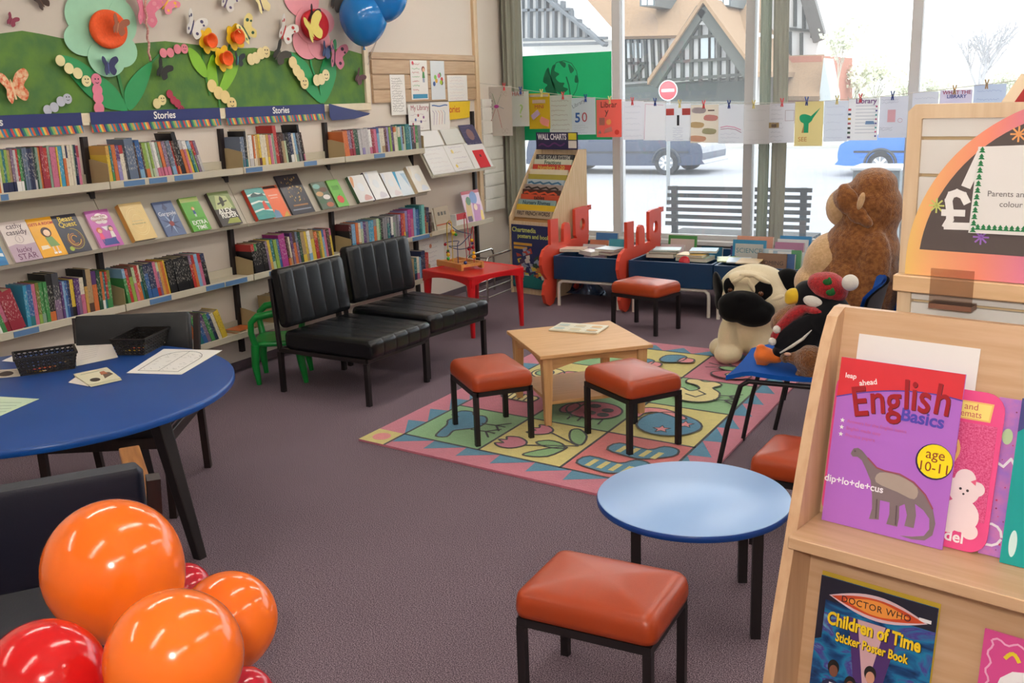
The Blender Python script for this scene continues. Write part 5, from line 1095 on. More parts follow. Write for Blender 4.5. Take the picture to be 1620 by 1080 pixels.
# chrome tube rack by the corner
ch = M('C8C6C0', rough=.2, metal=.9)
rk = empty('metal_rack', TR(-3.86, 6.36, 0), 'low chrome tube rack standing behind the red table', 'rack')
for s_, x in ((0, 0), (1, -.18)):
    MB().tube([(x, 0, 0), (x, 0, .30), (x, .012, .328), (x, .04, .34), (x-.02, .40, .34), (x-.02, .43, .328), (x-.02, .44, .30), (x-.02, .44, 0)], .009, 0, 8).build('side_frame', ch, rk)
    for z_ in (.03, .10): MB().tube([(x, .0, z_), (x-.02, .44, z_)], .005, 0, 8).build('rail', ch, rk)
for z_ in (.03, .33): MB().tube([(0, .04, z_), (-.18, .04, z_)], .005, 0, 8).build('cross_bar', ch, rk)
# ------------------------------------------------------------------ foreground balloons
wt = FL(230, 1180, 0); tie = Vector((-1.36, 1.02, .55))
def fb(px, py, rpx, d, ax, hx, label, st_=1.1):
    c = DP(px, py, d); r = rpx*d/FOC
    return balloon('balloon', c, r, ax, hx, label, 'orange and red balloons in the foreground', ribbon=[c.lerp(tie, .6), tie], stretch=st_)
fb(179, 897, 107, 1.62, (.35, .1, -.9), 'F2701C', 'largest orange balloon, topmost of the foreground cluster')
fb(276, 1040, 107, 1.36, (-.25, .15, -.85), 'F2711E', 'orange balloon in front, cut by the bottom edge')
fb(362, 980, 76, 1.78, (-.35, -.1, -.9), 'F0701E', 'orange balloon on the right of the foreground cluster', 1.2)
fb(70, 1076, 95, 1.40, (.5, .1, -.8), 'CE1A1C', 'red balloon in the bottom left corner')
fb(292, 932, 42, 2.10, (-.2, 0, -1), 'C01E30', 'red balloon peeking behind the two right orange balloons')
fb(385, 1105, 50, 1.62, (-.5, 0, -.8), 'B81E30', 'dark pink red balloon just showing at the bottom edge')
# ------------------------------------------------------------------ window side of the room
XT = Matrix(((1, 0, 0, 0), (0, 0, -1, 0), (0, 1, 0, 0), (0, 0, 0, 1)))     # local x -> world x, y -> z, normal -> -y
def fsheet(x0, x1, yt, yb, Y, label, hx='ECEAE8', draw=None, name='paper_sheet', cat='paper sheet', group=None, tilt=0., th=.0008, bend=.004):
    a = WY(x0, yb, Y); c = WY(x1, yt, Y); b = WY(x0, yt, Y)
    W = Matrix.Translation((a.x, Y, a.z)) @ XT @ Matrix.Rotation(math.radians(tilt), 4, 'Z')
    return sheet(W, c.x-b.x, b.z-a.z, label, cat, hx, name=name, draw=draw, group=group, th=th, bend=bend, pm=MT(hx))
# string
sp = [Vector((XW+.01, 7.0, 1.625)), Vector((-4.05, 7.12, 1.59))]+[WY(px, py, 7.3) for px, py in ((835, 143), (905, 152), (985, 158), (1090, 163), (1216, 163), (1300, 160), (1390, 153), (1480, 143), (1620, 126), (1800, 95))]+[Vector((2.25, 7.3, 1.75))]
tag(MB().tube(sp, .0022, 0, 6).build('washing_line', M('CFC8C0', rough=.6), W=Matrix.Identity(4)), 'thin white line of pegged papers strung across the window', 'string')
def lines(n, col='B4B6C0', y0=.1, y1=.85, seed=0, lw=.002): return lambda mb, w, h, z, mi, t: scr(mb, w, h, z, mi, n, [col], seed, .1, .9, y0, y1, lw)
def d_mind(mb, w, h, z, mi, t):
    mb.disc(w*.5, h*.6, w*.08, z, mi('A83A8A'), None, w*.05)
    for a, b, c in (((.47, .64), (.38, .86), '4A8A4A'), ((.53, .64), (.66, .84), '8A9A8A'), ((.46, .55), (.26, .22), 'B83A3A'), ((.53, .55), (.66, .16), 'B83A3A'), ((.58, .6), (.74, .55), '7A8A9A')): mb.line([(w*a[0], h*a[1]), (w*b[0], h*b[1])], .003, z, mi(c))
    for k in range(4): mb.line([(w*.24, h*(.72-.08*k)), (w*(.38-.02*(k % 2)), h*(.715-.08*k))], .004, z, mi('3A2A3A'))
    for (x, y) in ((.25, .85), (.75, .85), (.2, .12), (.76, .1)): mb.line([(w*(x+.1*math.cos(a)), h*(y+.05*math.sin(a*2))) for a in [i*.5 for i in range(13)]], .0015, z, mi('B8A8A0'))
def d_yel(mb, w, h, z, mi, t):
    mb.rect(w*.05, h*.9, w*.95, h*.97, z, mi('B8A890')); mb.rect(w*.18, h*.72, w*.8, h*.82, z, mi('B8A090')); t('MINI', .5, .62, w*.22, 'B83A3A')
    mb.prism([(w*.08, h*.38), (w*.42, h*.55), (w*.55, h*.42), (w*.2, h*.25)], z, z+.0004, mi('A890A8')); mb.prism([(w*.5, h*.22), (w*.6, h*.35), (w*.98, h*.24), (w*.92, h*.05), (w*.6, h*.12)], z, z+.0004, mi('D88878'))
def d_50(mb, w, h, z, mi, t): t('5', .26, .45, w*.5, '2A5AA0', bold=.002); t('0', .55, .46, w*.5, 'B84A58'); t('Library', .3, .84, w*.2, '9A98A8', rot=25); scr(mb, w, h, z, mi, 4, ['C0C0CC'], 3, .1, .7, .05, .25)
def d_lib(mb, w, h, z, mi, t):
    t('Librar', .5, .86, w*.3, '4A2A22', sx=.9); t('y', .42, .68, w*.34, '4A3A30'); mb.rect(w*.12, h*.32, w*.34, h*.52, z, mi('A86A60')); mb.disc(w*.5, h*.4, w*.1, z, mi('E8A058')); mb.disc(w*.82, h*.13, w*.09, z, mi('D03A30')); mb.prism([(w*.3, h*.1), (w*.65, h*.16), (w*.6, h*.28), (w*.36, h*.22)], z, z+.0004, mi('B87A70')); mb.prism([(w*.08, h*.1), (w*.2, h*.1), (w*.14, h*.2)], z, z+.0004, mi('8A7A80'))
def d_sq(mb, w, h, z, mi, t): [mb.rect(w*a, h*.7, w*(a+.32), h*.88, z, mi('B84A48')) for a in (.02, .66)]; mb.rect(w*.46, h*.42, w*.55, h*.7, z, mi('22242A')); scr(mb, w, h, z, mi, 6, ['B0B4C8'], 8, .3, .8, .05, .35)
def d_bub(mb, w, h, z, mi, t):
    for (x, y, c, s_) in ((.08, .8, 'A8A0A8', 1), (.5, .6, 'C88A88', 1), (.02, .42, 'C0A880', 1), (.45, .25, 'A8A888', 1), (0, .06, 'D8A890', 1.2)): mb.prism(smooth([(w*x, h*y), (w*(x+.4*s_), h*(y-.02)), (w*(x+.45*s_), h*(y+.1)), (w*(x+.05), h*(y+.13))], 3), z, z+.0004, mi(c))
    mb.rect(w*.62, h*.83, w*.85, h*.86, z, mi('4A3A3A'))
def d_pink(mb, w, h, z, mi, t): mb.line([(w*.1, h*.42), (w*.35, h*.45), (w*.65, h*.42), (w*.9, h*.35)], .005, z, mi('E088B0')); mb.line([(w*.1, h*.37), (w*.4, h*.39), (w*.7, h*.36), (w*.92, h*.28)], .004, z, mi('B87898')); scr(mb, w, h, z, mi, 3, ['C8CCD8'], 4, .1, .9, .05, .25)
def d_img(mb, w, h, z, mi, t): mb.rect(0, h*.38, w*.4, h*.52, z, mi('9A8458')); mb.rect(w*.1, h*.4, w*.3, h*.48, z+.0004, mi('5A4A40')); mb.line([(w*.64, h*.56), (w*.98, h*.56), (w*.98, h*.82), (w*.64, h*.82)], .002, z, mi('9A7070'), close=True); scr(mb, w, h, z, mi, 9, ['C0C0C8'], 5, .08, .6, .05, .95)
def d_green(mb, w, h, z, mi, t):
    g = mi('12A878'); mb.prism(smooth([(w*.18, h*.68), (w*.35, h*.72), (w*.6, h*.66), (w*.62, h*.58), (w*.45, h*.5), (w*.22, h*.55)], 3), z, z+.0004, g)
    mb.prism([(w*.32, h*.52), (w*.5, h*.52), (w*.5, h*.3), (w*.34, h*.3)], z, z+.0005, g); mb.prism([(w*.55, h*.66), (w*.6, h*.58), (w*.9, h*.86)], z, z+.0005, g)
    mb.prism([(w*.26, h*.3), (w*.34, h*.5), (w*.34, h*.3)], z+.0006, z+.001, mi('B89060')); t('SEE', .3, .15, w*.22, 'C88A58')
def d_libr(mb, w, h, z, mi, t):
    t('Library', .58, .93, w*.24, '7A4A8A', bold=.0008)
    for k in range(9): mb.line([(w*.25, h*(.82-.08*k)), (w*.92, h*(.82-.08*k))], .002, z, mi('8A90A8'))
    for k, c in enumerate(('6A5A7A', '4A6A5A', '3A4A4A', 'B05A6A', 'D8B048', '3A5A7A', 'C84A58')): mb.rect(w*.0, h*(.05+.11*k), w*.1, h*(.10+.11*k), z, mi(c))
    mb.prism([(w*.58, h*.38), (w*.9, h*.38), (w*.85, h*.46), (w*.6, h*.46)], z, z+.0006, mi('7AA0D0')); [mb.disc(w*.93, h*(.1+.1*k), w*.03, z, mi(('4A4A9A', 'C84A7A', '3A9A9A')[k % 3])) for k in range(8)]
def d_bing(mb, w, h, z, mi, t): mb.rect(w*.3, h*.38, w*.58, h*.68, z, mi('E8B8C8')); mb.line([(w*(.75+.08*math.cos(a)), h*(.42+.05*math.sin(a))) for a in [i*.6 for i in range(11)]], .002, z, mi('C88A98')); scr(mb, w, h, z, mi, 2, ['B8BCC8'], 6, .05, .7, .85, .92); scr(mb, w, h, z, mi, 2, ['A8A8B0'], 2, .05, .5, .2, .24)
PP = [(764, 812, 138, 215, 7.16, 'beige sheet with a drawn mind map, left end of the washing line', 'E4DCD6', d_mind), (806, 838, 145, 200, 7.24, 'white sheet headed WHAT with a green question mark', 'E6E6E4', lambda mb, w, h, z, mi, t: (t('WHAT?', .35, .93, w*.26, 'A82A3A'), t('?', .62, .42, w*.8, 'A0B878'))),
 (838, 871, 148, 204, 7.30, 'yellow sheet with purple and pink tickets', 'E8C838', d_yel), (870, 906, 151, 211, 7.31, 'white sheet with ruled red and blue lines', 'E8E6E4', lines(7, 'B89A9A')), (905, 943, 155, 213, 7.30, 'white sheet with a large blue and red 50', 'E6E8F0', d_50), (944, 984, 158, 217, 7.29, 'salmon pink sheet with Library lettering', 'F08A80', d_lib),
 (986, 1019, 160, 221, 7.30, 'plain white sheet right of the salmon pink one', 'EDEDF2', lines(6, 'DADCE4')), (1018, 1053, 161, 222, 7.31, 'white sheet with a pale pink border line', 'EFEFF4', lambda mb, w, h, z, mi, t: mb.line([(w*.05, h*.03), (w*.1, h*.94), (w*.9, h*.9)], .003, z, mi('D8A0B8'))), (1053, 1093, 165, 223, 7.30, 'white sheet with two red squares and a black bar', 'ECEEF6', d_sq), (1092, 1137, 166, 226, 7.31, 'cream sheet covered in coloured speech bubbles', 'ECE6DC', d_bub),
 (1136, 1176, 166, 227, 7.30, 'white sheet with a pink rainbow line', 'EBEDF4', d_pink), (1176, 1217, 166, 228, 7.31, 'blank white sheet in front of the window post', 'E6E4E4', lines(4, 'DCDCDC')), (1216, 1256, 164, 226, 7.30, 'white sheet with a small brown picture and a box', 'E8E8EC', d_img), (1256, 1301, 161, 231, 7.29, 'pale yellow sheet with a green cut paper shape', 'E8DEB4', d_green),
 (1302, 1340, 160, 224, 7.30, 'nearly blank bluish white sheet left of the striped Library one', 'E6EAF4', lines(5, 'D8DCE8')), (1340, 1388, 156, 222, 7.31, 'white sheet headed Library with coloured dotted edges', 'F0F0F6', d_libr), (1389, 1434, 153, 218, 7.30, 'white sheet with a pink grid square', 'E8EAF2', d_bing), (1440, 1481, 146, 212, 7.31, 'pale sheet right of the window post, half hidden by the poster stand', 'E8EAF0', lines(4, 'D0D4E0')),
 (1483, 1534, 143, 212, 7.30, 'sheet headed WHAT THE LIBRARY above the poster stand', 'E6E2EE', lambda mb, w, h, z, mi, t: (t('WHAT THE', .52, .94, w*.17, 'A84A6A', bold=.0006), t('LIBRARY', .52, .85, w*.16, '3A4A9A', bold=.0006))), (1536, 1587, 134, 205, 7.31, 'pale blue sheet pegged above the right part of the poster stand', 'DCE4F2', lines(5, 'B8C4E0'))]
for x0, x1, yt, yb, Y, lab, hx, dr in PP: fsheet(x0, x1, yt, yb, Y, lab, hx, dr, group='papers pegged on the washing line')
PG = [(797, 138, 'r'), (823, 144, 'b'), (856, 148, 'y'), (890, 152, 'r'), (926, 156, 'b'), (964, 159, 'y'), (1000, 161, 'r'), (1036, 162, 'b'), (1075, 165, 'y'), (1113, 166, 'r'), (1153, 166, 'b'), (1192, 166, 'y'), (1237, 163, 'r'), (1276, 161, 'b'), (1324, 159, 'y'), (1361, 156, 'r'), (1412, 152, 'b'), (1510, 143, 'w'), (1561, 134, 'w')]
pcol = dict(r=('D04048', 'red'), b=('1E3A8A', 'blue'), y=('E0D080', 'pale yellow'), w=('B08A58', 'wooden')); cnt = {}
for i, (px, py, c) in enumerate(PG):
    Y = 7.12 if i == 0 else (7.2 if i == 1 else 7.27); p = WY(px, py, Y); cnt[c] = cnt.get(c, 0)+1
    mb = MB()
    for s_ in (-1, 1): mb.bar((s_*.006, 0, -.026), (s_*.0025, 0, .004), .007, .006, up=(0, 1, 0)); mb.bar((s_*.0025, 0, .004), (s_*.011, 0, .034), .007, .006, up=(0, 1, 0))
    mb.cyl((0, -.005, .002), (0, .005, .002), .004, mi=1, n=8)
    tag(mb.build('clothes_peg', [M(pcol[c][0], rough=.35), M('9A9890', metal=.6, rough=.3)], W=TR(p.x, Y+.004, p.z)), '%s clothes peg on the washing line, %s %s one from the left' % (pcol[c][1], ordinal(cnt[c]), pcol[c][1]), 'clothes peg', 'clothes pegs on the washing line')
# green poster on the glass
a = WY(820, 222, 7.545); b = WY(967, 79, 7.545)
o = tag(MB().bb((0, 0, 0), (b.x-a.x, b.z-a.z-.01, .003)).build('poster', M('12B878', rough=.5, var=.015), W=Matrix.Translation((a.x, 7.548, a.z)) @ XT), 'green poster with a dark green leaf globe taped to the window glass', 'poster')
mb = MB(); fp = lambda L: [(WY(x, y, 7.545).x-a.x, WY(x, y, 7.545).z-a.z) for x, y in L]
for L in ([(859, 129), (863, 113), (868, 107), (871, 120), (877, 136), (883, 152), (884, 170), (860, 170), (865, 150), (862, 140), (866, 134)], [(871, 118), (874, 104), (879, 103), (877, 112), (885, 117), (879, 123), (885, 130), (893, 131), (891, 137), (899, 141), (889, 148), (880, 144), (873, 130)], [(884, 97), (894, 99), (895, 104), (892, 107)], [(899, 101), (908, 109), (906, 114), (902, 115)], [(911, 118), (915, 127), (913, 131), (909, 129)]): mb.prism(smooth(fp(L), 3), .003, .0036)
mb.line(fp([(873, 112), (880, 99), (892, 96), (904, 100), (912, 112), (915, 128), (912, 142), (904, 156)]), .006, .003); mb.line(fp([(896, 122), (900, 135), (903, 156)]), .012, .003)
mb.build('leaf_globe_print', M('0E6A48', rough=.5), o)
# curtains
def curtain(xc, yc, w, d, nf, z0, z1, label, hx='7E8074', sway=.0):
    def sec(z):
        P = []; n = nf*10
        for i in range(n):
            t = 2*PI*i/n; k = 1+.16*math.cos(nf*t); P.append((xc+sway*math.sin((z-z0)*2.2)+w/2*k*math.cos(t), yc+d/2*k*math.sin(t), z))
        return P
    mb = MB(); loft(mb, [sec(z0+(z1-z0)*i/8) for i in range(9)])
    return tag(mb.build('curtain', M(hx, rough=.8, var=.08, scale=3, bump=.2, bscale=300), W=Matrix.Identity(4)), label, 'curtain', 'gathered curtains')
curtain(-4.175, 7.415, .13, .19, 9, .45, 2.68, 'grey green gathered curtain in the room corner beside the slatwall panel', '8C8C7E')
curtain(WY(1211, 100, 7.42).x, 7.42, .070, .06, 6, .37, 2.68, 'left strip of grey green curtain at the middle window post', '9EACA2', .006)
curtain(WY(1235, 100, 7.42).x, 7.42, .095, .07, 8, .37, 2.68, 'right wider strip of grey green curtain at the middle window post', 'A2A69C', .008)
# ------------------------------------------------------------------ wall chart stand
W = TR(-3.885, 6.765, 0) @ RZ(-13)
ply = wood('DEC6A4', 'D2B890', 'z'); cs = empty('chart_stand', W, 'tall plywood display stand of wall charts by the window corner', 'display stand')
Pf = [(0, 0), (0, .60), (.34, 1.10), (.43, 1.10), (.43, 0)]; YZ = Matrix(((0, 0, 1, 0), (1, 0, 0, 0), (0, 1, 0, 0), (0, 0, 0, 1)))
for x in (0, .43): MB().prism(Pf, x, x+.012, 0, YZ).build('side_panel', ply, cs)
MB().bb((.012, .40, .02), (.43, .412, 1.1)).build('back_panel', ply, cs); MB().bb((.012, .015, .04), (.43, .027, .57)).bb((.012, .02, .0), (.43, .4, .04)).build('front_panel', ply, cs)
MB().prism([(.03, .56), (.38, 1.06), (.38, 1.04), (.05, .56)], .012, .43, 0, YZ).build('slope_panel', wood('C49A66', 'B88C5A', 'x'), cs)
hd = MB().bb((.012, .335, 1.10), (.43, .342, 1.232)).build('header_sign', M('1C1C4A', rough=.4), cs)
HT = TR(.012, .335, 1.10) @ XT
text(hd, 'WALL CHARTS', .062, M('EDEDF2'), .165, .095, .001, T=HT, bold=.0015, sx=.70)
MB().rect(.33, .075, .41, .125, .0002, 0, HT).build('yellow_patch', M('D8CC30'), hd); MB().rect(.33, .012, .41, .068, .0002, 0, HT).build('white_patch', M('DCD8D0'), hd); MB().line([(.03+.02*k, .03+.012*math.sin(k)+.001*k) for k in range(14)], .012, .0002, 0, HT).build('purple_print', M('5A2A6A'), hd)
# poster on the front
fpn = MB().bb((.02, .004, .05), (.422, .014, .545)).build('front_poster', M('1E2A5E', rough=.35), cs); FT = TR(.02, .004, .05) @ XT
text(fpn, 'Chartmedia', .052, M('D0D878'), .13, .455, .001, T=FT, bold=.0012); text(fpn, 'posters and books', .046, M('D0D878'), .235, .408, .001, T=FT, bold=.0012)
mb = MB(); rr = random.Random(4)
for k in range(2): mb.rect(.02, .335-.03*k, .21-.05*k, .355-.03*k, .0002, 0, FT)
cl = ['C8B8A0', 'B03A2A', 'D8C048', '8A9AB0', '4A3A5A', 'D8D0C8', '1E7A78', 'C87A3A', 'A8A8B8', '2A4A3A']
for k in range(55): x, y = rr.uniform(.05, .34), rr.uniform(.05, .28); mb.prism([(x, y), (x+rr.uniform(.02, .06), y+.01), (x+.03, y+rr.uniform(.02, .06)), (x-.01, y+.03)], .0003+k*2e-5, .0007+k*2e-5, 1+k % 10, FT)
mb.prism(smooth([(.02, .01), (.38, .01), (.38, .05), (.2, .1), (.05, .08)], 3), .002, .0024, 7, FT)
mb.prism([(.075+.05*math.cos(a)*(1 if i % 2 else .5), .08+.05*math.sin(a)*(1 if i % 2 else .5)) for i, a in enumerate([j*PI/6 for j in range(12)])], .0028, .0032, 3, FT)
mb.build('poster_picture', [M('D8A038')]+[M(c, rough=.4) for c in cl], fpn)
CH_ = [('2A2A30', 'THE SOLAR SYSTEM', 'A8A8A0', 'black'), ('C6CDB8', 'Fractions', '2A5A4A', 'pale green'), ('B83A28', 'Numbers 1-20', 'C8B04A', 'red'), ('D8CFB8', '', '8A6A4A', 'cream'), ('A89A3A', '', 'B85A2A', 'olive yellow'), ('A8B8C0', '', '3A6A8A', 'pale blue'), ('A09088', '', '3A3028', 'grey brown'), ('4A2A22', '', 'C8502A', 'dark brown'), ('C04A2A', 'tables', '2A1A18', 'orange red'), ('8AA8A8', 'Nursery Rhymes', '2A4A5A', 'grey teal'), ('D8B428', '', '5A4A20', 'yellow'), ('B8A48A', 'FIRST FRENCH WORDS', '3A302A', 'tan')]
for k, (hx, tx, tc_, nm) in enumerate(CH_):
    t = 1-(k+.5)/12; y = .018+.30*t; z = .585+.44*t-(.0 if k < 11 else .004); hh = .058
    Wk = W @ TR(.025+.004*(k % 3), y, z) @ Matrix.Rotation(math.radians(-12), 4, 'X')
    o = MB().bb((0, 0, 0), (.385-.006*(k % 2), .014, hh)).build('wall_chart', M(hx, rough=.4), W=Wk)
    tag(o, '%s folded wall chart%s, %s from the top of the chart stand' % (nm, (' reading '+tx) if tx else '', ordinal(k+1)), 'wall chart', 'folded wall charts in the stand')
    if tx: text(o, tx, .042, M(tc_), .19, hh/2+.004, .001, T=TR(0, 0, 0) @ XT, bold=.001, sx=.36/(.026*len(tx)) if len(tx) > 13 else 1.1)
    elif k in (5, 6, 7): MB().line([(.02+.03*j, .03+.008*math.sin(j*2.1)) for j in range(12)], .014, .0004, 0, XT).build('print', M(tc_), o)
# ------------------------------------------------------------------ train book boxes
bxm = M('12395E', rough=.4, var=.04); wtube = M('DAD3C8', rough=.35); trm = M('DA4A34', rough=.35, var=.04)
def book_box(x0, x1, yf, yb, label):
    r = empty('book_box', TR((x0+x1)/2, (yf+yb)/2, 0), label, 'book box', 'blue book boxes by the window'); w, d = x1-x0, yb-yf
    mb = MB().bb((-w/2, -d/2, .20), (w/2, -d/2+.016, .372)).bb((-w/2, d/2-.016, .20), (w/2, d/2, .372)).bb((-w/2, -d/2+.016, .20), (-w/2+.016, d/2-.016, .372)).bb((w/2-.016, -d/2+.016, .20), (w/2, d/2-.016, .372)).bb((-w/2+.016, -d/2+.016, .20), (w/2-.016, d/2-.016, .212))
    bev(mb.build('tray', bxm, r), .002, 1); MB().bb((-w/2+.016, -.006, .212), (w/2-.016, .006, .35)).build('divider', bxm, r)
    for s_ in (-1, 1):
        y = s_*(d/2-.02); L = [(-w/2+.03, y, 0), (-w/2+.03, y, .14), (-w/2+.035, y, .168), (-w/2+.06, y, .186), (w/2-.06, y, .186), (w/2-.035, y, .168), (w/2-.03, y, .14), (w/2-.03, y, 0)]
        MB().tube(L, .0125, 0, 10).build('leg_frame', wtube, r)
    return r
book_box(-3.325, -2.79, 6.425, 7.12, 'navy blue book box on white tube legs between the two red train cut-outs'); book_box(-2.725, -2.115, 6.41, 7.12, 'navy blue book box behind the middle stool'); book_box(-2.10, -1.47, 6.39, 7.12, 'navy blue book box at the right, behind the pug')
TP = [(6.437, .633), (6.558, .628), (6.56, .446), (6.645, .444), (6.65, .54), (6.665, .572), (6.70, .583), (6.74, .572), (6.76, .545), (6.765, .44), (6.85, .439), (6.85, .67), (7.135, .665), (7.135, .632), (7.09, .63), (7.06, .36), (7.06, .20), (6.98, .19), (6.96, .06), (6.9, .02), (6.84, .06), (6.82, .19), (6.52, .19), (6.50, .06), (6.46, .01), (6.40, .0), (6.34, .03), (6.31, .10), (6.33, .17), (6.37, .205), (6.31, .256), (6.283, .322), (6.294, .381), (6.33, .425), (6.40, .446), (6.437, .45)]
for x, lab in ((-3.36, 'red train shaped cut-out panel at the left end of the book boxes'), (-2.757, 'red train shaped cut-out panel between the first and second book boxes')):
    mb = MB(); hc, hr = (6.975, .535), .046; n = 24
    mb.prism([(p[0]-6.3, p[1]) for k, p in enumerate(TP[:11]+[(7.09, .439)]+TP[15:])], -.012, .012, 0, YZ)
    ox, oy = (6.85, 7.09), (.437, .668); ring = []
    for i in range(n):
        a = 2*PI*i/n; c_, s_ = math.cos(a), math.sin(a); f_ = min(((ox[1] if c_ > 0 else ox[0])-hc[0])/c_ if abs(c_) > 1e-6 else 9, ((oy[1] if s_ > 0 else oy[0])-hc[1])/s_ if abs(s_) > 1e-6 else 9)
        ring.append(((hc[0]-6.3+hr*c_, hc[1]+hr*s_), (hc[0]-6.3+f_*c_, hc[1]+f_*s_)))
    for i in range(n):
        (a0, b0), (a1, b1) = ring[i], ring[(i+1) % n]; mb.prism([a0, b0, b1, a1], -.012, .012, 0, YZ)
    for cx_, cz_ in ((6.85, .67), (7.09, .67)): pass
    mb.prism([(.79, .632), (.838, .632), (.838, .668), (.79, .668)], -.012, .012, 0, YZ)
    o = mb.build('train_panel', trm, W=TR(x, 6.3, 0)); tag(o, lab, 'train cut-out', 'red train cut-outs')
# silver bag under the first box
o = MB().grid(lambda u, v: (.34*(u-.5)*(1-.2*v), .10*math.sin(PI*v)*(.5+.5*math.sin(9*u)), .0+.17*v*math.sin(PI*min(1, u+.05))+.015*math.sin(14*u+5*v)*v+.002), 18, 10).build('crumpled_bag', M('8AA0BC', rough=.2, metal=.6, h2='3A5078', scale=14), W=TR(-3.25, 6.80, .016)); tag(o, 'crumpled silver blue bag on the floor under the left book box', 'bag')
# books in the boxes
def bbook(px0, px1, pt, Y, hx, label, zb=.214, th=.012, lean=-9, tx=None, tc_='3A3A3A', edge=None, pic=None):
    a = WY(px0, pt, Y); b = WY(px1, pt, Y); h = a.z-zb
    Wb = Matrix.Translation((a.x, Y, zb)) @ Matrix.Rotation(math.radians(lean), 4, 'X'); w = b.x-a.x
    mb = MB().bb((0, 0, 0), (w, .002, h)).bb((0, th-.002, 0), (w, th, h)).bb((0, .002, 0), (.002, th-.002, h)).bb((.002, .002, .002), (w-.002, th-.002, h-.002), 1)
    o = tag(mb.build('book', [M(hx, rough=.3), pagew], W=Wb), label, 'book', 'childrens books in the blue boxes')
    if pic: m2 = MB(); m2.rect(w*.08, h*.1, w*.92, h*.9, .0002, 0, XT); m2.build('cover_picture', M(pic, rough=.35), o)
    if tx: text(o, tx, w*.2, M(tc_), w/2, h*.72, .0008, T=XT)
def fbook(px, py, z, w, d, th, a, hx, label):
    z += .036; p = FL(px, py, z+th/2); mb = MB().bb((-w/2, -d/2, 0), (w/2, d/2, .0018)).bb((-w/2, -d/2, th-.0018), (w/2, d/2, th)).bb((-w/2, -d/2, .0018), (-w/2+.002, d/2, th-.0018)).bb((-w/2+.002, -d/2+.002, .0018), (w/2-.002, d/2-.002, th-.0018), 1)
    tag(mb.build('book', [M(hx, rough=.3), pagew], W=TR(p.x, p.y, z) @ RZ(a)), label, 'book', 'childrens books in the blue boxes')
bbook(940, 974, 368, 7.02, '3A74A8', 'blue hardback standing at the back of the left book box', th=.02)
bbook(931, 960, 379, 6.95, 'B8785A', 'brown topped book behind the flat pile in the left book box', th=.03)
bbook(961, 988, 378, 6.80, '4A9AA8', 'teal picture book facing forward in the left book box')
bbook(920, 954, 386, 6.84, 'DCD6D4', 'white edged book in the middle of the left book box', th=.03); bbook(922, 956, 391, 6.72, 'B8A0B0', 'pale lilac book in front of the white edged one', th=.03)
fbook(908, 394, .345, .19, .14, .02, 14, 'D8C8B0', 'cream book lying flat at the front left of the left book box'); fbook(934, 399, .33, .10, .16, .03, 60, 'E6E0DA', 'white book lying crossways in the left book box'); fbook(962, 399, .335, .17, .15, .02, -18, '7A4A3A', 'brown book lying flat near the second red train'); fbook(965, 394, .356, .17, .15, .018, -10, 'C8D0D8', 'pale blue book lying on the brown one')
bbook(1055, 1100, 372, 7.03, '3F8A44', 'green framed picture book standing at the back of the middle box', pic='C8B8B0'); bbook(1010, 1042, 388, 6.95, 'D0B8BC', 'pinkish book at the back left of the middle box', th=.03); bbook(1043, 1080, 386, 6.86, 'D8C8CC', 'pale pink edged book in the middle box', th=.03)
bbook(1108, 1141, 390, 6.98, '2A6E8A', 'dark teal book at the back right of the middle box', th=.03)
fbook(1048, 402, .325, .20, .15, .03, 6, 'C8A078', 'tan book lying at the front left of the middle box'); fbook(1052, 397, .356, .20, .16, .014, 10, '4A5A48', 'dark green book on the tan one'); fbook(1056, 394, .371, .19, .15, .01, 14, 'B8D8DC', 'pale aqua book topmost of the front left pile')
fbook(1100, 408, .320, .23, .16, .028, -4, 'A8C0B0', 'pale green book lying under the yellow one'); fbook(1096, 403, .349, .19, .14, .018, -2, 'D8A838', 'mustard yellow book lying in the middle box'); fbook(1114, 396, .372, .19, .16, .016, 12, '8AB0C8', 'light blue book lying behind the mustard one')
tag(MB().lathe([(0, 0), (.038, 0), (.038, .012), (0, .014)], 20).build('red_disc', M('B8202C', rough=.35), W=Matrix.Translation(WY(1083, 414, 6.45)) @ Matrix.Rotation(math.radians(60), 4, 'X')), 'round red piece poking above the front edge of the middle box', 'toy')
bbook(1157, 1210, 379, 6.80, '2F86B0', 'tall blue framed picture book facing forward in the right box', pic='B8B8B4', tx='SCIENCE', tc_='4A7A8A', th=.016); bbook(1154, 1172, 389, 6.83, '4A3A7A', 'purple book edge beside the blue framed one', th=.01)
bbook(1164, 1221, 373, 7.05, 'D89A80', 'salmon topped book at the back of the right box', th=.03); bbook(1232, 1282, 373, 7.05, '3A8AC0', 'bright blue book at the back right corner of the right box', th=.02); bbook(1228, 1276, 378, 6.98, 'DCE0E0', 'white book in front of the bright blue one', th=.03); bbook(1224, 1270, 383, 6.90, 'B07A98', 'mauve pink book in the right box', th=.03)
for k in range(5): bbook(1200+7*k, 1254+4*k, 393+1.2*k, 6.80-.035*k, ['D8DCE0', 'B8C8CC', 'E4E2DC', '9AB0C0', 'E6E6E6'][k], '%s of the five pale thin books in a row behind the brown one' % ['farthest', 'second farthest', 'middle', 'second nearest', 'nearest'][k], th=.014)
bbook(1195, 1242, 400, 6.52, '7A5A44', 'brown picture book reading COMING at the front of the right box', tx='COMING', tc_='3A2A28', lean=-14); bbook(1238, 1256, 402, 6.55, '3A5A8A', 'small blue spined book right of the brown picture book', th=.03); bbook(1250, 1266, 396, 6.6, '5A9A6A', 'thin green edged book at the right end of the right box', th=.02)
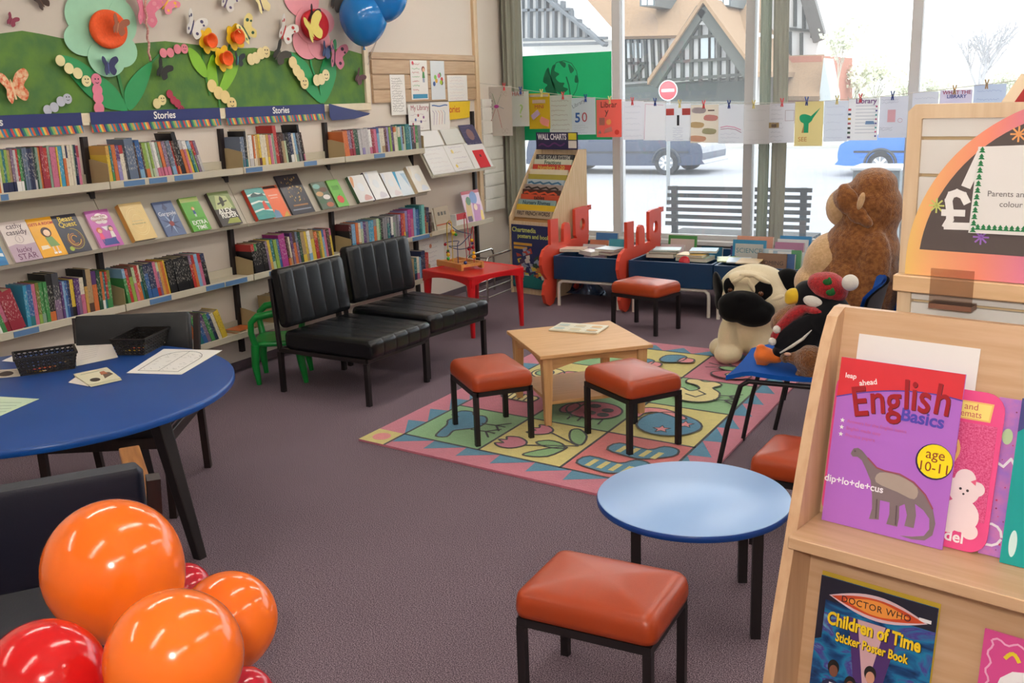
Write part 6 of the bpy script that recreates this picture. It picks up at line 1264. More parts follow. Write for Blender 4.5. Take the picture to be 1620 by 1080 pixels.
for k, (hx, nm) in enumerate((('B8C878', 'lime'), ('C8D8E8', 'pale blue'), ('D8B888', 'peach'))): fbook(1152+17*k, 413+1.5*k-3, .335+.011*k, .15, .20, .008, 18-6*k, hx, '%s magazine lying at the front of the right box' % nm)
# box outlines of the heating strip under the sill
tag(MB().bb((-3.6, YG-.14, .0), (2.2, YG-.035, .2)).build('heater_casing', M('2A2624', rough=.6), W=Matrix.Identity(4)), 'long dark heater casing on the floor under the window', 'heater')
# ------------------------------------------------------------------ soft toys
def plush(name, mat, parent, ells, vox=.010, W=None, noise=.004, world=True):
    mb = MB()
    for c, r, *ro in ells: mb.ell(c, r, 0, 24, 16, rot=(ro[0] if ro else None))
    o = mb.build(name, mat, parent, world, W)
    rm = o.modifiers.new('merge', 'REMESH'); rm.mode = 'VOXEL'; rm.voxel_size = vox; rm.use_smooth_shade = True
    sm = o.modifiers.new('soften', 'SMOOTH'); sm.factor = .5; sm.iterations = 6
    if noise:
        tx = bpy.data.textures.new('pile', 'CLOUDS'); tx.noise_scale = .018; tx.noise_depth = 3
        d = o.modifiers.new('pile', 'DISPLACE'); d.texture = tx; d.strength = noise; d.mid_level = .5; d.texture_coords = 'GLOBAL'
    return o
def RE(x=0, y=0, z=0): return Matrix.Rotation(math.radians(z), 4, 'Z') @ Matrix.Rotation(math.radians(y), 4, 'Y') @ Matrix.Rotation(math.radians(x), 4, 'X')
def furm(hx, h2, s=60, b=.6): return M(hx, rough=.95, h2=h2, scale=s, bump=b, bscale=170, sheen=.5, spec=.1)
cream = M('E8D8B4', rough=.9, var=.05, scale=12, bump=.25, bscale=150, sheen=.4, spec=.1); blackp = M('0B0A0C', rough=.85, sheen=.12, spec=.1)
# --- pug
Wp = TR(-1.555, 5.46, .0125) @ RZ(8) @ Matrix.Scale(.95, 4)
pg = empty('plush_pug', Wp, 'big cream plush pug with black muzzle sitting on the rug corner', 'soft toy')
plush('body', cream, pg, [((.03, .12, .20), (.19, .22, .19)), ((.0, -.02, .22), (.185, .14, .19)), ((.0, .0, .43), (.205, .165, .145)), ((-.09, -.08, .39), (.09, .08, .09)), ((.12, -.08, .38), (.10, .085, .09)), ((-.03, -.10, .50), (.13, .07, .05)),
 ((-.12, -.10, .14), (.075, .08, .15)), ((-.125, -.14, .058), (.085, .10, .062)), ((.06, -.10, .12), (.07, .08, .12)), ((.075, -.16, .05), (.085, .11, .056)), ((-.21, .04, .05), (.06, .10, .052)), ((.22, .06, .055), (.07, .12, .055))], .011, None, .003, False)
plush('muzzle', blackp, pg, [((-.045, -.185, .365), (.14, .075, .085)), ((.02, -.20, .31), (.115, .06, .07)), ((-.09, -.19, .33), (.09, .06, .07)), ((.075, -.175, .33), (.07, .055, .06)), ((-.04, -.215, .41), (.06, .04, .035))], .009, None, .001, False)
for s_, e in ((0, [((-.205, -.03, .42), (.028, .085, .115), RE(8, -12, 20)), ((-.20, -.06, .36), (.022, .05, .06), RE(0, 0, 20))]), (1, [((.20, -.03, .485), (.085, .05, .075), RE(0, 20, -10)), ((.255, -.03, .455), (.06, .035, .03), RE(0, 25, 0))])): plush('ear', blackp, pg, e, .008, None, .001, False)
MB().ell((.065, -.148, .445), (.058, .022, .062), 0, 20, 12, rot=RE(0, 28, 0)).build('eye_patch', blackp, pg); MB().ell((-.125, -.135, .455), (.035, .022, .058), 0, 20, 12, rot=RE(0, -10, 15)).build('eye_patch', blackp, pg)
gls = M('5A3216', rough=.06, coat=1)
MB().ell((.06, -.172, .432), .017, 0, 14, 10).build('eye', gls, pg); MB().ell((-.118, -.157, .443), .015, 0, 14, 10).build('eye', gls, pg)
plush('brow_fold', cream, pg, [((.005, -.158, .475), (.015, .02, .05), RE(0, -25, 0)), ((.06, -.150, .512), (.06, .022, .015), RE(0, 24, 0)), ((-.07, -.150, .508), (.05, .022, .015), RE(0, -28, 0)), ((.125, -.135, .395), (.07, .03, .020), RE(0, -22, 0)), ((-.01, -.148, .535), (.06, .022, .013), RE(0, 4, 0))], .006, None, 0, False)
# --- blue chairs
bfab = M('0A4FA6', rough=.85, var=.05, scale=60, bump=.15, bscale=300, spec=.2); shell = M('15161A', rough=.5)
def blue_chair(x, y, a, label):
    r = empty('stacking_chair', TR(x, y, 0) @ RZ(a), label, 'chair', 'blue stacking chairs')
    mb = MB(); f = lambda u, v: (.235-.47*v, -.23+.46*u, .435-.035*math.sin(PI*v)*.6-.04*max(0, .18-v)/.18+.012*(2*u-1)**2)
    mb.grid(lambda u, v: tuple(Vector(f(u, v))+Vector((0, 0, .018))), 10, 14); mb.grid(lambda u, v: f(1-u, v), 10, 14)
    n = 14
    for (i0, i1) in ((0, 1),):
        for u in (0, 1):
            vs = []; [vs.extend([f(u, k/n), tuple(Vector(f(u, k/n))+Vector((0, 0, .018)))]) for k in range(n+1)]; mb.add(vs, [((2*k, 2*k+2, 2*k+3, 2*k+1) if u else (2*k+1, 2*k+3, 2*k+2, 2*k)) for k in range(n)])
        for v in (0, 1):
            vs = []; [vs.extend([f(k/10, v), tuple(Vector(f(k/10, v))+Vector((0, 0, .018)))]) for k in range(11)]; mb.add(vs, [(2*k, 2*k+1, 2*k+3, 2*k+2) if v else (2*k+2, 2*k+3, 2*k+1, 2*k) for k in range(10)])
    mb.build('seat', bfab, r)
    def g(u, v, o): s = 2*u-1; return (-.255-.06*v+.045*s*s-o, -.225+.45*u, .52+.27*v*(1-.10*abs(s)**4))
    mb = MB(); mb.grid(lambda u, v: g(1-u, v, -.012), 14, 8); mb.grid(lambda u, v: g(u, v, .0), 14, 8); mb.build('backrest', bfab, r)
    mb = MB(); mb.grid(lambda u, v: g(u, v*.98, .012), 14, 8); mb.grid(lambda u, v: g(1-u, v*.98, .001), 14, 8); mb.build('back_shell', shell, r)
    for s_ in (-1, 1):
        MB().tube([(.265, s_*.235, 0), (.225, s_*.225, .22), (.18, s_*.215, .385), (.15, s_*.212, .405)], .010, 0, 8).build('leg', bmetal, r)
        MB().tube([(-.27, s_*.235, 0), (-.235, s_*.225, .20), (-.19, s_*.215, .385), (-.15, s_*.212, .405)], .010, 0, 8).build('leg', bmetal, r)
        MB().tube([(.15, s_*.212, .405), (-.15, s_*.212, .405), (-.235, s_*.21, .42), (-.27, s_*.20, .50), (-.30, s_*.19, .62)], .010, 0, 8).build('side_rail', bmetal, r)
    return r
blue_chair(-.93, 3.91, 184, 'nearest blue stacking chair, holding the plush penguin'); blue_chair(-.90, 4.60, 190, 'middle blue stacking chair under the big plush dog'); blue_chair(-.90, 5.27, 200, 'farthest blue stacking chair, behind the big plush dog')
# --- big brown plush dog
Y = 4.56; q = lambda px, py, dy=0: WY(px, py, Y+dy)
brown = furm('9C6636', '764622'); bcream = furm('D8B488', 'C8A274', 80, .4)
bd = empty('plush_dog', TR(-.95, Y, .455), 'huge brown plush dog with cream belly and floppy ears sitting on a blue chair', 'soft toy')
plush('body', brown, bd, [(q(1352, 452), (.205, .17, .21)), (q(1362, 395), (.165, .145, .15)), (q(1372, 355), (.13, .12, .10)), (q(1300, 480), (.14, .16, .12)), (q(1262, 505, -.12), (.13, .075, .075), RE(0, -18, 0)), (q(1262, 505, .14), (.13, .075, .075), RE(0, -18, 0)), (q(1380, 425, -.11), (.075, .055, .165), RE(0, 6, 0)), (q(1380, 425, .15), (.09, .06, .165), RE(0, 6, 0)),
 (q(1380, 322), (.125, .125, .115)), (q(1384, 292), (.095, .11, .075)), (q(1352, 316), (.10, .11, .075)), (q(1400, 335), (.075, .10, .085))], .012, None, .007)
plush('muzzle', bcream, bd, [(q(1334, 328), (.075, .08, .088)), (q(1345, 310), (.06, .07, .06))], .009, None, .003)
plush('belly_patch', bcream, bd, [(q(1312, 412), (.11, .125, .135), RE(0, 22, 0)), (q(1292, 445), (.10, .12, .09))], .010, None, .003)
for dy in (-1, 1):
    e = [(q(1336, 300, dy*.095), (.030, .025, .028)), (q(1341, 318, dy*.112), (.050, .020, .062), RE(0, -20, 0)), (q(1356, 338, dy*.118), (.055, .020, .040), RE(0, 40, 0)), (q(1370, 350, dy*.118), (.035, .020, .025), RE(0, 40, 0))]
    plush('ear', brown, bd, e, .007, None, .004)
    MB().ell(q(1362, 318, dy*.135), (.014, .010, .038), 0, 14, 10, rot=RE(0, 14, 0)).build('ear_lining', bcream, bd, True)
pass
# --- penguin
Y = 3.86; bkp = M('101014', rough=.8, sheen=.15, spec=.15); redk = M('B8141C', rough=.9, h2='8E0E16', scale=120, bump=.5, bscale=220, sheen=.3); wpl = M('E4DFD4', rough=.9, bump=.3, bscale=160, sheen=.3); org = M('E8701A', rough=.8, bump=.2, bscale=160, sheen=.3)
pn = empty('plush_penguin', TR(-1.0, Y, .455), 'plush penguin in a red bobble hat and scarf leaning on the nearest blue chair', 'soft toy')
plush('body', bkp, pn, [(q(1272, 528), (.125, .10, .075), RE(0, -35, 0)), (q(1305, 500), (.10, .10, .07), RE(0, -35, 0)), (q(1240, 552), (.055, .05, .032), RE(0, -35, 0)), (q(1277, 467), (.055, .06, .06)), (q(1300, 470), (.06, .06, .05))], .008, None, .002)
plush('wing', bkp, pn, [(q(1262, 525, -.075), (.115, .022, .045), RE(0, -38, 0))], .007, None, .001)
MB().tube([q(1234, 558, -.098), q(1252, 548, -.103), q(1270, 536, -.105), q(1284, 522, -.100)], [.003, .006, .006, .002], 0, 8).build('wing_stripe', wpl, pn, True)
plush('beak', M('E0B81C', rough=.8, sheen=.3), pn, [(q(1256, 468, -.03), (.036, .032, .032)), (q(1250, 475, -.03), (.022, .028, .017))], .006, None, .001)
MB().ell(q(1286, 477, -.058), (.038, .014, .022), 0, 16, 10, rot=RE(0, 14, 0)).build('cheek', wpl, pn, True); 
plush('foot', org, pn, [(q(1210, 562, -.02), (.045, .045, .034)), (q(1226, 566, -.02), (.035, .03, .022)), (q(1204, 552, -.03), (.022, .02, .022)), (q(1205, 574, -.03), (.024, .02, .022))], .007, None, .002)
plush('bobble_hat', redk, pn, [(q(1310, 453), (.068, .072, .056), RE(0, 12, 0)), (q(1326, 462), (.038, .05, .038)), (q(1296, 447), (.045, .06, .040))], .008, None, .004)
MB().ell(q(1345, 447, -.05), .031, 0, 16, 12).build('pompom', wpl, pn, True)
for px, py in ((1309, 446), (1314, 463)): MB().ell(q(px, py, -.073), (.018, .006, .012), 0, 10, 8).ell(q(px+3, py-2, -.076), (.008, .006, .014), 0, 10, 8).build('holly_motif', M('1E6A2E', rough=.9), pn, True)
plush('scarf', redk, pn, [(q(1300, 488, -.01), (.085, .085, .022), RE(0, 4, 0)), (q(1258, 496, -.04), (.06, .05, .026), RE(0, -38, 0)), (q(1240, 512, -.06), (.05, .03, .022), RE(0, -45, 0)), (q(1228, 530, -.065), (.03, .025, .02), RE(0, -50, 0))], .008, None, .003)
for px, py in ((1229, 521), (1222, 540)): MB().ell(q(px, py, -.085), .016, 0, 12, 10).build('pompom', wpl, pn, True)
# --- small curly teddy
Y = 3.74
tdm = furm('8E5A2C', '6E4018', 120, 1.); td = empty('small_teddy', TR(-.86, Y, .455), 'small curly brown teddy lying on the nearest chair under the penguin', 'soft toy')
plush('body', tdm, td, [(q(1282, 570), (.060, .055, .060)), (q(1290, 590), (.05, .05, .04)), (q(1258, 566), (.05, .028, .024), RE(0, -5, 0)), (q(1268, 594), (.025, .03, .022))], .007, None, .007)
plush('paw', furm('7A5230', '5E3A20', 120, .8), td, [(q(1243, 566), (.022, .026, .020))], .006, None, .003); MB().ell(q(1246, 560, -.02), (.014, .008, .007), 0, 12, 8).build('paw_patch', M('D8A890', rough=.8), td, True)
# ------------------------------------------------------------------ wooden bookcase and poster stand at the right
KU = Vector((.98238, -.18689, 0)); KB = Vector((.18689, .98238, 0)); KO = Vector((-.357, 1.724, 0))
K = Matrix([[KU[i], KB[i], (0, 0, 1)[i], KO[i]] for i in range(3)]+[[0, 0, 0, 1]]); S1 = .753
bch = wood('CBA684', 'C09A74', 'x', .4, 5.); bchz = wood('CEAA86', 'C49C78', 'z', .4, 5.)
bc = empty('bookcase', K, 'pale beech display bookcase with curved sides in the right foreground', 'bookcase')
side = [(.10, S1+.372), (.07, S1+.36), (.045, S1+.32), (.015, S1+.25), (-.015, S1+.168), (-.073, S1-.015), (-.124, S1-.182), (-.150, S1-.30), (-.165, S1-.45), (-.17, .02), (-.17, 0), (.178, 0), (.178, .3), (.125, S1+.372)]
YZ = Matrix(((0, 0, 1, 0), (1, 0, 0, 0), (0, 1, 0, 0), (0, 0, 0, 1)))
for x in (-.036, 1.02): bev(MB().prism(side, x, x+.020, 0, YZ).build('side_panel', bchz, bc), .002, 1)
bev(MB().bb((-.016, -.105, S1-.022), (1.02, .06, S1)).build('shelf', bch, bc), .0015, 1)
MB().prism([(.028, S1), (.102, S1+.372), (.116, S1+.372), (.042, S1)], -.016, 1.02, 0, YZ).build('back_board', bch, bc)
MB().prism([(-.055, S1-.40), (.005, S1-.022), (.02, S1-.022), (-.04, S1-.40)], -.016, 1.02, 0, YZ).build('back_board', bch, bc)
bev(MB().bb((-.016, -.165, S1-.422), (1.02, .0, S1-.40)).build('shelf', bch, bc), .0015, 1); MB().bb((-.016, -.15, .0), (1.02, -.13, S1-.43)).build('plinth_board', bch, bc)
tilt = math.degrees(math.atan2(.074, .372))
def kf(x, y, z, t=tilt, roll=0): return K @ TR(x, y, z) @ XT @ Matrix.Rotation(math.radians(-t), 4, 'X') @ RZ(roll)
def kbook(x, y, z, w, h, th, hx, label, t=tilt, roll=0, corner=0, name='book', cat='book'):
    Wk = kf(x, y, z, t, roll)
    mb = MB()
    if corner: mb.prism(smooth(rr4(w, h, corner), 1), -th, 0)
    else: mb.bb((0, 0, -.0006), (w, h, 0)).bb((0, 0, -th), (w, h, -th+.0006)).bb((0, 0, -th+.0006), (.0008, h, -.0006)).bb((.0008, .0008, -th+.0006), (w-.0008, h-.0008, -.0006), 1)
    return tag(mb.build(name, [M(hx, rough=.25, var=.02, coat=.15), pagew], W=Wk), label, cat)
def rr4(w, h, r): return [(x+w/2, y+h/2) for x, y in rrect(w, h, r, 5)]
bev(MB().bb((0, 0, 0), (.205, .262, .0012)).build('card', M('E6E0DC', rough=.5, var=.01), W=kf(.0165, .0405, S1+.072, 11.3)), .0002, 1)
o = bpy.data.objects['card']; o.name = 'blank_card'; tag(o, 'large blank white card on the bookcase back board behind the English book', 'card')
# English book
o = kbook(.002, -.006, S1+.0012, .210, .297, .004, 'B06AC8', 'purple English Basics age 10-11 workbook with a diplodocus')
w, h = .210, .297; mats = [M(c, rough=.3, coat=.1) for c in ('D6323C', '4A3A9A', 'F2DC1C', '2A1A4A', '7E6E72', '5E4E54', 'F0ECEA', '9A4A5A', 'A8988E')]; mb = MB()
arc = [(w*t, h*(.76+.165*math.sin(PI*(.12+.5*t))**1.0-.06)) for t in [i/16 for i in range(17)]]
mb.prism([(0, h)]+arc+[(w, h)], .0002, .0005, 0); mb.line(arc, .002, .0005, 1)
mb.disc(w*.853, h*.485, .0305, .0004, 3); mb.disc(w*.858, h*.488, .0285, .0009, 2)
D = [(.185, .45), (.20, .47), (.235, .478), (.27, .468), (.33, .43), (.41, .385), (.48, .375), (.60, .375), (.72, .345), (.82, .29), (.89, .22), (.925, .14), (.915, .07), (.86, .03), (.76, .018), (.66, .022), (.76, .034), (.85, .055), (.885, .10), (.875, .16), (.82, .20), (.75, .225), (.77, .16), (.765, .085), (.69, .085), (.70, .15), (.67, .21), (.63, .19), (.64, .12), (.635, .07), (.545, .07), (.56, .13), (.55, .20), (.47, .20), (.475, .14), (.48, .085), (.40, .075), (.415, .14), (.40, .22), (.375, .30), (.33, .355), (.28, .41), (.24, .425), (.20, .42), (.18, .435)]
mb.prism([(w*x, h*y) for x, y in D], .0003, .0007, 4)
mb.prism(smooth([(w*.42, h*.30), (w*.44, h*.36), (w*.60, h*.365), (w*.75, h*.32), (w*.74, h*.25), (w*.6, h*.27)], 3), .0008, .001, 8); mb.line([(w*x, h*y) for x, y in ((.33, .43), (.41, .385), (.48, .376), (.60, .376), (.72, .346), (.82, .29), (.89, .22))], .0025, .0011, 7); mb.disc(w*.215, h*.456, .0016, .0011, 5)
for (x, y) in ((.64, .13), (.475, .14)): mb.line([(w*(x-.03), h*(y+.06)), (w*(x-.02), h*(y-.05))], .002, .0011, 5)
for k in range(3): mb.prism([(w*.075+.0045*math.cos(a)*(1 if i % 2 else .45), h*(.625-.042*k)+.0045*math.sin(a)*(1 if i % 2 else .45)) for i, a in enumerate([PI/2+.63+j*PI/5 for j in range(10)])], .0003, .0006, 6)
mb.build('cover_picture', mats, o)
cr_ = M('A01C26', rough=.3)
for s_, x, y, r_ in (('E', .20, .745, 14), ('n', .345, .778, 10), ('g', .475, .79, 7), ('l', .575, .828, 5), ('i', .635, .832, 3), ('s', .72, .826, 0), ('h', .86, .832, -3)):
    text(o, s_, .073, M('5A1420'), w*x+.0012, h*y-.0012, .0007, name='title_shadow', bold=.0010, rot=r_, sx=.8); text(o, s_, .073, cr_, w*x, h*y, .0012, name='title_letter', bold=.0010, rot=r_, sx=.8)
text(o, 'Basics', .030, M('4A3AA8'), w*.72, h*.715, .0012, name='subtitle_text', bold=.0008, rot=-2); text(o, 'age', .024, M('8A2A1C'), w*.858, h*.525, .0014, name='age_text'); text(o, '10-11', .023, M('8A2A1C'), w*.858, h*.45, .0014, name='age_text')
text(o, 'dip+lo+de+cus', .0175, M('EFE8F0'), w*.235, h*.262, .0008, name='caption_text', bold=.0003); text(o, 'leap', .0125, M('F2EAE8'), w*.10, h*.895, .0008, name='logo_text', bold=.0002); text(o, 'ahead', .0135, M('F2EAE8'), w*.25, h*.872, .0008, name='logo_text', bold=.0002, rot=14)
for k, s_ in enumerate(('Answers for the English basics', 'English made easy', 'Practice papers')): text(o, s_, .0085, M('C85A98'), w*.115, h*(.625-.042*k), .0008, name='bullet_text', align='LEFT')
# pink placemat book (left edge shows behind) and others
glit = M('C8286A', rough=.4, h2='E06898', scale=420)
o = kbook(-.008, .0105, S1+.0012, .283, .268, .003, 'E8508C', 'pink glittery Colouring and Activity Placemats book with a white poodle', corner=.03); w, h = .283, .268
mb = MB(); mb.rect(.006, h*.20, w-.008, h*.80, .0002, 0); mb.prism([(w*.45, h*.82), (w*.93, h*.82), (w*.94, h*.935), (w*.45, h*.935)], .0003, .0007, 1); mb.prism([(w*.46, h*.83), (w*.92, h*.83), (w*.93, h*.925), (w*.46, h*.925)], .0008, .0011, 2)
for (x, y, r_) in ((.84, .22, .052), (.84, .38, .045), (.77, .40, .02), (.91, .40, .022), (.78, .14, .022), (.90, .13, .024), (.73, .2, .022), (.75, .25, .014), (.84, .45, .03)): mb.disc(w*x, h*y, r_*.55, .0010+y*.0004, 3)
mb.disc(w*.82, h*.385, .0022, .0016, 4); mb.disc(w*.86, h*.38, .0022, .0016, 4); mb.disc(w*.84, h*.355, .0018, .0016, 4); mb.prism([(w*.87, h*.44), (w*.90, h*.46), (w*.90, h*.42)], .0014, .0017, 5)
mb.line([(w*(.76+.02*math.sin(a)), h*(.55+.045*a)) for a in [i*.35 for i in range(9)]], .005, .0006, 1)
mb.build('cover_picture', [glit, M('E8B868'), M('F0D878'), M('F0D8DC'), M('3A3038'), M('E05A80')], o)
text(o, 'Colouring and', .0155, M('C85A58'), w*.70, h*.90, .0014, name='label_text'); text(o, 'Activity Placemats', .0155, M('C85A58'), w*.70, h*.855, .0014, name='label_text', sx=.9); text(o, 'Poodel', .026, M('F4E8EC'), w*.745, h*.075, .0008, name='name_text', bold=.0006)
lil = M('C878B8', rough=.35, h2='A070C8', scale=40)
o = kbook(.262, .0185, S1+.0012, .10, .262, .003, 'C878B8', 'lilac and pink patterned book between the placemats and the teal book'); o.data.materials[0] = lil; mb = MB(); rr = random.Random(9)
for k in range(40): mb.disc(rr.uniform(.01, .09), rr.uniform(.01, .25), rr.uniform(.0008, .0018), .0002, k % 2)
mb.line([(.0, .16), (.02, .15), (.03, .165), (.04, .15)], .004, .0003, 2); mb.disc(.02, .20, .008, .0004, 3, None, .013); mb.line([(.014+.018*math.cos(a), .035+.018*math.sin(a)) for a in [i*.5 for i in range(13)]], .004, .0003, 2); mb.build('cover_picture', [M('8A2A5A'), M('C83A6A'), M('EDE6EE'), M('B8D0A0')], o)
o = kbook(.299, .0035, S1+.0012, .21, .27, .004, '149C98', 'teal book cut by the right edge of the photo'); MB().disc(.016, .035, .006, .0002, 0, None, .022).build('white_mark', M('C8E4E2'), o); MB().prism([(0, .215), (.03, .24), (.21, .255), (.21, .27), (0, .27)], .0002, .0005).build('top_band', M('3A3A7A'), o)
# Doctor Who book
S2 = S1-.40
o = kbook(.012, -.067, S2+.0035, .205, .30, .003, '1A3A6A', 'dark blue Doctor Who Children of Time Sticker Poster Book', 9.5); w, h = .205, .30
def space():
    m, nt, b = newmat('space_print'); L = nt.links; tc = N(nt, 'ShaderNodeTexCoord'); no = N(nt, 'ShaderNodeTexNoise'); no.inputs['Scale'].default_value = 9; no.inputs['Detail'].default_value = 5; no.inputs['Distortion'].default_value = 1.5
    mp = N(nt, 'ShaderNodeMapping'); mp.inputs['Scale'].default_value = (1, 2.2, 1); mp.inputs['Rotation'].default_value = (0, 0, .5); L.new(tc.outputs['Object'], mp.inputs[0]); L.new(mp.outputs[0], no.inputs['Vector'])
    r = N(nt, 'ShaderNodeValToRGB'); e = r.color_ramp.elements; e[0].position = .32; e[0].color = lin('0E1E40'); e[1].position = .72; e[1].color = lin('6AB0D0')
    for p_, c in ((.45, '1C4A7E'), (.55, '1E7AA8'), (.62, '4A3A8A')): x = e.new(p_); x.color = lin(c)
    L.new(no.outputs['Fac'], r.inputs[0]); L.new(r.outputs[0], b.inputs['Base Color']); b.inputs['Roughness'].default_value = .25; return m
o.data.materials[0] = space(); mb = MB()
mb.prism([(0, h*.86), (w, h*.86), (w, h), (0, h)], .0002, .0005, 0); mb.prism([(0, h*.60), (w*.06, h*.62), (w*.06, h*.86), (0, h*.86)], .0002, .0005, 0)
lens = [(w*.11+w*.80*t, h*(.895-.0*t)+h*.055*math.sin(PI*t)) for t in [i/16 for i in range(17)]]+[(w*.91-w*.80*t, h*.895-h*.055*math.sin(PI*t)) for t in [i/16 for i in range(1, 16)]]
mb.prism([(w*.5+(x-w*.5)*1.06, h*.895+(y-h*.895)*1.35) for x, y in lens], .0006, .0008, 1); mb.prism(lens, .0009, .0012, 2); mb.prism([(w*.5+(x-w*.5)*.7, h*.895+(y-h*.895)*.8) for x, y in lens], .0013, .0015, 3)
mb.prism([(w*.38, h*.42), (w*.62, h*.42), (w*.72, h*.80), (w*.28, h*.80)], .0003, .0005, 4); mb.prism([(w*.46, h*.42), (w*.50, h*.42), (w*.60, h*.80), (w*.36, h*.80)], .0006, .0008, 5); mb.rect(w*.86, h*.90, w*.96, h*.92, .0006, 6)
for (x, y, s_, c1, c2, hr_) in ((.20, .0, 1.0, 7, 8, 9), (.36, .0, .86, 10, 8, 9), (.52, .0, 1.08, 7, 11, 9), (.74, .0, .82, 9, 8, 9), (.90, .0, .84, 10, 11, 12)):
    bx = w*x; T_ = h*.54*s_; mb.prism(smooth([(bx-.020, 0), (bx-.022, T_*.55), (bx-.010, T_*.70), (bx+.010, T_*.70), (bx+.022, T_*.55), (bx+.020, 0)], 2), .0009+x*.0004, .0012+x*.0004, c1); mb.disc(bx, T_*.86, .0105, .0014+x*.0004, hr_, None, .014); mb.disc(bx+.001, T_*.82, .0078, .0019+x*.0004, c2, None, .011); mb.prism([(bx-.003, T_*.35), (bx+.003, T_*.35), (bx+.005, T_*.68), (bx-.005, T_*.68)], .0014+x*.0004, .0018+x*.0004, 6)
mb.build('cover_picture', [M('16142A'), M('D8B8C0'), M('C8461E'), M('E8923A'), M('4A2A6A'), M('C8A0A8'), M('E6E2E6'), M('22264A'), M('7A4A38'), M('15100F'), M('4A3A4A'), M('C89078'), M('4A2218')], o)
text(o, 'DOCTOR WHO', .017, M('2A1414'), w*.5, h*.895, .002, name='logo_text', sx=.95, spacing=1.1)
for nm, c, dz, dx in (('title_shadow', '1A1410', .0014, .0012), ('title_text', 'EEC818', .0024, 0)):
    text(o, 'Children of Time', .033, M(c), w*.5+dx, h*.755-dx, dz, name=nm, bold=.0011, sx=.72); text(o, 'Sticker Poster Book', .023, M(c), w*.5+dx, h*.655-dx, dz, name=nm, bold=.0006, sx=.68)
for k, c in enumerate(('C8A838', 'D8D8D0', '8A98A0')): kbook(.010+.003*k, -.0595+.0042*k, S2+.0045, .208, .304+.003*k, .0025, c, '%s comic stacked behind the Doctor Who book' % ['yellow edged', 'white edged', 'grey edged'][k], 9.5)
o = kbook(.03, -.0465, S2+.003, .199, .275, .003, '3A1A7A', 'purple and magenta book just showing right of the Doctor Who book', 9.5); [MB().rect(.190, .04+.05*k, .198, .065+.05*k, .0002).build('cover_patch', M('8A2A9A'), o) for k in range(4)]
o = kbook(.292, -.067, S2+.0035, .21, .29, .004, 'D84E92', 'bright pink book with a large white letter G, bottom right', 9.5); w, h = .21, .29
mb = MB(); mb.line([(.012+.0035*math.sin(k*1.3), .02+.0062*k) for k in range(42)], .003, .0003, 0); mb.line([(.014+.0062*k, h-.014+.0035*math.sin(k*1.3)) for k in range(30)], .003, .0003, 0); mb.line([(.036+.020*t, .252+.010*math.sin(PI*t)) for t in [i/6 for i in range(7)]], .006, .0003, 1); mb.build('cover_picture', [M('F0A8CC'), M('E8D028')], o)
text(o, 'Girls', .115, M('F2EEF0'), .024, .19, .0006, name='title_text', align='LEFT', bold=.0035)
# poster stand behind
ps = empty('poster_stand', K, 'tall slatted poster stand with beech frame behind the bookcase', 'display stand')
fy = .345; bch2 = wood('DCC3A2', 'D2B694', 'z', .4, 5.); x0, x1, zt = .045, 1.05, S1+.727-.002; fy = .19
bev(MB().prism([(x0, .0), (x0+.024, .0), (x0+.024, zt-.024), (x1-.024, zt-.024), (x1-.024, 0), (x1, 0), (x1, zt-.012), (x1-.012, zt), (x0+.012, zt), (x0, zt-.012)], -fy-.030, -fy, 0, Matrix(((1, 0, 0, 0), (0, 0, -1, 0), (0, 1, 0, 0), (0, 0, 0, 1)))).build('frame', bch2, ps), .002, 1)
sl = MB(); edges = [S1+.33, S1+.372, S1+.51, S1+.605, S1+.672, S1+.703]; zs_ = [.02]+[.02+.11*k for k in range(1, 9)]
zz_ = [(S1+.04, S1+.15), (S1+.156, S1+.26), (S1+.266, S1+.374), (S1+.380, S1+.50), (S1+.506, S1+.60), (S1+.606, S1+.664), (S1+.670, S1+.702)]
sl.bb((x0+.024, fy+.016, .05), (x1-.024, fy+.024, zt-.024), 1)
for a, b in zz_: sl.bb((x0+.024, fy+.006, a), (x1-.024, fy+.016, b), 0)
sl.build('slat_panel', [M('DAD6D0', rough=.5, var=.02), M('C8AE86', rough=.5)], ps)
lg = bev(MB().bb((x0, fy-.028, S1+.398), (x1, fy, S1+.428)).build('ledge', wood('D8B48C', 'CCA67C', 'x', .4, 5.), ps), .002, 1)
# poster
PO = (.062, fy-.016, S1+.429); PW = K @ TR(*PO) @ XT
def grad():
    m, nt, b = newmat('rainbow_print'); L = nt.links; tc = N(nt, 'ShaderNodeTexCoord'); sp_ = N(nt, 'ShaderNodeSeparateXYZ'); L.new(tc.outputs['Object'], sp_.inputs[0])
    ml = N(nt, 'ShaderNodeMath', operation='DIVIDE'); ml.inputs[1].default_value = .35; L.new(sp_.outputs['X'], ml.inputs[0]); r = N(nt, 'ShaderNodeValToRGB'); e = r.color_ramp.elements; e[0].color = lin('EBC070'); e[1].color = lin('B46AC0')
    for p_, c in ((.12, 'EFAE78'), (.35, 'EE9078'), (.55, 'DC8098')): x = e.new(p_); x.color = lin(c)
    L.new(ml.outputs[0], r.inputs[0]); L.new(r.outputs[0], b.inputs['Base Color']); b.inputs['Roughness'].default_value = .25; return m
R_, cx = .29, .29; arcp = lambda R, z0: [(cx-R*math.cos(a), z0+R*math.sin(a)) for a in [PI*i/48 for i in range(49)]]
o = tag(MB().prism([(0, 0)]+arcp(R_, .02)+[(2*cx, 0)], 0, .0008).build('arched_poster', grad(), W=PW), 'arched rainbow edged poster with pound sign propped on the poster stand', 'poster')
MB().prism([p_ for p_ in [(cx-.268*math.cos(a), .020+.268*math.sin(a)) for a in [math.asin(.026/.268)+(PI-2*math.asin(.026/.268))*i/48 for i in range(49)]]], .0008, .0014).build('grey_field', M('5A504E', rough=.3, var=.1, scale=12, coat=.2), o)
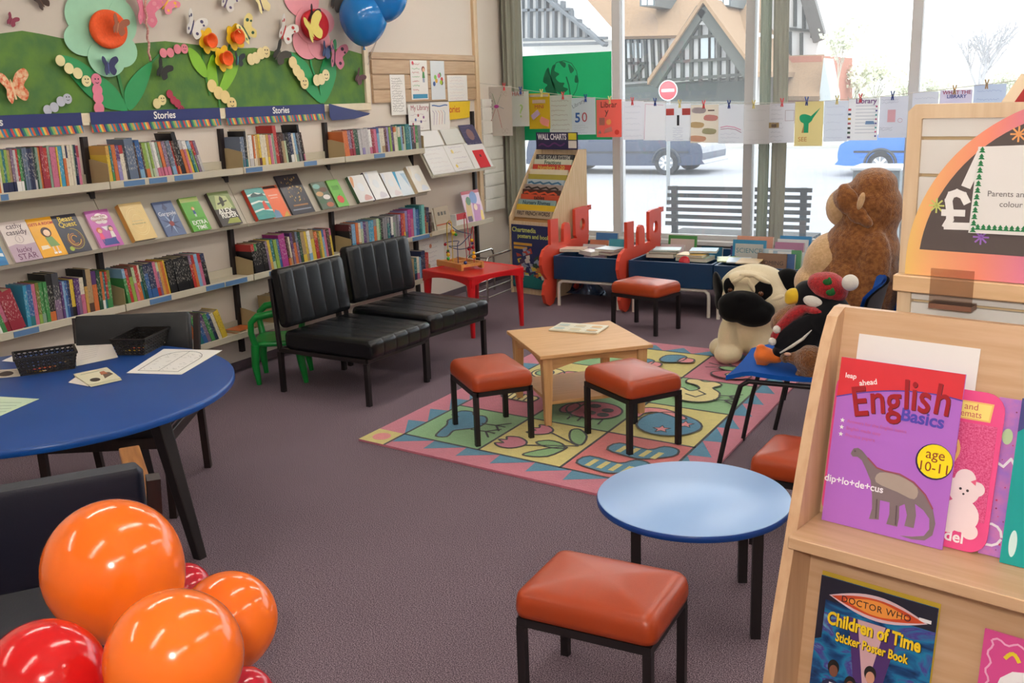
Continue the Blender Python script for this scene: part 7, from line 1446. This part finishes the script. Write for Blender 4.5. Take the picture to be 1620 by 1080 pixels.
PIv = PW.inverted(); pp = lambda L: [((PIv @ ONP(x, y, (K @ Vector((0, fy-.017, 0)))[:], KB[:])).x, (PIv @ ONP(x, y, (K @ Vector((0, fy-.017, 0)))[:], KB[:])).y) for x, y in L]
mb = MB(); mb.line(pp([(1529, 319), (1524, 309), (1514, 305), (1505, 308), (1501, 317), (1503, 334), (1503, 347), (1497, 357), (1532, 358)]), .0125, .0016); mb.line(pp([(1493, 336), (1524, 337)]), .0115, .0024); mb.line(pp([(1530, 292), (1552, 245)]), .016, .0016); mb.build('lettering', M('EAE6E2'), o)
for (x, y, c) in [(*pp([q_])[0], c_) for q_, c_ in (((1482, 325), 'C8CC70'), ((1612, 212), 'E8A060'), ((1552, 375), '9A6AC0'))]:
    mb = MB(); [mb.line([(x-.012*math.cos(a), y-.012*math.sin(a)), (x+.012*math.cos(a), y+.012*math.sin(a))], .0028, .0016, 0) for a in [k*PI/4 for k in range(4)]]; mb.build('star_print', M(c), o)
pc = [ONP(px, py, (K @ Vector((0, fy-.022, 0)))[:], (KB)[:]) for px, py in ((1532, 368), (1650, 374), (1660, 228), (1548, 232))]
Wc = frame(pc[0], pc[1]-pc[0], pc[3]-pc[0]); I = Wc.inverted(); cq = [I @ p for p in pc]
o = tag(MB().prism([(v.x, v.y) for v in cq], 0, .0008).build('notice_card', M('E4E0DC', rough=.5, var=.01), W=Wc), 'white notice with a border of green fir trees taped over the poster', 'notice')
mb = MB(); n = 12
def tree(x, y, s_=.0105): mb.prism([(x-s_*.5, y), (x+s_*.5, y), (x, y+s_*.6)], .0009, .0012); mb.prism([(x-s_*.38, y+s_*.4), (x+s_*.38, y+s_*.4), (x, y+s_*.95)], .0009, .0012)
for k in range(13):
    a = cq[0].lerp(cq[3], (k+.5)/13); tree(a.x+.007, a.y-.004)
for k in range(1, 14): a = cq[0].lerp(cq[1], (k+.2)/13); tree(a.x+.004, a.y+.006)
mb.build('fir_tree_border', M('1E7A44'), o)
text(o, 'Parents and carers', .0135, M('6A6462'), .026, .067, .0012, align='LEFT', name='lettering'); text(o, 'colour in the', .0135, M('6A6462'), .046, .050, .0012, align='LEFT', name='lettering'); text(o, 'C', .035, M('D8604A'), .093, .118, .0012, name='lettering', bold=.0006)
# clear holder on the ledge
clr, cnt_, cb = newmat('clear_acrylic'); tr_ = N(cnt_, 'ShaderNodeBsdfTransparent'); tr_.inputs['Color'].default_value = (.86, .80, .76, 1); gl_ = N(cnt_, 'ShaderNodeBsdfGlossy'); gl_.inputs['Roughness'].default_value = .06; mx_ = N(cnt_, 'ShaderNodeMixShader'); mx_.inputs[0].default_value = .08
cnt_.links.new(tr_.outputs[0], mx_.inputs[1]); cnt_.links.new(gl_.outputs[0], mx_.inputs[2]); cnt_.links.new(mx_.outputs[0], cnt_.nodes['Material Output'].inputs[0])
o = MB().bb((0, 0, 0), (.072, .0015, .062)).bb((0, 0, 0), (.072, .03, .0015)).build('card_holder', clr, W=K @ TR(.112, fy-.033, S1+.384)); tag(o, 'clear acrylic holder clipped over the poster stand ledge', 'holder'); MB().bb((0, -.001, -.009), (.072, .03, -.0005)).build('holder_foot', M('7A5240', rough=.4), o)
# red and cream book on top of the stand
p_ = ONP(1585, 160, (K @ Vector((0, fy+.045, 0)))[:], KB[:]); l_ = K.inverted() @ p_
Wk = K @ TR(l_.x, fy+.045, l_.z) @ XT @ RZ(-31)
o = MB().bb((0, -.16, -.01), (.018, .052, .0)).bb((.018, -.16, -.011), (.12, .052, .001), 1).build('book', [M('E6D2B4', rough=.4), M('A82A2A', rough=.35)], W=Wk); tag(o, 'red book with a cream edge leaning behind the top of the poster stand', 'book')
# ------------------------------------------------------------------ outside the window
GZ = -.20
tag(MB().bb((-40, YG+.14, GZ-.1), (25, 12.2, GZ)).build('pavement', M('B4B4B6', rough=.9, var=.04, scale=2), W=Matrix.Identity(4)), kind='structure')
tag(MB().bb((-60, 12.2, GZ-.2), (40, 31, GZ-.1)).build('road', M('8E9096', rough=.9, var=.04, scale=1), W=Matrix.Identity(4)), kind='structure')
tag(MB().bb((-60, 31, GZ-.2), (40, 90, GZ)).build('far_pavement', M('B8B6B0', rough=.9, var=.05, scale=1), W=Matrix.Identity(4)), kind='structure')
# bench
a = WY(1057, 292, 8.6); b = WY(1285, 298, 8.6); dk = M('16191A', rough=.6)
bn = empty('park_bench', TR((a.x+b.x)/2, 8.6, GZ), 'dark slatted park bench outside the window, seen from behind', 'bench')
bw = (b.x-a.x)/2; top = a.z-GZ
for k in range(6): MB().bar((-bw, .0-.012*k, top-.03-.062*k), (bw, .0-.012*k, top-.03-.062*k), .02, .036).build('back_slat', dk, bn)
for k in range(5): MB().bar((-bw, .02+.085*k, .44), (bw, .02+.085*k, .44), .07, .022).build('seat_slat', dk, bn)
for x in (-bw+.06, bw*.12, bw-.07):
    MB().bar((x, .04, 0), (x, -.0, top-.01), .05, .04, up=(0, 1, 0)).build('leg', dk, bn); MB().bar((x, .42, 0), (x, .42, .43), .05, .04, up=(0, 1, 0)).build('leg', dk, bn); MB().bar((x, .0, .415), (x, .43, .415), .04, .03).build('seat_bearer', dk, bn)
# litter bin
a = WY(1346, 264, 9.4); b = WY(1428, 264, 9.4)
lb_ = empty('litter_bin', TR((a.x+b.x)/2, 9.6, GZ), 'grey square litter bin with pale flat top outside the window', 'bin'); bw = (b.x-a.x)/2; h = a.z-GZ
bev(MB().bb((-bw*.92, -.2, 0), (bw*.92, .2, h-.03)).build('body', M('6A7276', rough=.5), lb_), .01); bev(MB().bb((-bw, -.23, h-.03), (bw, .23, h)).build('top', M('C8CCD0', rough=.4), lb_), .01); MB().bb((-bw*.7, -.205, h-.2), (bw*.7, -.2, h-.08)).build('slot', M('181A1C'), lb_)
# no entry sign
p = WY(1057, 143, 15.5); sg = empty('no_entry_sign', TR(p.x, 15.5, GZ-.1), 'round red no entry sign on a grey pole across the pavement', 'road sign'); hz = p.z-GZ+.1
MB().cyl((0, .02, 0), (0, .02, hz+.15), .03).build('pole', M('8A8E90', metal=.4, rough=.5), sg)
o = MB().lathe([(0, 0), (.15, 0), (.15, .01), (0, .01)], 36, 0, TR(0, 0, hz) @ Matrix.Rotation(PI/2, 4, 'X')).build('sign_plate', M('D05058', rough=.5), sg); MB().bb((-.105, -.016, hz-.022), (.105, -.0105, hz+.022)).build('white_bar', M('F4F0EE'), o); MB().tube([(.152*math.cos(t), -.006, hz+.152*math.sin(t)) for t in [2*PI*i/36 for i in range(36)]], .008, 0, 6, None, True).build('rim', M('E8E2E0'), o)
# cars
def car(x, y, L, H, hx, label, flip=1, wheel=.3, zb=None):
    zb = GZ-.1 if zb is None else zb
    r = empty('car', TR(x, y, zb) @ Matrix.Diagonal((flip, 1, 1, 1)), label, 'car', 'cars on the road')
    body = smooth([(-L/2, .35), (-L/2+.02, .62), (-L/2+.12, .86), (-L/2+.35, .92), (L*.18, .90), (L*.34, .82), (L/2-.12, .70), (L/2, .55), (L/2, .32), (L/2-.12, .22), (0, .20), (-L/2+.1, .22)], 3)
    cab = smooth([(-L/2+.12, .86), (-L/2+.32, H-.06), (-L/2+.7, H), (0, H), (.35, H-.06), (L*.2, .90), (0, .87)], 3)
    m_ = M(hx, rough=.25, coat=.5); dkg = M('2E343C', rough=.15)
    XZ = Matrix(((1, 0, 0, 0), (0, 0, 1, 0), (0, 1, 0, 0), (0, 0, 0, 1)))
    bev(MB().prism(body, -.82, .82, 0, XZ).build('body', m_, r), .05, 3); bev(MB().prism(cab, -.70, .70, 0, XZ).build('cabin', m_, r), .05, 3)
    for yy in (-.712, .702): MB().prism([(-L/2+.4, .93), (-L/2+.5, H-.12), (.1, H-.1), (L*.14, .93)], yy, yy+.01, 0, XZ).build('side_window', dkg, r)
    for s_ in (-1, 1):
        for xx in (-L/2+.85, L/2-.82):
            w_ = MB().cyl((xx, s_*.66, wheel), (xx, s_*.84, wheel), wheel, n=28).build('wheel', M('26282C', rough=.8), r)
            mb = MB().cyl((xx, s_*.80, wheel), (xx, s_*.85, wheel), wheel*.62, n=24)
            for k in range(8): t = k*PI/4; mb.bar((xx+wheel*.12*math.cos(t), s_*.856, wheel+wheel*.12*math.sin(t)), (xx+wheel*.58*math.cos(t), s_*.856, wheel+wheel*.58*math.sin(t)), .02, .045, 1)
            mb.build('wheel_hub', [M('8A8E94', metal=.5, rough=.4), M('DADDE0', rough=.3)], w_)
            MB().tube([(xx+(wheel+.05)*math.cos(t), s_*.825, wheel+(wheel+.05)*math.sin(t)) for t in [PI*i/14 for i in range(15)]], .03, 0, 6).build('wheel_arch', M('3A4048', rough=.5), r)
    for s_ in (-1, 1): MB().ell((L/2-.10, s_*.62, .62), (.10, .16, .07)).build('headlamp', M('E4E8EC', rough=.1), r)
    MB().bb((-L/2+.3, -.835, .48), (L/2-.3, -.825, .52)).build('side_trim', M('2A2E34'), r)
    return r
p = WY(1055, 248, 21.2); car(p.x-1.36, 22.0, 4.35, 1.40, '2C3850', 'dark blue estate car parked across the road, wheel and bonnet visible below the papers', 1, .27)
p = WY(1393, 250, 21.2); car(p.x+1.33, 22.0, 4.3, 1.35, '2F6CC4', 'bright blue car at the right beyond the litter bin', -1, .25)
MB_ = MB().cyl((0, 0, 0), (0, 0, .95), .06); p = WY(1142, 238, 31.5); tag(MB_.build('bollard', M('70767A'), W=TR(p.x, 31.5, GZ)), 'small grey bollard on the far pavement', 'bollard')
# timbered inn
def strut(L, w_, Y, mb, d=.12): 
    for (x0, y0, x1, y1) in L: a, b = WY(x0, y0, Y), WY(x1, y1, Y); mb.bar((a.x, Y, a.z), (b.x, Y, b.z), d, w_, up=(0, 1, 0))
white = M('D8D8D8', rough=.9, var=.03); tim = M('3E403C', rough=.9, var=.1); tile = M('8E745A', rough=.95, var=.25, scale=9, bump=.3, bscale=14); brick = M('A06A58', rough=.95, var=.15, scale=8)
def slab(pts, Y0, Y1, name, mat, par):
    """polygon measured at Y0, extruded back to Y1"""
    q_ = [(WY(x, y, Y0).x, WY(x, y, Y0).z) for x, y in pts]
    return MB().prism(q_, -Y1, -Y0, 0, Matrix(((1, 0, 0, 0), (0, 0, -1, 0), (0, 1, 0, 0), (0, 0, 0, 1)))).build(name, mat, par, True)
Y = 45; c0 = WY(1050, 200, Y); inn = empty('timbered_inn', TR(c0.x, 48, GZ), 'large black and white timbered inn with tiled roofs across the road', 'building')
slab([(700, 60), (1186, 50), (1186, 268), (700, 268)], Y, 52, 'wall', white, inn)
mb = MB()
a, b = WY(700, 64, Y), WY(1192, 54, Y); c, d = WY(700, -70, Y), WY(1192, -70, Y)
mb.add([(a.x, Y-.5, a.z), (b.x, Y-.5, b.z), (d.x, Y+5, d.z), (c.x, Y+5, c.z), (a.x, Y-.3, a.z-.12), (b.x, Y-.3, b.z-.12), (d.x, Y+5.2, d.z-.2), (c.x, Y+5.2, c.z-.2)], [(0, 1, 2, 3), (7, 6, 5, 4), (0, 4, 5, 1), (1, 5, 6, 2), (2, 6, 7, 3), (3, 7, 4, 0)]); mb.build('roof', tile, inn, True)
mb = MB(); strut([(x, 62, x+3, 128) for x in range(988, 1062, 11)]+[(700, 64, 1060, 60), (985, 100, 1025, 100), (985, 128, 1186, 112), (985, 136, 1186, 122)], .28, Y-.1, mb); strut([(998, 128, 1018, 104), (1040, 105, 1030, 128)], .22, Y-.15, mb); mb.build('timber_frame', tim, inn, True)
for x in (992, 1005): slab([(x, 68), (x+9, 68), (x+9, 92), (x, 92)], Y-.2, Y-.05, 'window', M('A8B0B4', rough=.2), inn)
slab([(986, 138), (1186, 126), (1186, 160), (986, 160)], Y-.25, Y, 'shop_fascia', M('48504E', rough=.7), inn); slab([(986, 160), (1186, 160), (1186, 215), (986, 215)], Y-.2, Y, 'shop_front', M('8A8C86', rough=.5), inn)
for px in (1012, 1132): dm = slab([(px, -12), (px+24, -12), (px+24, 10), (px, 10)], Y-.4, Y+3, 'dormer_window', M('5A6468', rough=.4), inn); slab([(px+3, -10), (px+11, -10), (px+11, 8), (px+3, 8)], Y-.45, Y-.4, 'pane', M('C8D0D4', rough=.2), dm); slab([(px+13, -10), (px+21, -10), (px+21, 8), (px+13, 8)], Y-.45, Y-.4, 'pane', M('C8D0D4', rough=.2), dm)
# front gable
G_ = slab([(1112, 12), (1032, 132), (1188, 118)], Y-2.2, Y, 'front_gable', white, inn)
mb = MB(); strut([(1040, 128, 1186, 117), (1062, 98, 1172, 92), (1085, 60, 1140, 56)], .3, Y-2.35, mb); strut([(x, 16+abs(x-1112)*1.42, x, 128) for x in (1052, 1066, 1080, 1094, 1108, 1124, 1138, 1152, 1166, 1178)], .26, Y-2.32, mb); mb.build('timber_frame', tim, G_, True)
mb = MB(); strut([(1112, 14, 1033, 134), (1112, 14, 1190, 122)], .42, Y-2.5, mb, .5); mb.build('verge_board', M('4A4E4A', rough=.8), G_, True)
a, b, c = WY(1112, 4, Y-2.9), WY(1024, 134, Y-2.9), WY(1198, 122, Y-2.9); mb = MB(); D_ = 5.0
for e in (b, c): mb.add([(a.x, Y-2.9, a.z), (e.x, Y-2.9, e.z), (e.x, Y+D_, e.z), (a.x, Y+D_, a.z), (a.x, Y-2.9, a.z+.22), (e.x, Y-2.9, e.z+.22), (e.x, Y+D_, e.z+.22), (a.x, Y+D_, a.z+.22)], [(0, 1, 2, 3), (4, 7, 6, 5), (0, 4, 5, 1), (1, 5, 6, 2), (2, 6, 7, 3), (3, 7, 4, 0)])
mb.build('gable_roof', tile, G_, True)
slab([(1106, 60), (1130, 59), (1130, 94), (1106, 95)], Y-2.45, Y-2.3, 'window', M('9AA4A8', rough=.2), G_); slab([(1105, 33), (1118, 33), (1118, 39), (1105, 39)], Y-2.5, Y-2.3, 'plaque', white, G_)
# left wing gable
G2 = slab([(790, -40), (860, -40), (950, 62), (790, 66)], Y-2.6, Y, 'left_gable', white, inn)
mb = MB(); strut([(x, -30+max(0, x-862)*1.1, x, 60) for x in range(800, 940, 13)]+[(800, 17, 905, 15), (795, 64, 960, 60), (795, 72, 960, 68)], .34, Y-2.75, mb); strut([(845, -20, 958, 72)], .5, Y-2.9, mb); mb.build('timber_frame', M('5E646A', rough=.9), G2, True)
# second house
Y2 = 50; c0 = WY(1270, 220, Y2); h2 = empty('brick_house', TR(c0.x, Y2+3, GZ), 'tile hung house with a steep gable right of the curtain', 'building')
slab([(1214, -60), (1262, -60), (1296, 62), (1290, 90), (1214, 92)], Y2, Y2+6, 'gable_wall', white, h2); slab([(1214, 90), (1300, 88), (1300, 268), (1214, 268)], Y2-1, Y2+6, 'ground_floor', brick, h2)
mb = MB(); strut([(1246, 45, 1292, 50), (1258, -20, 1258, 42), (1272, 10, 1272, 46), (1285, 30, 1285, 60), (1250, 50, 1250, 88), (1268, 52, 1268, 88)], .3, Y2-.1, mb); mb.build('timber_frame', tim, h2, True)
mb = MB(); strut([(1262, -60, 1298, 64)], .5, Y2-.3, mb, .6); mb.build('verge_board', M('4C4844'), h2, True)
q4 = [WY(1240, 152, Y2-3.2), WY(1296, 152, Y2-3.2), WY(1304, 86, Y2-.5), WY(1240, 88, Y2-.5)]; mb = MB(); mb.add([tuple(v) for v in q4]+[tuple(v+Vector((0, .25, -.2))) for v in q4], [(0, 1, 2, 3), (7, 6, 5, 4), (0, 4, 5, 1), (1, 5, 6, 2), (2, 6, 7, 3), (3, 7, 4, 0)]); mb.build('lower_roof', tile, h2, True)
slab([(1296, 152), (1303, 92), (1314, 150), (1314, 268), (1296, 268)], Y2-3, Y2-1, 'side_dormer', M('A8B0B4', rough=.8), h2)
# trees
def tree_(x, y, z, H, sp, seed, hx, leaf, label, nb_=5, th=.05, kind_leaf=True):
    rr = random.Random(seed); r = empty('tree', TR(x, y, z), label, 'tree', 'trees beyond the road'); mb = MB(); tips = []
    def br(p, d, L, rad, lev):
        q_ = p+d*L; mb.tube([p, p+d*L*.5+Vector((rr.uniform(-.04, .04)*L, 0, 0)), q_], [rad, rad*.8, rad*.6], 0, 5, caps=False)
        if lev == 0: tips.append(q_); return
        for k in range(nb_ if lev > 1 else 4):
            nd = (d+Vector((rr.uniform(-sp, sp), rr.uniform(-sp, sp), rr.uniform(-.1, .5)))).normalized(); br(p+d*L*rr.uniform(.55, 1), nd, L*rr.uniform(.55, .8), rad*.55, lev-1)
    br(Vector((0, 0, 0)), Vector((0, 0, 1)), H*.36, th*H/6, 3); mb.build('trunk', M(hx, rough=.9), r)
    if leaf:
        lm = MB()
        for t in tips:
            for k in range(5): c = t+Vector((rr.gauss(0, .3), rr.gauss(0, .3), rr.gauss(0, .3)))*H/8; s_ = rr.uniform(.10, .22)*H/8; n_ = Vector((rr.gauss(0, 1), rr.gauss(0, 1), rr.gauss(0, 1))).normalized(); u_ = n_.orthogonal().normalized(); v_ = n_.cross(u_); lm.add([c+u_*s_, c+v_*s_, c-u_*s_, c-v_*s_], [(0, 1, 2, 3)])
        lm.build('foliage', M(leaf, rough=.9, var=.25, scale=3), r)
p = WY(1548, 160, 40); tree_(p.x, 40, p.z-1.2, 5.6, .75, 3, 'A8A8AC', None, 'tall bare winter tree at the far right beyond the poster stand', 6, .10)
p = WY(1325, 152, 42); tree_(p.x, 42, p.z-.8, 4.3, .6, 5, 'B0ACA0', 'D4D8C2', 'thin pale leafed tree right of the brick house', 4, .05)
p = WY(1345, 158, 55); tree_(p.x, 55, p.z-1.5, 4.2, .8, 8, '8A8A78', 'D4D8C2', 'pale green bushy tree beyond the blue car', 5)
p = WY(1385, 158, 60); tree_(p.x, 60, p.z-1.5, 4.6, .8, 11, '8A8A78', 'D4D8C2', 'grey green spreading tree left of the right window post', 5)
p = WY(1425, 158, 58); tree_(p.x, 58, p.z-1.5, 3.2, .8, 14, '8A8A78', 'D4D8C2', 'low pale tree just left of the right window post', 5)
p = WY(1475, 158, 62); tree_(p.x, 62, p.z-1.5, 3.4, .8, 17, '8A8A78', 'D4D8C2', 'low pale tree right of the right window post', 5)
p = WY(1590, 150, 66); tree_(p.x, 66, p.z-1.5, 3.6, .9, 19, '8A8A78', 'D4D8C2', 'low pale tree behind the bare winter tree', 5)
hp_ = [(-30, 0)]+[(x, 1.7+.5*math.sin(x*.7)+.3*math.sin(x*2.1)) for x in [-30+1.0*k for k in range(56)]]+[(25, 0)]
tag(MB().prism(hp_, -76, -75, 0, Matrix(((1, 0, 0, 0), (0, 0, -1, 0), (0, 1, 0, 0), (0, 0, 0, 1)))).build('hedge', M('C4C8B8', rough=1, var=.2, scale=2), W=TR(0, 0, GZ)), 'long low pale hedge line on the horizon', 'hedge')
# ------------------------------------------------------------------ light
def area(name, loc, size, sizey, power, col, rot=(0, 0, 0)):
    l = bpy.data.lights.new(name, 'AREA'); l.shape = 'RECTANGLE'; l.size = size; l.size_y = sizey; l.energy = power; l.color = col
    o = bpy.data.objects.new(name, l); COL.objects.link(o); o.location = loc; o.rotation_euler = rot; return o
white_enamel = M('E9E7E0', rough=.5)
k = 0
for lx in (-3.0, -.9, 1.2):
    for ly in (-.4, 2.0, 4.4, 6.4):
        k += 1
        fx = MB().bb((-.14, -.75, .03), (.14, .75, .09)).bb((-.14, -.75, 0), (-.125, .75, .03)).bb((.125, -.75, 0), (.14, .75, .03))
        r = fx.build('ceiling_light', white_enamel, W=TR(lx, ly, HC-.092))
        tag(r, 'white single tube ceiling light, %s row from the window, %s column from the book wall' % (['fourth', 'third', 'second', 'first'][(k-1) % 4], ['first', 'second', 'third'][(k-1)//4]), 'ceiling light', 'ceiling lights')
        tb = MB()
        tb.cyl((0, -.72, .012), (0, .72, .012), .019, n=12)
        tb.build('tube_lamp', TUBE, r)
flash = area('camera_flash', (0.02, -.12, 1.68), .13, .10, 16, (1, .95, .88), (math.radians(80), 0, math.radians(8)))
w = bpy.data.worlds.new('overcast_sky'); SC.world = w; w.use_nodes = True
nt = w.node_tree; bg = nt.nodes['Background']; tc = N(nt, 'ShaderNodeTexCoord'); no = N(nt, 'ShaderNodeTexNoise'); no.inputs['Scale'].default_value = 3; no.inputs['Detail'].default_value = 5
r = N(nt, 'ShaderNodeValToRGB'); r.color_ramp.elements[0].color = (.80, .88, .98, 1); r.color_ramp.elements[0].position = .3; r.color_ramp.elements[1].color = (1, 1, 1, 1); r.color_ramp.elements[1].position = .55
nt.links.new(tc.outputs['Generated'], no.inputs['Vector']); nt.links.new(no.outputs['Fac'], r.inputs[0]); nt.links.new(r.outputs[0], bg.inputs['Color'])
bg.inputs['Strength'].default_value = SKY
for i in range(6):
    x0, x1 = MUL[i], MUL[i+1]
    p = area('window_portal', ((x0+x1)/2, YG+.13, (SILL+2.45)/2), x1-x0-.07, 2.05, 1, (1, 1, 1), (math.radians(-90), 0, 0)); p.data.cycles.is_portal = True
SC.view_settings.view_transform = 'Standard'; SC.view_settings.look = 'None'; SC.view_settings.gamma = 1; SC.view_settings.use_curve_mapping = False
SC.view_settings.exposure = EXPO
